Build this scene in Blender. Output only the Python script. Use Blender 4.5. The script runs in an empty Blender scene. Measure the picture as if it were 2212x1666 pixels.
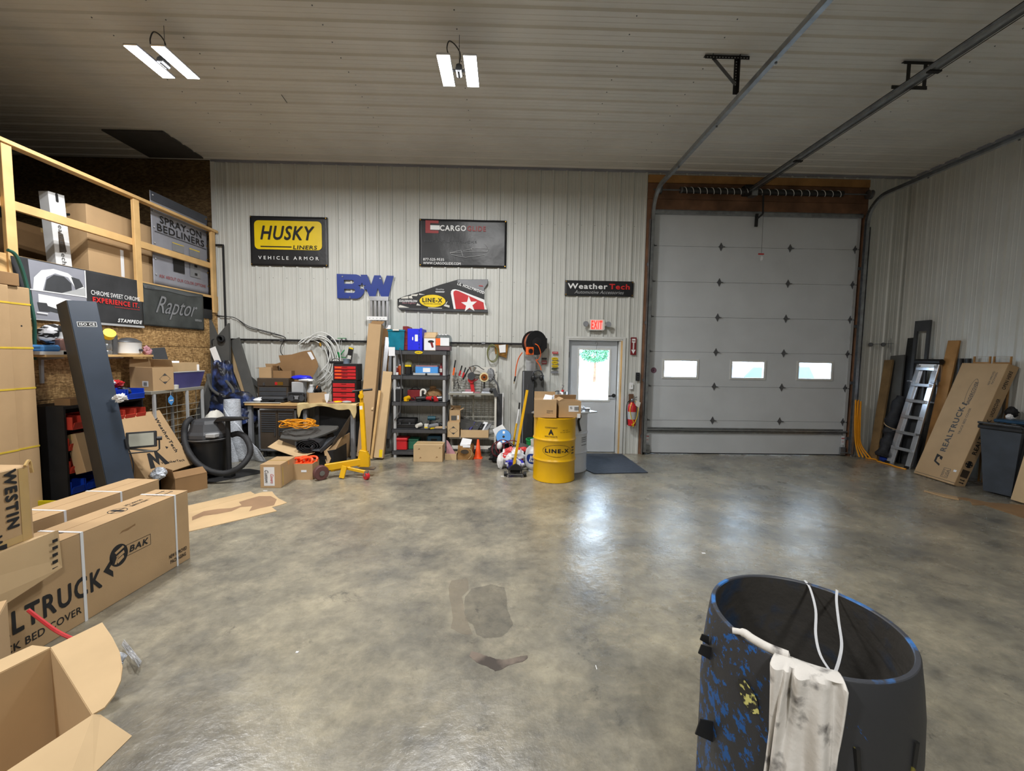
import bpy, bmesh, math, random
from mathutils import noise
from mathutils import Vector, Matrix, Euler, Quaternion
random.seed(7)
SC = bpy.context.scene
COL = SC.collection
R = math.radians
PI = math.pi

# ---------------------------------------------------------------- camera, sky, exposure
CAMH, FPX = 1.719, 909.7
PIT, ROL, YAW = .07108, .01532, .02138
_fw = Vector((math.sin(YAW)*math.cos(PIT), math.cos(YAW)*math.cos(PIT), -math.sin(PIT)))
_r0 = Vector((math.cos(YAW), -math.sin(YAW), 0)); _u0 = _r0.cross(_fw)
_rt = _r0*math.cos(ROL)+_u0*math.sin(ROL); _up = -_r0*math.sin(ROL)+_u0*math.cos(ROL)
EYE = Vector((0, 0, CAMH))
cam = bpy.data.objects.new('camera', bpy.data.cameras.new('camera')); COL.objects.link(cam)
cam.data.sensor_width = 36; cam.data.lens = 36*FPX/2212; cam.data.clip_start = .02; cam.data.clip_end = 200
cm = Matrix.Identity(4)
for i, a in enumerate((_rt, _up, -_fw)):
    for j in range(3): cm[j][i] = a[j]
cm.translation = EYE; cam.matrix_world = cm
SC.camera = cam
world = bpy.data.worlds.new('sky'); SC.world = world; world.use_nodes = True
bg = world.node_tree.nodes['Background']; bg.inputs[0].default_value = (.62, .80, 1.0, 1); bg.inputs[1].default_value = 18.0
SC.view_settings.view_transform = 'Standard'; SC.view_settings.look = 'None'
SC.view_settings.gamma = 1; SC.view_settings.use_curve_mapping = False
SC.view_settings.exposure = 0.0
SC.cycles.use_denoising = True
SC.cycles.max_bounces = 7; SC.cycles.diffuse_bounces = 4; SC.cycles.glossy_bounces = 3
SC.cycles.sample_clamp_indirect = 8
LAMP_W = 74.0      # watts of light from each half of a twin shop light
# ---------------------------------------------------------------- measuring: a sight line meets a plane
def ray(x, y): return _fw + _rt*((x-1106)/FPX) - _up*((y-833)/FPX)
def W(x, y, Y=7.34): d = ray(x, y); return EYE + d*(Y/d.y)
def F(x, y, z=0.0): d = ray(x, y); return EYE + d*((z-CAMH)/d.z)
def S(x, y, X=-4.89): d = ray(x, y); return EYE + d*(X/d.x)
# ---------------------------------------------------------------- mesh builder
MW = {}
def mw(o): return MW.get(o.name, Matrix.Identity(4)) if o else Matrix.Identity(4)
class MB:
    def __init__(s): s.v = []; s.f = []; s.m = []
    def add(s, vs, fs, M=None, mi=0):
        b = len(s.v)
        for p in vs:
            p = Vector(p); s.v.append(M @ p if M else p)
        for f in fs: s.f.append([b+i for i in f]); s.m.append(mi)
        return s
    def box(s, lo, hi, M=None, mi=0):
        (a, b, c), (d, e, f) = lo, hi
        vs = [(a,b,c),(d,b,c),(d,e,c),(a,e,c),(a,b,f),(d,b,f),(d,e,f),(a,e,f)]
        return s.add(vs, [(3,2,1,0),(4,5,6,7),(0,1,5,4),(1,2,6,5),(2,3,7,6),(3,0,4,7)], M, mi)
    def cb(s, c, d, M=None, mi=0):
        return s.box([c[i]-d[i]/2 for i in range(3)], [c[i]+d[i]/2 for i in range(3)], M, mi)
    def bar(s, p, q, w, h, up=(0,0,1), mi=0):
        p = Vector(p); q = Vector(q); z = (q-p); L = z.length; z.normalize(); u = Vector(up)
        x = z.cross(u)
        if x.length < 1e-4: x = z.cross(Vector((1, 0, 0)))
        x.normalize(); y = x.cross(z)
        M = Matrix((x.to_4d(), y.to_4d(), z.to_4d(), (0,0,0,1))).transposed()
        M = Matrix([[x[i], y[i], z[i], p[i]] for i in range(3)]+[[0,0,0,1]])
        return s.box((-w/2, -h/2, 0), (w/2, h/2, L), M, mi)
    def tube(s, pts, r, n=8, closed=False, mi=0):
        pts = [Vector(p) for p in pts]; N = len(pts); b = len(s.v)
        rr = r if isinstance(r, (list, tuple)) else [r]*N
        t0 = None; x = None
        for i, p in enumerate(pts):
            if closed: t = pts[(i+1) % N]-pts[i-1]
            else: t = pts[min(i+1, N-1)]-pts[max(i-1, 0)]
            if t.length < 1e-9: t = Vector((0, 0, 1))
            t.normalize()
            if x is None: x = t.orthogonal().normalized()
            else:
                x = x - t*x.dot(t)
                if x.length < 1e-5: x = t.orthogonal()
                x.normalize()
            y = t.cross(x)
            for k in range(n):
                a = 2*PI*k/n; s.v.append(p+x*(rr[i]*math.cos(a))+y*(rr[i]*math.sin(a)))
        for i in range(N if closed else N-1):
            for k in range(n):
                a = b+i*n+k; c = b+i*n+(k+1) % n; j = (i+1) % N
                s.f.append([a, c, b+j*n+(k+1) % n, b+j*n+k]); s.m.append(mi)
        if not closed:
            s.f.append([b+k for k in reversed(range(n))]); s.m.append(mi)
            s.f.append([b+(N-1)*n+k for k in range(n)]); s.m.append(mi)
        return s
    def cyl(s, p, q, r, r2=None, n=20, mi=0): return s.tube([p, q], [r, r if r2 is None else r2], n, mi=mi)
    def lathe(s, prof, n=32, M=None, mi=0, close=True):
        b = len(s.v); k = len(prof)
        for i in range(n):
            a = 2*PI*i/n
            for (r, z) in prof:
                p = Vector((r*math.cos(a), r*math.sin(a), z)); s.v.append(M @ p if M else p)
        for i in range(n):
            j = (i+1) % n
            for q in range(k-1): s.f.append([b+i*k+q, b+j*k+q, b+j*k+q+1, b+i*k+q+1]); s.m.append(mi)
        if close:
            if prof[0][0] > 1e-6: s.f.append([b+i*k for i in reversed(range(n))]); s.m.append(mi)
            if prof[-1][0] > 1e-6: s.f.append([b+i*k+k-1 for i in range(n)]); s.m.append(mi)
        return s
    def prism(s, poly, t0, t1, o=(0,0,0), xd=(1,0,0), yd=(0,1,0), mi=0):
        o = Vector(o); xd = Vector(xd); yd = Vector(yd); zd = xd.cross(yd).normalized(); n = len(poly)
        area = sum(poly[i][0]*poly[(i+1) % n][1]-poly[(i+1) % n][0]*poly[i][1] for i in range(n))
        if area < 0: poly = poly[::-1]
        vs = [o+xd*p[0]+yd*p[1]+zd*t0 for p in poly]+[o+xd*p[0]+yd*p[1]+zd*t1 for p in poly]
        fs = [list(reversed(range(n))), list(range(n, 2*n))]+[[i, (i+1) % n, n+(i+1) % n, n+i] for i in range(n)]
        return s.add(vs, fs, None, mi)
    def grid(s, fn, nu, nv, mi=0):
        b = len(s.v)
        for i in range(nu+1):
            for j in range(nv+1): s.v.append(Vector(fn(i/nu, j/nv)))
        for i in range(nu):
            for j in range(nv):
                a = b+i*(nv+1)+j; s.f.append([a, a+nv+1, a+nv+2, a+1]); s.m.append(mi)
        return s
    def lump(s, c, r, sc=(1,1,1), nz=.2, fr=7, n=36, k=22):
        b = len(s.v); c = Vector(c)
        for j in range(k+1):
            th = PI*j/k
            for i in range(n):
                a = 2*PI*i/n; d = Vector((math.sin(th)*math.cos(a), math.sin(th)*math.sin(a), math.cos(th)))
                q = r*(1+nz*1.6*noise.noise(d*1.7+c*9)+nz*abs(noise.noise(d*fr*.55+c*5))*1.8-nz*.4)
                s.v.append(c+Vector((q*sc[0]*d.x, q*sc[1]*d.y, q*sc[2]*d.z)))
        for j in range(k):
            for i in range(n): s.f.append([b+j*n+i, b+(j+1)*n+i, b+(j+1)*n+(i+1) % n, b+j*n+(i+1) % n]); s.m.append(0)
        return s
    def ball(s, c, r, n=12, k=8, sc=(1,1,1), nz=0, mi=0):
        b = len(s.v); c = Vector(c)
        for j in range(k+1):
            th = PI*j/k
            for i in range(n):
                a = 2*PI*i/n; q = r*(1+nz*random.uniform(-1, 1))
                s.v.append(c+Vector((q*sc[0]*math.sin(th)*math.cos(a), q*sc[1]*math.sin(th)*math.sin(a), q*sc[2]*math.cos(th))))
        for j in range(k):
            for i in range(n):
                s.f.append([b+j*n+i, b+(j+1)*n+i, b+(j+1)*n+(i+1) % n, b+j*n+(i+1) % n]); s.m.append(mi)
        return s
    def build(s, name, mats, parent=None, smooth=False, bev=0, world=False, solid=0, label=None, kind=None, seg=1):
        me = bpy.data.meshes.new(name)
        vs = s.v
        if world and parent:
            Mi = mw(parent).inverted(); vs = [Mi @ v for v in vs]
        me.from_pydata([tuple(v) for v in vs], [], s.f)
        if not isinstance(mats, (list, tuple)): mats = [mats]
        for m in mats: me.materials.append(m)
        if len(mats) > 1: me.polygons.foreach_set('material_index', s.m)
        me.validate(); me.update()
        if smooth:
            me.polygons.foreach_set('use_smooth', [True]*len(me.polygons))
            try: me.set_sharp_from_angle(angle=R(38))
            except Exception: pass
        o = bpy.data.objects.new(name, me); COL.objects.link(o)
        if parent: o.parent = parent
        if solid:
            md = o.modifiers.new('t', 'SOLIDIFY'); md.thickness = solid; md.offset = 0
        if bev:
            md = o.modifiers.new('b', 'BEVEL'); md.width = bev; md.segments = seg; md.limit_method = 'ANGLE'; md.angle_limit = R(40)
        if label: o['label'] = label
        if kind: o['kind'] = kind
        return o
def thing(name, label, cat, loc=(0,0,0), rot=(0,0,0), group=None, kind=None, M=None):
    o = bpy.data.objects.new(name, None); COL.objects.link(o); o.empty_display_size = .05
    if M is None:
        if not isinstance(rot, (tuple, list)): rot = (0, 0, rot)
        M = Matrix.Translation(Vector(loc)) @ Euler(rot).to_matrix().to_4x4()
    o.matrix_world = M; MW[o.name] = M.copy()
    if label: o['label'] = label
    if cat: o['category'] = cat
    if group: o['group'] = group
    if kind: o['kind'] = kind
    return o
def solo(mb, name, mats, label, cat, group=None, kind=None, **k):
    o = mb.build(name, mats, None, **k); o['label'] = label
    if cat: o['category'] = cat
    if group: o['group'] = group
    if kind: o['kind'] = kind
    return o
def struct(mb, name, mats, parent=None, label=None, cat=None, **k):
    o = mb.build(name, mats, parent, **k)
    if parent is None: o['kind'] = 'structure'
    if label: o['label'] = label
    if cat: o['category'] = cat
    return o
def dup(o, M, label, group=None):
    r = o.copy(); COL.objects.link(r); r.matrix_world = M; MW[r.name] = M.copy(); r['label'] = label
    if group: r['group'] = group
    for ch in list(o.children):
        c = ch.copy(); COL.objects.link(c); c.parent = r
        for g in list(ch.children):
            d = g.copy(); COL.objects.link(d); d.parent = c
    return r
# ---------------------------------------------------------------- materials
def lin(c):
    return tuple((x/255/12.92 if x/255 <= .04045 else ((x/255+.055)/1.055)**2.4) for x in c)+(1,)
MATS = {}
def mat(name, col, rough=.6, metal=0, var=.08, scale=5, bump=0, bsc=None, emit=0, alpha=None, spec=.5, col2=None, thr=None, stretch=None, coat=0):
    if name in MATS: return MATS[name]
    m = bpy.data.materials.new(name); m.use_nodes = True; nt = m.node_tree; N = nt.nodes; L = nt.links
    p = N['Principled BSDF']; c = lin(col); p.inputs['Roughness'].default_value = rough; p.inputs['Metallic'].default_value = metal
    p.inputs['Specular IOR Level'].default_value = spec
    if coat: p.inputs['Coat Weight'].default_value = coat; p.inputs['Coat Roughness'].default_value = .15
    p.inputs['Base Color'].default_value = c
    if var or col2:
        tc = N.new('ShaderNodeTexCoord'); mp = N.new('ShaderNodeMapping'); L.new(tc.outputs['Object'], mp.inputs[0])
        if stretch: mp.inputs['Scale'].default_value = stretch
        nz = N.new('ShaderNodeTexNoise'); nz.inputs['Scale'].default_value = scale; nz.inputs['Detail'].default_value = 5; L.new(mp.outputs[0], nz.inputs[0])
        rp = N.new('ShaderNodeValToRGB'); L.new(nz.outputs[0], rp.inputs[0]); e = rp.color_ramp.elements
        if col2:
            t = thr or (.45, .55); e[0].position, e[1].position = t; e[0].color = c; e[1].color = lin(col2)
        else:
            e[0].position = .3; e[1].position = .7
            e[0].color = tuple(x*(1-var*1.6) for x in c[:3])+(1,); e[1].color = tuple(min(1, x*(1+var*1.6)) for x in c[:3])+(1,)
        L.new(rp.outputs[0], p.inputs['Base Color'])
        if bump:
            n2 = N.new('ShaderNodeTexNoise'); n2.inputs['Scale'].default_value = bsc or scale*4; n2.inputs['Detail'].default_value = 4; L.new(mp.outputs[0], n2.inputs[0])
            b = N.new('ShaderNodeBump'); b.inputs['Strength'].default_value = bump; b.inputs['Distance'].default_value = .01
            L.new(n2.outputs[0], b.inputs['Height']); L.new(b.outputs[0], p.inputs['Normal'])
    if emit:
        p.inputs['Emission Color'].default_value = c; p.inputs['Emission Strength'].default_value = emit
    if alpha is not None:
        p.inputs['Alpha'].default_value = alpha
    MATS[name] = m; return m
def glass_mat(name, tint=(255,255,255), k=.08):
    m = bpy.data.materials.new(name); m.use_nodes = True; nt = m.node_tree; N = nt.nodes; L = nt.links
    N.remove(N['Principled BSDF']); o = N['Material Output']
    t = N.new('ShaderNodeBsdfTransparent'); t.inputs[0].default_value = lin(tint)
    g = N.new('ShaderNodeBsdfGlossy'); g.inputs['Roughness'].default_value = .05
    x = N.new('ShaderNodeMixShader'); x.inputs[0].default_value = k
    L.new(t.outputs[0], x.inputs[1]); L.new(g.outputs[0], x.inputs[2]); L.new(x.outputs[0], o.inputs[0]); return m
def concrete():
    m = bpy.data.materials.new('polished_concrete'); m.use_nodes = True; nt = m.node_tree; N = nt.nodes; L = nt.links; p = N['Principled BSDF']
    tc = N.new('ShaderNodeTexCoord')
    def noise(s, d=6, rgh=.6, dist=0):
        n = N.new('ShaderNodeTexNoise'); n.inputs['Scale'].default_value = s; n.inputs['Detail'].default_value = d; n.inputs['Roughness'].default_value = rgh
        n.inputs['Distortion'].default_value = dist; L.new(tc.outputs['Object'], n.inputs[0]); return n
    def ramp(n, a, b, ca, cb):
        r = N.new('ShaderNodeValToRGB'); L.new(n.outputs[0], r.inputs[0]); e = r.color_ramp.elements
        e[0].position = a; e[1].position = b; e[0].color = ca; e[1].color = cb; return r
    def mix(a, b, f, mode='MIX'):
        x = N.new('ShaderNodeMix'); x.data_type = 'RGBA'; x.blend_type = mode
        if isinstance(f, float): x.inputs[0].default_value = f
        else: L.new(f.outputs[0], x.inputs[0])
        L.new(a.outputs[2] if a.type == 'MIX' else a.outputs[0], x.inputs[6]); L.new(b.outputs[2] if b.type == 'MIX' else b.outputs[0], x.inputs[7]); return x
    base = ramp(noise(1.3, 9, .68), .34, .66, lin((109,108,103)), lin((182,174,153)))
    fine = ramp(noise(9, 12, .78, .25), .36, .66, lin((138,137,134)), lin((246,243,237)))
    b1 = mix(base, fine, .55, 'MULTIPLY')
    spots = ramp(noise(3.2, 12, .8, .5), .34, .40, (1,1,1,1), (0,0,0,1))
    dk = N.new('ShaderNodeRGB'); dk.outputs[0].default_value = lin((62,62,60))
    sc = N.new('ShaderNodeMath'); sc.operation = 'MULTIPLY'; sc.inputs[1].default_value = .6; L.new(spots.outputs[0], sc.inputs[0])
    b2 = mix(b1, dk, sc)
    lt = ramp(noise(5.5, 8, .7), .66, .72, (0,0,0,1), (.28,.28,.28,1))
    lc = N.new('ShaderNodeRGB'); lc.outputs[0].default_value = lin((196,190,172))
    b3 = mix(b2, lc, lt)
    fl = ramp(noise(22, 8, .75, .3), .26, .33, (1,1,1,1), (0,0,0,1)); f2 = N.new('ShaderNodeMath'); f2.operation = 'MULTIPLY'; f2.inputs[1].default_value = .5; L.new(fl.outputs[0], f2.inputs[0])
    b4 = mix(b3, dk, f2); b3 = b4
    L.new(b3.outputs[2], p.inputs['Base Color'])
    rr = ramp(noise(2.4, 6), .3, .7, (.19,.19,.19,1), (.37,.37,.37,1)); L.new(rr.outputs[0], p.inputs['Roughness'])
    bp = N.new('ShaderNodeBump'); bp.inputs['Strength'].default_value = .3; bp.inputs['Distance'].default_value = .01
    L.new(noise(16, 8).outputs[0], bp.inputs['Height']); L.new(bp.outputs[0], p.inputs['Normal'])
    p.inputs['Specular IOR Level'].default_value = .75
    return m
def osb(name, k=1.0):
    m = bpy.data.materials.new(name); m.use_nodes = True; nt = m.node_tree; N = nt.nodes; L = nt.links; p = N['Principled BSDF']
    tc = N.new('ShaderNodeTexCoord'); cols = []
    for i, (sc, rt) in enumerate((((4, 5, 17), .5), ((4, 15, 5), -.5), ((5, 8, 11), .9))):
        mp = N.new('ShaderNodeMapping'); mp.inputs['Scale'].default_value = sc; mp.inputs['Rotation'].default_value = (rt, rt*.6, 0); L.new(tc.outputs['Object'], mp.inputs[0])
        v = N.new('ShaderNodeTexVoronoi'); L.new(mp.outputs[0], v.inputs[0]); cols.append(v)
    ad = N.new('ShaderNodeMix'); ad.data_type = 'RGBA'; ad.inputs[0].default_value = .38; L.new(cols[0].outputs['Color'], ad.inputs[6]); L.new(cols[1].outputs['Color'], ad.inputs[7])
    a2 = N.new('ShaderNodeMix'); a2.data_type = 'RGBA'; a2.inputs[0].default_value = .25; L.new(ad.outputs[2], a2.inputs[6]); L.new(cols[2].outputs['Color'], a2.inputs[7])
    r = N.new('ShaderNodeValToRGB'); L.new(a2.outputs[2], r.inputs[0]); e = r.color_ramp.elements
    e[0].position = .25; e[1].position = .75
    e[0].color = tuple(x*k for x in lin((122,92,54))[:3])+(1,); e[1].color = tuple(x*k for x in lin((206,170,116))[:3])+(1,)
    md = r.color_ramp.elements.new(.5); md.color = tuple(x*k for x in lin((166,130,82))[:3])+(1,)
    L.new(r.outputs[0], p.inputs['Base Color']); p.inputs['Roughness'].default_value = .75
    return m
def c_(n, col, rough=.55, **k): return mat(n, col, rough, **k)
M_ = dict(
 wall=mat('painted_steel', (196,197,192), .42, var=.03, scale=2, spec=.45),
 ceil=mat('ceiling_steel', (206,204,197), .45, var=.04, scale=1.5),
 trim=mat('white_trim', (205,206,203), .45, var=.03),
 backing=mat('backing', (70,68,66), .9),
 door=mat('door_white', (196,200,204), .4, var=.03, scale=2),
 galv=mat('galvanised', (158,162,166), .32, metal=.85, var=.12, scale=12),
 hinge=mat('hinge_steel', (110,112,116), .4, metal=.7, var=.1),
 steel=mat('bare_steel', (150,152,156), .28, metal=.9, var=.1),
 alu=mat('aluminium', (205,208,214), .25, metal=.9, var=.06),
 lumber=mat('lumber', (206,168,112), .65, var=.12, scale=3, stretch=(1,1,1), bump=.1),
 lumber_d=mat('old_lumber', (112,80,58), .8, var=.25, scale=4, bump=.2),
 lumber_m=mat('header_lumber', (158,116,66), .75, var=.15, scale=4),
 card=mat('cardboard', (178,148,110), .8, var=.05, scale=3, bump=.05, bsc=120),
 card2=mat('cardboard_pale', (196,168,128), .8, var=.05, scale=3),
 card3=mat('cardboard_brown', (140,108,72), .85, var=.08, scale=3),
 cardw=mat('printed_white_card', (216,218,220), .55, var=.04),
 tape=mat('packing_tape', (186,156,104), .25, var=.05),
 ytape=mat('yellow_strap', (206,176,60), .35, var=.1),
 wstrap=mat('white_strap', (222,224,228), .4, var=.04),
 ink=mat('black_ink', (26,26,28), .7, var=0),
 ink2=mat('grey_ink', (78,76,74), .7, var=0),
 white=mat('white_paint', (232,233,234), .5, var=.03),
 offw=mat('off_white', (208,206,198), .6, var=.05),
 paper=mat('paper', (226,228,232), .7, var=.04),
 red=mat('red_paint', (190,34,40), .4, var=.08),
 dred=mat('dark_red', (116,26,32), .45, var=.1),
 orange=mat('orange', (240,100,28), .5, var=.08),
 sorange=mat('safety_orange', (248,86,30), .45, var=.04),
 yellow=mat('safety_yellow', (224,172,12), .38, var=.07, scale=4),
 ylogo=mat('logo_yellow', (232,200,16), .4, var=.03),
 blk=mat('black_plastic', (26,27,29), .45, var=.15, scale=8),
 blkm=mat('black_matte', (20,20,22), .75, var=.2, scale=8),
 dgrey=mat('dark_grey_plastic', (62,64,68), .5, var=.1),
 shelfg=mat('shelf_charcoal', (66,67,70), .55, var=.12, scale=10),
 grey=mat('grey_plastic', (128,130,134), .5, var=.08),
 lgrey=mat('light_grey', (172,174,176), .5, var=.06),
 rubber=mat('rubber', (34,35,38), .7, var=.2, scale=10, bump=.15),
 foam=mat('grey_foam', (78,78,76), .85, var=.06),
 slate=mat('slate_paint', (46,56,70), .4, var=.08, scale=3),
 slate2=mat('slate_dark', (62,60,56), .5, var=.08),
 blue=mat('blue_plastic', (20,66,190), .4, var=.08),
 rblue=mat('royal_blue', (2,44,132), .5, var=.04),
 bluew=mat('vivid_blue', (30,40,220), .4, var=.05),
 tarp=mat('blue_tarp', (48,66,118), .4, var=.3, scale=5, bump=.6, bsc=10, col2=(26,28,36), thr=(.42,.55)),
 teal=mat('teal_tote', (24,116,140), .25, var=.12, scale=8),
 purple=mat('violet_tote', (74,72,128), .35, var=.1),
 green=mat('green', (24,140,72), .45, var=.08),
 dgreen=mat('dark_green', (30,88,72), .5, var=.1),
 brown=mat('brown_toolbox', (74,64,54), .4, var=.1, spec=.4),
 tan=mat('tan_paper', (206,184,134), .7, var=.08, scale=6, bump=.3, bsc=20),
 bubble=mat('bubble_wrap', (198,204,214), .25, var=.1, scale=30, bump=.9, bsc=70),
 film=mat('clear_film', (214,218,226), .15, var=.1, scale=20, bump=.6, bsc=30, alpha=.45),
 rag=mat('dirty_rag', (214,210,204), .85, scale=13, bump=.35, bsc=30, col2=(74,70,70), thr=(.57,.70)),
 cord=mat('cord_black', (24,24,26), .6, var=0),
 pex=mat('white_tube', (216,218,216), .4, var=.03),
 amber=mat('amber_cord', (226,150,24), .45, var=.05),
 copper=mat('copper', (190,110,60), .3, metal=.8, var=.1),
 brass=mat('brass', (180,140,60), .35, metal=.8),
 lens=mat('flood_lens', (150,150,138), .3, var=.1),
 skin_w=mat('tank_white', (214,218,224), .35, var=.05, scale=3),
 paint_drum=mat('drum_yellow', (222,172,8), .33, var=.05, scale=3, spec=.6),
 panel_bk=mat('banner_black', (30,31,34), .38, var=.12, scale=5, bump=.35, bsc=7),
 ban_gr=mat('banner_grey', (140,142,152), .4, var=.08, scale=3),
 ban_dk=mat('banner_dark', (48,49,52), .45, var=.2, scale=4, bump=.3, bsc=7),
 ban_rap=mat('banner_charcoal', (58,62,62), .35, var=.3, scale=3.5, bump=.4, bsc=8),
 logo_red=mat('logo_red', (206,44,44), .5, var=.03),
 dim_red=mat('dim_red', (150,52,54), .5, var=.03),
 exitred=mat('exit_red', (255,60,50), .4, var=0, emit=1.3),
 skyb=mat('light_blue', (74,146,216), .4, var=.05),
 darkl=mat('dark_stuff', (18,18,18), .9, var=.2),
 mesh=mat('grey_wire', (150,148,138), .5, metal=.3, var=.05),
 pink=mat('dusty_pink', (168,120,128), .6, var=.1),
)
M_['binred'] = mat('bin_red', (186,58,44), .45, var=.08)
M_['bagprint'] = mat('printed_bag', (222,222,226), .4, scale=7, col2=(196,50,52), thr=(.53,.55), bump=.4, bsc=20)
M_['bagblue'] = mat('printed_bag_blue', (46,44,170), .4, scale=8, col2=(216,218,226), thr=(.52,.55), bump=.4, bsc=20)
M_['strip_brown'] = mat('strip_brown', (122,98,64), .75, var=.15)
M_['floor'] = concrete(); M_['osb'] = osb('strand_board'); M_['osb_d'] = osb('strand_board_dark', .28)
M_['glass'] = glass_mat('window_glass')
M_['clear'] = glass_mat('clear_plastic', (214,220,224), .22)
# ---------------------------------------------------------------- flat print and lettering
_tc = {}
def textmesh(s, bold, shear):
    key = (s, bold, shear)
    if key in _tc: return _tc[key]
    cu = bpy.data.curves.new('t', 'FONT'); cu.body = s; cu.size = 1; cu.shear = shear; cu.resolution_u = 3; cu.space_character = 1+max(0, bold)*5; cu.fill_mode = 'FRONT'
    ob = bpy.data.objects.new('t', cu); COL.objects.link(ob)
    dg = bpy.context.evaluated_depsgraph_get(); me = bpy.data.meshes.new_from_object(ob.evaluated_get(dg))
    vs = [v.co.copy() for v in me.vertices]; fs = [list(p.vertices) for p in me.polygons]
    bpy.data.objects.remove(ob); bpy.data.curves.remove(cu); bpy.data.meshes.remove(me)
    if bold > .004:      # heavier strokes: copies set round each letter
        n0 = len(vs); base = list(vs); bf = list(fs)
        for i in range(8):
            d = Vector((math.cos(i*PI/4)*bold, math.sin(i*PI/4)*bold, .00008*(i+1)))
            vs += [v+d for v in base]; fs += [[n0*(i+1)+k for k in f] for f in bf]
    xs = [v.x for v in vs] or [0, 1]; ys = [v.y for v in vs] or [0, 1]
    _tc[key] = (vs, fs, min(xs), max(xs), min(ys), max(ys)); return _tc[key]
def text(s, parent, o, xd, yd, w, h, m, bold=.01, shear=0, name='lettering', label=None, warp=None, lift=.0012, mb=None, rot=0):
    vs, fs, x0, x1, y0, y1 = textmesh(s, bold, shear)
    xd = Vector(xd).normalized(); yd = Vector(yd).normalized(); o = Vector(o); n = xd.cross(yd)
    if rot:
        q = Quaternion(n, rot); xd = q @ xd; yd = q @ yd
    out = []
    for v in vs:
        p = o+xd*((v.x-(x0+x1)/2)/(x1-x0)*w)+yd*((v.y-(y0+y1)/2)/(y1-y0)*h)+n*(lift+v.z)
        out.append(warp(p) if warp else p)
    if mb is not None: mb.add(out, fs); return mb
    return MB().add(out, fs).build(name, m, parent, label=label)
def shape(splines, parent, o, xd, yd, m, name='print', lift=.001, t=0, warp=None, label=None):
    """flat filled outline with holes; t = thickness"""
    cu = bpy.data.curves.new('s', 'CURVE'); cu.dimensions = '2D'; cu.fill_mode = 'FRONT' if not t else 'BOTH'; cu.extrude = t/2
    for sp in splines:
        c = cu.splines.new('POLY'); c.points.add(len(sp)-1)
        for i, p in enumerate(sp): c.points[i].co = (p[0], p[1], 0, 1)
        c.use_cyclic_u = True
    ob = bpy.data.objects.new('s', cu); COL.objects.link(ob)
    dg = bpy.context.evaluated_depsgraph_get(); me = bpy.data.meshes.new_from_object(ob.evaluated_get(dg))
    vs = [v.co.copy() for v in me.vertices]; fs = [list(p.vertices) for p in me.polygons]
    bpy.data.objects.remove(ob); bpy.data.curves.remove(cu); bpy.data.meshes.remove(me)
    xd = Vector(xd).normalized(); yd = Vector(yd).normalized(); o = Vector(o); n = xd.cross(yd)
    out = [o+xd*v.x+yd*v.y+n*(v.z+lift+t/2) for v in vs]
    if warp: out = [warp(p) for p in out]
    return MB().add(out, fs).build(name, m, parent, label=label)
def ell(w, h, n=28, cx=0, cy=0): return [(cx+w/2*math.cos(2*PI*i/n), cy+h/2*math.sin(2*PI*i/n)) for i in range(n)]
def rect(w, h, cx=0, cy=0): return [(cx-w/2, cy-h/2), (cx+w/2, cy-h/2), (cx+w/2, cy+h/2), (cx-w/2, cy+h/2)]
def rrect(w, h, r, cx=0, cy=0, n=4):
    o = []
    for (sx, sy, a0) in ((1,1,0), (-1,1,90), (-1,-1,180), (1,-1,270)):
        for i in range(n+1):
            a = R(a0+90*i/n); o.append((cx+sx*(w/2-r)+r*math.cos(a), cy+sy*(h/2-r)+r*math.sin(a)))
    return o
def star(r, k=.42, n=5, cx=0, cy=0, rot=90):
    return [(cx+(r if i % 2 == 0 else r*k)*math.cos(R(rot)+PI*i/n), cy+(r if i % 2 == 0 else r*k)*math.sin(R(rot)+PI*i/n)) for i in range(2*n)]
def disc_patch(r, w, h, z, lift, u0=0, n=28, k=8):
    """an ellipse wrapped on an upright cylinder of radius r"""
    b = MB(); R_ = r+lift
    def pt(f, a): x = u0+w/2*f*math.cos(a); return (R_*math.sin(x/r), -R_*math.cos(x/r), z+h/2*f*math.sin(a))
    return b.grid(lambda u, v: pt(v, 2*PI*u), n, k)
def band_patch(r, u0, u1, z0, z1, lift, n=8):
    b = MB(); R_ = r+lift
    return b.grid(lambda u, v: (R_*math.sin((u0+(u1-u0)*u)/r), -R_*math.cos((u0+(u1-u0)*u)/r), z0+(z1-z0)*v), n, 1)
X_, Y_, Z_ = Vector((1,0,0)), Vector((0,1,0)), Vector((0,0,1))
def face(size, f):
    sx, sy, sz = size
    return {'front': (Vector((0,-sy/2,sz/2)), X_, Z_), 'back': (Vector((0,sy/2,sz/2)), -X_, Z_), 'right': (Vector((sx/2,0,sz/2)), Y_, Z_),
            'left': (Vector((-sx/2,0,sz/2)), -Y_, Z_), 'top': (Vector((0,0,sz)), X_, Y_)}[f]
def ftext(parent, size, f, s, u, v, w, h, m=None, rot=0, **k):
    o, xd, yd = face(size, f); return text(s, parent, o+xd*u+yd*v, xd, yd, w, h, m or M_['ink'], rot=rot, **k)
def fshape(parent, size, f, sp, u, v, m=None, name='print', lift=.001, **k):
    o, xd, yd = face(size, f); return shape(sp, parent, o+xd*u+yd*v, xd, yd, m or M_['ink'], name, lift, **k)
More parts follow.
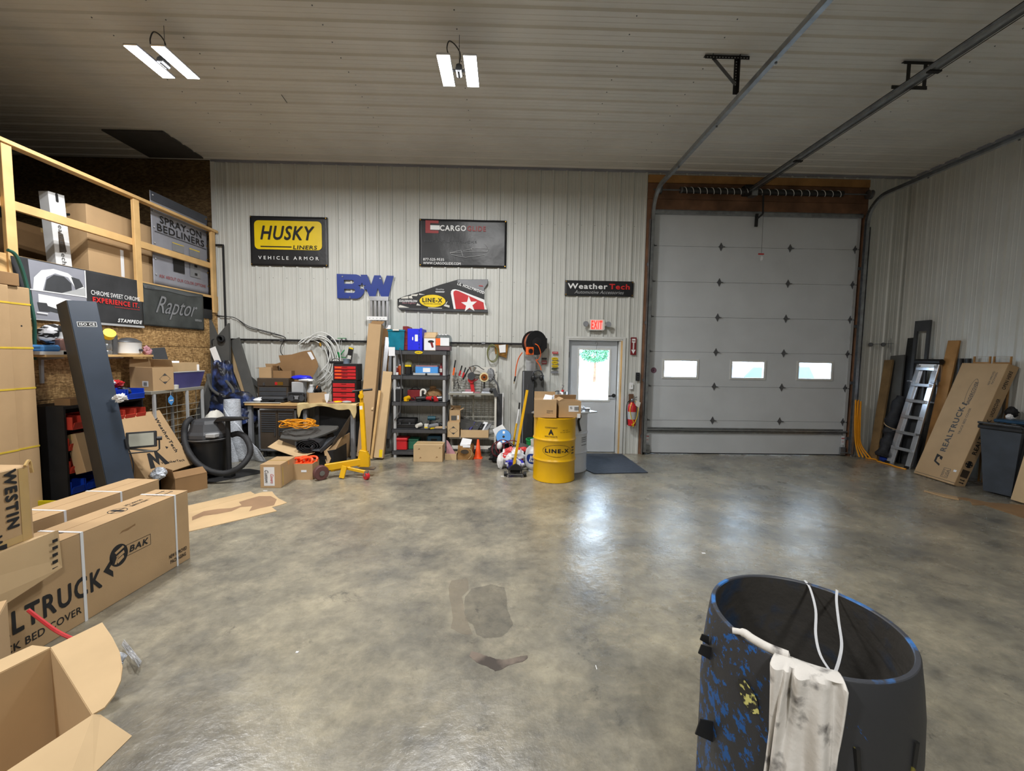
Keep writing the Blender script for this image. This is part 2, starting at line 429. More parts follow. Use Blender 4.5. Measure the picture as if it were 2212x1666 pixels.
def carton(name, label, size, loc=(0,0,0), rot=(0,0,0), m='card', open_=None, tape=True, fill=None, group=None, M=None, fl=None, wall=.005):
    """closed, or open_ = opening angles of the (front, right, back, left) flaps; None in it leaves that flap out"""
    t = thing(name, label, 'box', loc, rot, group, M=M); sx, sy, sz = size; mm = M_[m]
    if open_ is None:
        MB().box((-sx/2,-sy/2,0), (sx/2,sy/2,sz-.004)).build('body', mm, t, bev=.004)
        for s in (-1, 1):
            MB().box((-sx/2+.001, min(s*.002, s*sy/2), sz-.004), (sx/2-.001, max(s*.002, s*sy/2-s*.001), sz)).build('flap', mm, t)
        if tape: MB().box((-sx/2-.001,-.025,sz), (sx/2+.001,.025,sz+.0006)).box((-sx/2-.0012,-.025,sz-.06), (-sx/2,.025,sz)).box((sx/2,-.025,sz-.06), (sx/2+.0012,.025,sz)).build('tape', M_['tape'], t)
    else:
        w = wall; b = MB().box((-sx/2,-sy/2,0), (sx/2,sy/2,w))
        b.box((-sx/2,-sy/2,w), (sx/2,-sy/2+w,sz)).box((-sx/2,sy/2-w,w), (sx/2,sy/2,sz)).box((-sx/2,-sy/2+w,w), (-sx/2+w,sy/2-w,sz)).box((sx/2-w,-sy/2+w,w), (sx/2,sy/2-w,sz))
        b.build('body', mm, t)
        f = fl or min(sx, sy)*.45
        for i, a in enumerate(open_):
            if a is None: continue
            L = sx if i in (0, 2) else sy; D = sy if i in (0, 2) else sx
            Mt = Matrix.Rotation([0, PI/2, PI, -PI/2][i], 4, 'Z') @ Matrix.Translation((0,-D/2,sz)) @ Matrix.Rotation(R(a), 4, 'X')
            MB().box((-L/2+.002, -w, 0), (L/2-.002, 0, f), Mt).build('flap', mm, t)
        if fill: MB().box((-sx/2+w,-sy/2+w,w), (sx/2-w,sy/2-w,sz*fill[1])).build('contents', M_[fill[0]], t)
    return t
def px_box(x0, y0, x1, y1, Y):
    """front face seen at these photo pixels on the plane Y -> centre x, bottom z, width, height"""
    xm, ym = (x0+x1)/2, (y0+y1)/2
    a, b, c, d = W(x0, ym, Y), W(x1, ym, Y), W(xm, y0, Y), W(xm, y1, Y)
    return (a.x+b.x)/2, d.z, b.x-a.x, c.z-d.z
def rect_frame(tl, tr, br, depth):
    """upright frame of a box whose front face has these three corners"""
    u = (tr-tl).normalized(); up = (tr-br); h = up.length; up.normalize(); y = up.cross(u).normalized(); w = (tr-tl).length
    c = br-u*w/2+y*depth/2
    return Matrix([[u[i], y[i], up[i], c[i]] for i in range(3)]+[[0,0,0,1]]), w, h
def on_ray(x, y, p, u):
    d = ray(x, y); return EYE+d*((p-EYE).dot(u)/d.dot(u))
def arc(c, r, a0, a1, n, ax='xz'):
    o = []
    for i in range(n+1):
        a = R(a0+(a1-a0)*i/n); p = [c[0], c[1], c[2]]
        i0, i1 = {'xz': (0, 2), 'yz': (1, 2), 'xy': (0, 1)}[ax]
        p[i0] += r*math.cos(a); p[i1] += r*math.sin(a); o.append(Vector(p))
    return o
def smooth_path(pts, k=6):
    pts = [Vector(p) for p in pts]; P = [pts[0]]+pts+[pts[-1]]; o = []
    for i in range(1, len(P)-2):
        for j in range(k):
            t = j/k; a, b, c, d = P[i-1], P[i], P[i+1], P[i+2]
            o.append(.5*((2*b)+(-a+c)*t+(2*a-5*b+4*c-d)*t*t+(-a+3*b-3*c+d)*t**3))
    o.append(pts[-1]); return o
# ================================================================ SETTING
YW, XR_, XL, H = 7.386, 7.03, -4.89, 4.9
PER = .2286; PH = -4.221; CR = .019
def prof(x0, x1, phase):
    k = math.floor((x0-phase)/PER)-1; pts = []
    base = [(-.026, 0), (-.011, CR), (.011, CR), (.026, 0), (.072, 0), (.078, .0035), (.088, .0035), (.094, 0), (.135, 0), (.141, .0035), (.151, .0035), (.157, 0)]
    while True:
        for (a, b) in base:
            pts.append((phase+k*PER+a, b))
        if phase+k*PER > x1: break
        k += 1
    def at(x):
        for (a, b), (c, d) in zip(pts, pts[1:]):
            if a <= x <= c: return b+(d-b)*((x-a)/(c-a) if c > a else 0)
        return 0
    return [(x0, at(x0))]+[p for p in pts if x0 < p[0] < x1]+[(x1, at(x1))]
def ribs(x0, x1, v0, v1, phase, fn, name, m, parent):
    """one ribbed sheet; fn(u, v, height) -> point"""
    p = prof(x0, x1, phase); b = MB(); n = len(p)
    vs = [fn(u, v0, h) for u, h in p]+[fn(u, v1, h) for u, h in p]
    b.add(vs, [[i, i+1, n+i+1, n+i] for i in range(n-1)])
    return b.build(name, m, parent)
def sheets(regions, phase, fn, m, parent, step=.9144):
    for (a, b, v0, v1) in regions:
        x = math.floor((a-phase)/step)*step+phase
        while x < b-1e-4:
            l, r = max(a, x), min(b, x+step)
            if r-l > .01: ribs(l, r, v0, v1, phase, fn, 'panel', m, parent)
            x += step
# floor
struct(MB().box((-9,-6.6,-.15), (XR_+.2, YW+.19, 0)), 'floor', M_['floor'], label='worn polished grey concrete floor with stains')
# back wall: framing behind, ribbed steel sheets in front
wb = struct(MB().box((-9,YW+.03,0), (1.12,YW+.19,5.1)).box((1.12,YW+.03,2.04), (2.11,YW+.19,5.1)).box((2.11,YW+.03,0), (2.43,YW+.19,5.1))
  .box((2.43,YW+.03,4.27), (6.28,YW+.19,5.1)).box((6.28,YW+.03,0), (XR_+.2,YW+.19,5.1)), 'wall_back', M_['backing'], label='far wall of light grey ribbed steel')
sheets([(-4.9,1.12,0,H), (1.12,2.11,2.04,H), (2.11,2.43,0,H), (2.43,6.28,4.83,H), (6.28,XR_,0,H)], PH, lambda u, v, h: (u, YW-h, v), M_['wall'], wb)
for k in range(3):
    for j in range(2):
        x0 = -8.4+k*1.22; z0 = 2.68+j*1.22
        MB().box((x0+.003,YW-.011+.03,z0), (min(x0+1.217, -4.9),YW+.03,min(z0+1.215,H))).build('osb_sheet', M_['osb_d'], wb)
wr = struct(MB().box((XR_+.03,-6.6,0), (XR_+.2,YW+.2,5.1)), 'wall_right', M_['backing'], label='right wall of grey ribbed steel')
sheets([(-6.6, YW, 0, H)], PH+YW, lambda u, v, h: (XR_-h, u, v), M_['wall'], wr)
wf = struct(MB().box((-9,-6.6,0), (XR_+.2,-6.43,5.1)), 'wall_front', M_['wall'], label='wall behind the photographer')
wl = struct(MB().box((-9,-6.6,0), (-8.4,YW+.19,5.1)), 'wall_left', M_['backing'], label='dark outer wall behind the loft')
# wall of strand board under the loft
wo = struct(MB().box((XL-.12,-6.4,0), (XL-.02,YW,2.42)), 'wall_osb', M_['backing'], label='strand board wall under the storage loft')
for k, (a, b) in enumerate(((4.95,YW), (2.5,4.945), (.05,2.495))):
    for z0, z1 in ((0,.55), (.553,1.165), (1.168,1.775), (1.778,2.42)):
        MB().box((XL-.02,a,z0+.002), (XL,b,z1-.002)).build('osb_sheet', M_['osb'], wo)
ce = struct(MB().box((-9,-6.6,H+.03), (XR_+.2,YW+.2,5.2)), 'ceiling', M_['backing'], label='ribbed light steel ceiling')
sheets([(-6.43, YW, -8.4, XR_)], 4.3195, lambda u, v, h: (v, u, H-h), M_['ceil'], ce)
# screws in the ribbed sheets, too small to pick apart
sb = MB()
for z in (1.05, 2.05, 2.98, 3.97):
    x = PH+.045
    while x < 2.35:
        if x > -4.85 and not (1.0 < x < 2.2 and z < 2.06): sb.cyl((x,YW,z), (x,YW-.006,z), .006, .004, 6)
        x += PER
sb.build('panel_screws', M_['hinge'], wb, kind='stuff'); sb = MB()
for X in (-4.0, -3.3, -1.8, -.5, 1.2, 2.15, 4.9):
    y = 4.37-PER*10
    while y < YW: sb.cyl((X,y,H), (X,y,H-.006), .007, .005, 6); y += PER
sb.build('panel_screws', M_['hinge'], ce, kind='stuff')
struct(MB().box((-4.92,YW-.032,H-.035), (XR_,YW-.002,H-.0)).box((XR_-.03,-6.4,H-.03), (XR_,YW,H)), 'trim_1', M_['ban_gr'], label='thin grey trim where walls meet the ceiling')
struct(MB().box((-4.93,YW-.028,0), (-4.86,YW,H)), 'trim_2', M_['trim'], label='pale corner trim at the left end of the far wall')
# garage door opening: old header boards and jambs
GX0, GX1 = 2.535, 6.2
hd = struct(MB().box((2.43,YW+.02,4.24), (6.28,YW+.03,4.83)), 'trim_3', M_['lumber_d'], label='timber header above the overhead door')
for z0, z1, mm, y in ((4.24,4.43,'lumber_d',.0), (4.435,4.70,'lumber_d',.008), (4.705,4.83,'lumber_m',-.012)):
    MB().box((2.43,YW-.02+y,z0), (6.28,YW+.02,z1)).build('board', M_[mm], hd, bev=.003)
struct(MB().box((2.43,YW-.022,0), (2.50,YW+.1,4.24)).box((6.235,YW-.022,0), (6.28,YW+.1,4.24)), 'trim_4', M_['lumber_d'], label='brown timber jambs of the overhead door')
# attic hatch above the loft
struct(MB().box((-5.85,6.45,H-.03), (-4.98,7.28,H-.012)), 'trim_5', M_['backing'], label='dark square hatch in the ceiling above the loft')
# ---------------- overhead door
gd = thing('door_1', 'white sectional overhead door with three small windows', 'garage door', (0, YW+.03, 0)); gd['kind'] = 'structure'
YD = YW+.03
wins = [px_box(a, b, c, d, YD) for a, b, c, d in ((1434,779,1505,814), (1580,782,1650,817), (1724,785,1795,819))]
for k in range(7):
    z0, z1 = .61*k+.002, .61*k+.608; b = MB()
    if k != 2: b.box((GX0,YD,z0), (GX1,YD+.045,z1))
    else:
        xs = [GX0]+[v for (cx, zb, w, h) in wins for v in (cx-w/2, cx+w/2)]+[GX1]
        zb = sum(w[1] for w in wins)/3; zt = zb+wins[0][3]
        b.box((GX0,YD,z0), (GX1,YD+.045,zb)).box((GX0,YD,zt), (GX1,YD+.045,z1))
        for i in range(0, 8, 2): b.box((xs[i],YD,zb), (xs[i+1],YD+.045,zt))
    p = b.build('door_section', M_['door'], gd, world=True)
    if k == 2:
        for (cx, z_, w, h) in wins:
            zc = zb+h/2; fb = MB(); ww = w
            for (a, c, d, e) in ((cx-ww/2-.03, cx+ww/2+.03, zb-.03, zb+.004), (cx-ww/2-.03, cx+ww/2+.03, zt-.004, zt+.03), (cx-ww/2-.03, cx-ww/2+.008, zb+.0045, zt-.0045), (cx+ww/2-.008, cx+ww/2+.03, zb+.0045, zt-.0045)):
                fb.box((a,YD-.012,d), (c,YD+.02,e))
            o = fb.build('window_frame', M_['trim'], p); o.matrix_parent_inverse = Matrix.Identity(4); o.location = (0, -YD, 0)
            o = MB().box((cx-w/2,YD+.015,zb), (cx+w/2,YD+.02,zt)).build('pane', M_['glass'], p); o.location = (0, -YD, 0)
for k in range(1, 7): MB().box((GX0,YD+.05,.61*k-.03), (GX1,YD+.06,.61*k+.03)).build('joint_light_block', M_['rubber'], gd, world=True)  # backing strips added behind the joints to keep daylight out
hs = [GX0+.03] + [W(x, 690, YD).x for x in (1549.5, 1697)] + [GX1-.06]
hinge_me = None
for k in range(1, 7):
    for i, hx in enumerate(hs):
        if hinge_me is None:
            h = MB().prism([(-.038,.0), (0,.075), (.038,0)], 0, .006, (0,-.002,0), X_, Z_).prism([(-.034,0), (0,-.07), (.034,0)], 0, .006, (0,-.002,0), X_, Z_)
            h.cyl((-.045,-.012,0), (.045,-.012,0), .009, n=8).box((-.02,-.02,-.012), (.02,-.004,.03)).box((.035,-.03,-.006), (.06,-.004,.006))
            hinge_me = h.build('hinge', M_['hinge'], gd); o = hinge_me
        else: o = hinge_me.copy(); COL.objects.link(o)
        o.location = (hx, 0, .61*k)
b = MB().box((GX0,YD-.05,.42), (GX1,YD,.43)).box((GX0,YD-.012,.38), (GX1,YD-.001,.48)).box((GX0,YD-.05,.42), (GX1,YD-.044,.455)); b.build('stiffening_rail', M_['galv'], gd, world=True)
MB().box((GX0,YD-.06,4.19), (GX1,YD,4.2)).box((GX0,YD-.06,4.2), (GX1,YD-.055,4.25)).box((GX0,YD-.06,4.245), (GX1,YD,4.255)).build('stiffening_rail', M_['galv'], gd, world=True)
for a, c in ((2.40,2.575), (6.16,6.34)): MB().box((a,YD+.048,0), (c,YD+.07,4.3)).build('side_light_block', M_['rubber'], gd, world=True)  # unseen strips added to stop daylight leaking past the door sides
MB().box((2.4,YD+.046,4.2), (6.34,YD+.07,4.34)).build('top_light_block', M_['rubber'], gd, world=True)  # strip added behind the top gap to block outside light
MB().box((GX0,YD-.004,.004), (GX1,YD+.05,.02)).build('bottom_seal', M_['rubber'], gd, world=True)
for x in (GX0, GX1-.05): MB().box((x,YD-.02,.02), (x+.05,YD-.001,4.25)).build('end_cap', M_['lgrey'], gd, world=True)
for x in (GX0+.01, GX1-.1):
    MB().box((x,YD-.05,.02), (x+.09,YD-.02,.16)).cyl((x-.02,YD-.06,.06), (x+.11,YD-.06,.06), .012, n=8).build('bottom_bracket', M_['galv'], gd, world=True)
    MB().box((x+.02,YD-.024,.2), (x+.075,YD-.02,.36)).build('warning_label', M_['paper'], gd, world=True)
    MB().box((x+.02,YD-.026,.31), (x+.075,YD-.024,.325)).box((x+.03,YD-.026,.25), (x+.065,YD-.024,.257)).build('warning_print', M_['red'], gd, world=True)
c = W(1412, 800, YD)
s_ = MB().cyl((c.x,YD-.003,c.z), (c.x,YD,c.z), .05, n=24).build('round_sticker', c_('plum', (86,58,82)), gd, world=True)
MB().lathe([(.02,0), (.026,.001)], 20, Matrix.Translation((c.x,YD-.004,c.z)) @ Matrix.Rotation(PI/2,4,'X'), close=False).lathe([(.036,0), (.04,.001)], 20, Matrix.Translation((c.x,YD-.004,c.z)) @ Matrix.Rotation(PI/2,4,'X'), close=False).build('sticker_print', M_['pink'], gd, world=True)
# tracks
def track(x, z, label, y_end=2.6):
    t = thing('door_track', label, 'track', (x,YW-.06,0), group='galvanised tracks of the overhead door')
    r = .38; ys = YW-.07
    path = [Vector((x,ys,.05)), Vector((x,ys,z-r))]+[Vector((x,ys-r+r*math.cos(R(a)),z-r+r*math.sin(R(a)))) for a in range(8, 91, 8)]+[Vector((x,ys-r-.01,z)), Vector((x,y_end,z+.03))]
    sgn = 1 if x < 4 else -1
    for off, w, h in ((0,.004,.055),):
        b = MB()
        for p, q in zip(path, path[1:]):
            d = (q-p).normalized(); n = d.cross(X_).normalized()
            b.bar(p-X_*sgn*.026, q-X_*sgn*.026, .004, .056, n) if 0 else None
            b.bar(p-n*.027, q-n*.027, .05, .004, n)
            b.bar(p+n*.027, q+n*.027, .05, .004, n)
            b.bar(p-X_*sgn*.024, q-X_*sgn*.024, .004, .056, n)
    b.build('channel', M_['galv'], t, world=True)
    b = MB().box((x-.045*sgn-.003,YW-.1,.02), (x-.045*sgn+.003,YW-.02,z-.45)).build('wall_angle', M_['galv'], t, world=True)
    for zz in (.3,1.3,2.3,3.3): MB().box((x-.06,YW-.04,zz), (x+.03,YW-.022,zz+.05)).build('clip', M_['hinge'], t, world=True)
    for yy in (6.3,5.2,4.1,3.2): MB().cyl((x,yy,z-.03), (x,yy,z-.045), .012, n=6).build('bolt', M_['hinge'], t, world=True)
    return t
track(GX0-.02, 4.53, 'left galvanised track curving from the door jamb up along the ceiling')
track(GX1+.04, 4.47, 'right galvanised track curving along the right wall near the ceiling', 1.5)
def angle(mb, p, q, up, w=.045):
    mb.bar(p, q, w, .004, up); d = (Vector(q)-Vector(p)).normalized(); u = Vector(up)
    n = d.cross(u).normalized(); mb.bar(Vector(p)+n*w/2+u.normalized()*w/2*0, Vector(q)+n*w/2, .004, w, up)
def holes(b, p, q, n, r, nrm):
    for i in range(n):
        c = Vector(p).lerp(Vector(q), (i+.5)/n); b.cyl(c, c+Vector(nrm)*.0015, r, n=6)
t = thing('track_hanger', 'black perforated angle bracket with diagonal brace holding the left door track', 'bracket', (2.41,4.6,H))
MB().box((2.06,4.585,H-.055), (2.53,4.589,H-.019)).box((2.06,4.585,H-.024), (2.53,4.625,H-.02)).build('ceiling_angle', M_['blk'], t, world=True)
b = MB().bar((2.4,4.6,H-.02), (2.4,4.6,4.5), .045, .004, Y_).bar((2.42,4.58,H-.02), (2.42,4.58,4.5), .004, .045, Y_); b.build('vertical_angle', M_['blk'], t, world=True)
MB().bar((2.15,4.598,H-.04), (2.4,4.598,4.6), .035, .004, Y_).build('brace', M_['hinge'], t, world=True)
b = MB(); holes(b, (2.07,4.584,H-.042), (2.52,4.584,H-.042), 14, .006, (0,-1,0)); holes(b, (2.4,4.597,H-.06), (2.4,4.597,4.58), 9, .006, (0,-1,0)); b.build('slots', M_['lgrey'], t, world=True, kind='stuff')
OX = 4.12
t = thing('opener_hanger', 'small black bracket holding the opener rail under the ceiling', 'bracket', (OX,4.6,H))
MB().box((3.98+.2,4.585,H-.05), (4.5,4.589,H-.02)).box((4.18,4.585,H-.024), (4.5,4.62,H-.02)).build('ceiling_angle', M_['blk'], t, world=True)
MB().box((4.22,4.59,4.62), (4.26,4.594,H-.02)).build('strut', M_['blk'], t, world=True); MB().box((4.4,4.59,4.62), (4.44,4.594,H-.02)).build('strut', M_['blk'], t, world=True)
MB().box((OX-.05,4.588,4.6), (4.45,4.596,4.635)).build('cross_bar', M_['blk'], t, world=True)
t = thing('opener_rail', 'long double steel opener rail running from the door header toward the camera', 'opener rail', (OX,YW-.1,4.6))
ox = lambda y: OX+.0
MB().box((OX-.012,1.6,4.59), (OX+.012,YW-.12,4.60)).box((OX-.002,1.6,4.55), (OX+.002,YW-.12,4.59)).box((OX-.018,1.6,4.545), (OX+.018,YW-.12,4.552)).build('rail', M_['galv'], t, world=True)
MB().box((OX+.05,1.6,4.59), (OX+.074,YW-.12,4.60)).box((OX+.06,1.6,4.545), (OX+.064,YW-.12,4.59)).build('rail', M_['galv'], t, world=True)
MB().tube([(OX+.1,1.6,4.56), (OX+.1,YW-.12,4.56)], .004, 6).tube([(OX-.04,1.6,4.58), (OX-.04,YW-.12,4.58)], .004, 6).build('chain', M_['cord'], t, world=True)
MB().box((OX-.08,YW-.14,4.5), (OX+.1,YW-.02,4.66)).build('header_bracket', M_['blkm'], t, world=True, bev=.01)
for yy in (6.1,4.2): MB().box((OX-.03,yy,4.53), (OX+.09,yy+.04,4.545)).build('rail_clip', M_['blkm'], t, world=True)
a, b_, c = W(1649,416,YW-.2), W(1648,462,YW-.16), W(1635,473,YW-.05)
MB().bar(a, b_, .03, .006, Y_).build('arm', M_['blk'], t, world=True); MB().bar(b_, c, .03, .006, Y_).build('arm', M_['blk'], t, world=True)
MB().bar(W(1635,462,YW-.03), W(1633,490,YW-.03), .05, .02, Y_).build('door_bracket', M_['blk'], t, world=True)
t = thing('release_cord', 'red release handle with white tag hanging on a cord before the overhead door', 'release cord', W(1649,460,YW-.22))
MB().tube([W(1649,462,YW-.22), W(1645,547,YW-.22)], .003, 6).build('cord', M_['hinge'], t, world=True)
p = W(1644,549,YW-.22); MB().cyl(p-X_*.045, p+X_*.045, .012, n=10).build('handle', M_['red'], t, world=True)
p = W(1645,558,YW-.22); MB().prism([(-.02,-.04), (.02,-.03), (.025,.02), (0,.04), (-.015,.02)], 0, .002, p, X_, Z_).build('tag', M_['paper'], t, world=True)
# torsion spring
SZ = W(1648,415,YW-.1).z
t = thing('torsion_spring', 'long black torsion spring with white spiral stripe above the overhead door', 'spring', (4.3,YW-.1,SZ))
MB().tube([(2.5,YW-.1,SZ), (6.26,YW-.1,SZ)], .0125, 10).build('shaft', M_['hinge'], t, world=True)
for x0, x1, n, nm in ((W(1473,413,YW-.1).x, 4.14, 10, 1), (4.26, W(1820,420,YW-.1).x, 11, 1)):
    MB().tube([(x0,YW-.1,SZ), (x1,YW-.1,SZ)], .048, 16).build('coil', M_['blk'], t, world=True, smooth=True)
    b = MB()
    hl = [Vector((x0+(x1-x0)*i/(n*16), YW-.1+.049*math.cos(2*PI*i/16), SZ+.049*math.sin(2*PI*i/16))) for i in range(n*16+1)]
    b.tube(hl, .005, 5).build('stripe', M_['white'], t, world=True)
    MB().cyl((x0-.03,YW-.1,SZ), (x0,YW-.1,SZ), .052, n=12).build('spring_cone', M_['hinge'], t, world=True)
MB().box((4.15,YW-.16,SZ-.08), (4.25,YW-.03,SZ+.05)).build('center_bracket', M_['galv'], t, world=True)
for x in (2.56, 6.18): MB().lathe([(.05,0), (.075,.01), (.06,.02), (.06,.06), (.075,.07), (.03,.075)], 20, Matrix.Translation((x,YW-.1,SZ)) @ Matrix.Rotation(PI/2,4,'Y')).build('cable_drum', M_['hinge'], t, world=True, smooth=True)
# ---------------- exit door
ed = thing('door_2', 'white exit door with a tall bright window', 'door', (1.61,YW+.09,0)); ed['kind'] = 'structure'
wx0, wx1, wz0, wz1 = W(1249,810,YW+.1).x, W(1315.7,810,YW+.1).x, W(1283,865,YW+.1).z, W(1283,755,YW+.1).z
DX0, DX1 = 1.16, 2.02
MB().box((DX0,YW+.09,.01), (DX1,YW+.135,wz0)).box((DX0,YW+.09,wz1), (DX1,YW+.135,2.0)).box((DX0,YW+.09,wz0), (wx0,YW+.135,wz1)).box((wx1,YW+.09,wz0), (DX1,YW+.135,wz1)).build('leaf', M_['door'], ed, world=True)
fb = MB()
for (a, c, d, e) in ((wx0-.02,wx1+.02,wz0-.02,wz0+.012), (wx0-.02,wx1+.02,wz1-.012,wz1+.02), (wx0-.02,wx0+.012,wz0+.0125,wz1-.0125), (wx1-.012,wx1+.02,wz0+.0125,wz1-.0125)): fb.box((a,YW+.08,d), (c,YW+.1,e))
fb.build('window_frame', M_['trim'], ed, world=True); MB().box((wx0,YW+.11,wz0), (wx1,YW+.115,wz1)).build('pane', M_['glass'], ed, world=True)
k = W(1326,855,YW+.07); b = MB().cyl((k.x,YW+.09,k.z), (k.x,YW+.075,k.z), .034, n=20).cyl((k.x,YW+.08,k.z), (k.x,YW+.035,k.z), .012, n=10).bar((k.x+.01,YW+.038,k.z), (k.x-.11,YW+.038,k.z-.006), .02, .014, Y_); b.build('lever_handle', M_['blk'], ed, world=True, bev=.003)
MB().box((1.12,YW+.137,0), (1.175,YW+.17,2.04)).box((2.005,YW+.137,0), (2.09,YW+.17,2.04)).box((1.12,YW+.137,1.985), (2.09,YW+.17,2.06)).build('leaf_light_block', M_['trim'], ed, world=True)  # added behind the leaf to close gaps that leak daylight
MB().box((1.14,YW+.07,0), (2.04,YW+.15,.014)).build('threshold', M_['galv'], ed, world=True)
for z in (.25,1.0,1.75): MB().cyl((DX0+.005,YW+.085,z-.05), (DX0+.005,YW+.085,z+.05), .008, n=8).build('hinge', M_['steel'], ed, world=True)
struct(MB().box((1.12,YW-.02,0), (1.14,YW+.15,2.004)).box((2.035,YW-.0,0), (2.06,YW+.15,2.0)).box((1.12,YW-.02,2.005), (2.08,YW+.15,2.04)).box((1.09,YW-.03,0), (1.14,YW-.021,2.029)).box((2.085,YW-.03,0), (2.135,YW-.021,2.029)).box((1.09,YW-.03,2.03), (2.135,YW-.021,2.07)), 'trim_6', M_['trim'], label='white metal frame round the exit door')
struct(MB().box((2.06,YW-.02,0), (2.088,YW+.15,2.005)), 'trim_7', M_['lumber'], label='bare timber jamb right of the exit door')
p = W(1288,742,YW+.02); b = MB().tube(arc((p.x,YW+.0,p.z+.0), .022, 200, -60, 10)+[Vector((p.x+.005,YW,p.z-.05)), Vector((p.x-.005,YW,p.z-.16))], .003, 6)
solo(b, 'wire_hook', M_['hinge'], 'thin wire hook hanging at the top of the exit door', 'hook')
# ---------------- outside
struct(MB().box((-6,YW+.2,-.2), (26,40,-.1)), 'ground', c_('pale_gravel', (196,196,190), .9, var=.1), label='pale gravel yard seen through the windows')
t = thing('parked_truck', 'blue grey pickup truck parked outside the middle window', 'truck', (7.2,12.0,-.1))
tb = c_('truck_blue', (70,96,128), .4)
b = MB().prism([(-2.6,.35), (-2.6,1.05), (-1.0,1.1), (-.5,1.62), (1.0,1.66), (1.3,1.1), (2.7,1.05), (2.7,.4), (2.2,.35), (2.1,.75), (1.7,.85), (1.3,.75), (1.2,.35), (-1.2,.35), (-1.3,.75), (-1.7,.85), (-2.1,.75), (-2.2,.35)], -.9, .9, (0,0,0), X_, Z_); b.build('body', tb, t, bev=.03)
for x in (-1.7,1.7):
    w_ = MB().cyl((x,-.95,.38), (x,-.68,.38), .38, n=24).build('wheel', M_['rubber'], t); MB().cyl((x,-.965,.38), (x,-.95,.38), .22, n=16).build('rim', M_['alu'], w_)
t = thing('box_trailer', 'white enclosed trailer parked outside the right window', 'trailer', (12.8,14.6,-.1))
MB().box((-2.2,-1,.45), (2.2,1,2.3)).build('body', M_['white'], t, bev=.05); MB().box((-2.22,-1.02,.4), (2.22,1.02,.5)).build('chassis', M_['teal'], t)
for x in (-.5,.5): MB().cyl((x,-1.02,.33), (x,-.8,.33), .33, n=20).build('wheel', M_['rubber'], t)
tp = W(1285,770,30); t = thing('yard_tree', 'leafy tree in the yard behind the exit door window', 'tree', (tp.x,30,-.1))
MB().tube([(0,0,0), (.04,0,.9), (0,0,1.9)], [.13,.1,.06], 10).build('trunk', M_['lumber_d'], t)
b = MB()
for i in range(1100):
    a, q, r = random.uniform(0, 2*PI), random.uniform(-1, 1), random.uniform(.6, 1)
    c = Vector((1.15*r*math.cos(a)*math.sqrt(1-q*q), .9*r*math.sin(a)*math.sqrt(1-q*q), 1.95+.55*q*r)); n = Vector((random.uniform(-1,1), random.uniform(-1,1), random.uniform(-1,1))).normalized(); u = n.orthogonal().normalized()*.1; w = n.cross(u)
    b.add([c-u, c+w*.6, c+u, c-w*.6], [(0,1,2,3)])
b.build('foliage', c_('leaf_green', (70,120,84)), t, kind='stuff')
# ================================================================ CEILING LAMPS
def lamp(x, y, label, tilt=0, first=False, z=4.52):
    t = thing('shop_light', label, 'ceiling lamp', (x,y,z), (0,0,0), 'twin panel shop lights under the ceiling')
    for s in (-1, 1):
        w = MB().box((s*.125-.066,-.235,0), (s*.125+.066,.235,.02)).build('light_bar', M_['alu'], t, bev=.006)
        MB().box((s*.125-.060,-.225,-.004), (s*.125+.060,.225,0)).build('diffuser', c_('lit_diffuser', (255,255,255), .5, var=0, emit=14), w)
    MB().cyl((0,-.05,.0), (0,.05,.0), .03, n=14).cyl((0,0,0), (0,0,.06), .035, .03, 14).build('socket', M_['dgrey'], t, smooth=True)
    MB().bar((-.08,0,.01), (.08,0,.01), .03, .01, Z_).build('bracket', M_['hinge'], t)
    MB().tube(smooth_path([(0,0,.06), (.01,.02,.18), (-.04,.03,.27), (-.1,.02,.3), (-.12,0,.22), (-.1,-.02,.14)], 5), .006, 6).build('cord', M_['dgrey'], t)
    MB().tube([(.0,.02,.06), (.0,.02,H-z-.02)], .003, 5).build('hook', M_['hinge'], t)
    for s in (-1, 1):
        l = bpy.data.lights.new('lamp_light', 'AREA'); l.shape = 'RECTANGLE'; l.size = .09; l.size_y = .45; l.energy = LAMP_W; l.color = (1.0, .995, .98)
        lo = bpy.data.objects.new('lamp_light', l); COL.objects.link(lo); lo.parent = t; lo.location = (s*.125, 0, -.01)
    return t
lamp(-3.36, 4.4, 'left lit twin shop light near the loft')
lamp(-.48, 4.4, 'right lit twin shop light near the middle of the ceiling')
lamp(-3.36, -.6, 'lit twin shop light behind the camera on the left')
lamp(.8, -1.6, 'lit twin shop light behind the camera on the right')
b = MB().tube([F(608,205,4.87), F(620,222,4.87)], .004, 5); solo(b, 'ceiling_scratch_wire', M_['cord'], 'short dark wire end on the ceiling between the lamps', 'wire')
# ================================================================ THINGS ON THE FAR WALL
YF = YW-.03
def banner_at(name, label, x0, y0, x1, y1, m, Y=None, amp=.003, cat='banner', grom=True):
    Y = Y or YF; cx, z, w, h = px_box(x0, y0, x1, y1, Y)
    t = thing(name, label, cat, (cx,Y,z+h/2))
    wf = lambda p: Vector((p.x, p.y-amp*(math.sin(p.x*9+p.z*5)+math.sin(p.x*3-p.z*11)*.7)-amp, p.z))
    wf2 = lambda p: wf(p)+Vector((0,-.004,0))
    MB().grid(lambda u, v: wf(Vector(((u-.5)*w, 0, (v-.5)*h))), 40, 20).build('sheet', m, t, smooth=True, solid=.003)
    if grom:
        for sx in (-1, 1):
            for sz in (-1, 1): MB().cyl((sx*(w/2-.02),-.012,sz*(h/2-.02)), (sx*(w/2-.02),-.022,sz*(h/2-.02)), .009, n=10).build('grommet', M_['brass'], t)
    return t, w, h, wf2
t, w, h, wf = banner_at('vinyl_banner', 'black vinyl banner with a yellow rounded panel in its middle', 541, 468, 708, 575, M_['panel_bk'], amp=.0008)
O = Vector((0,0,0))
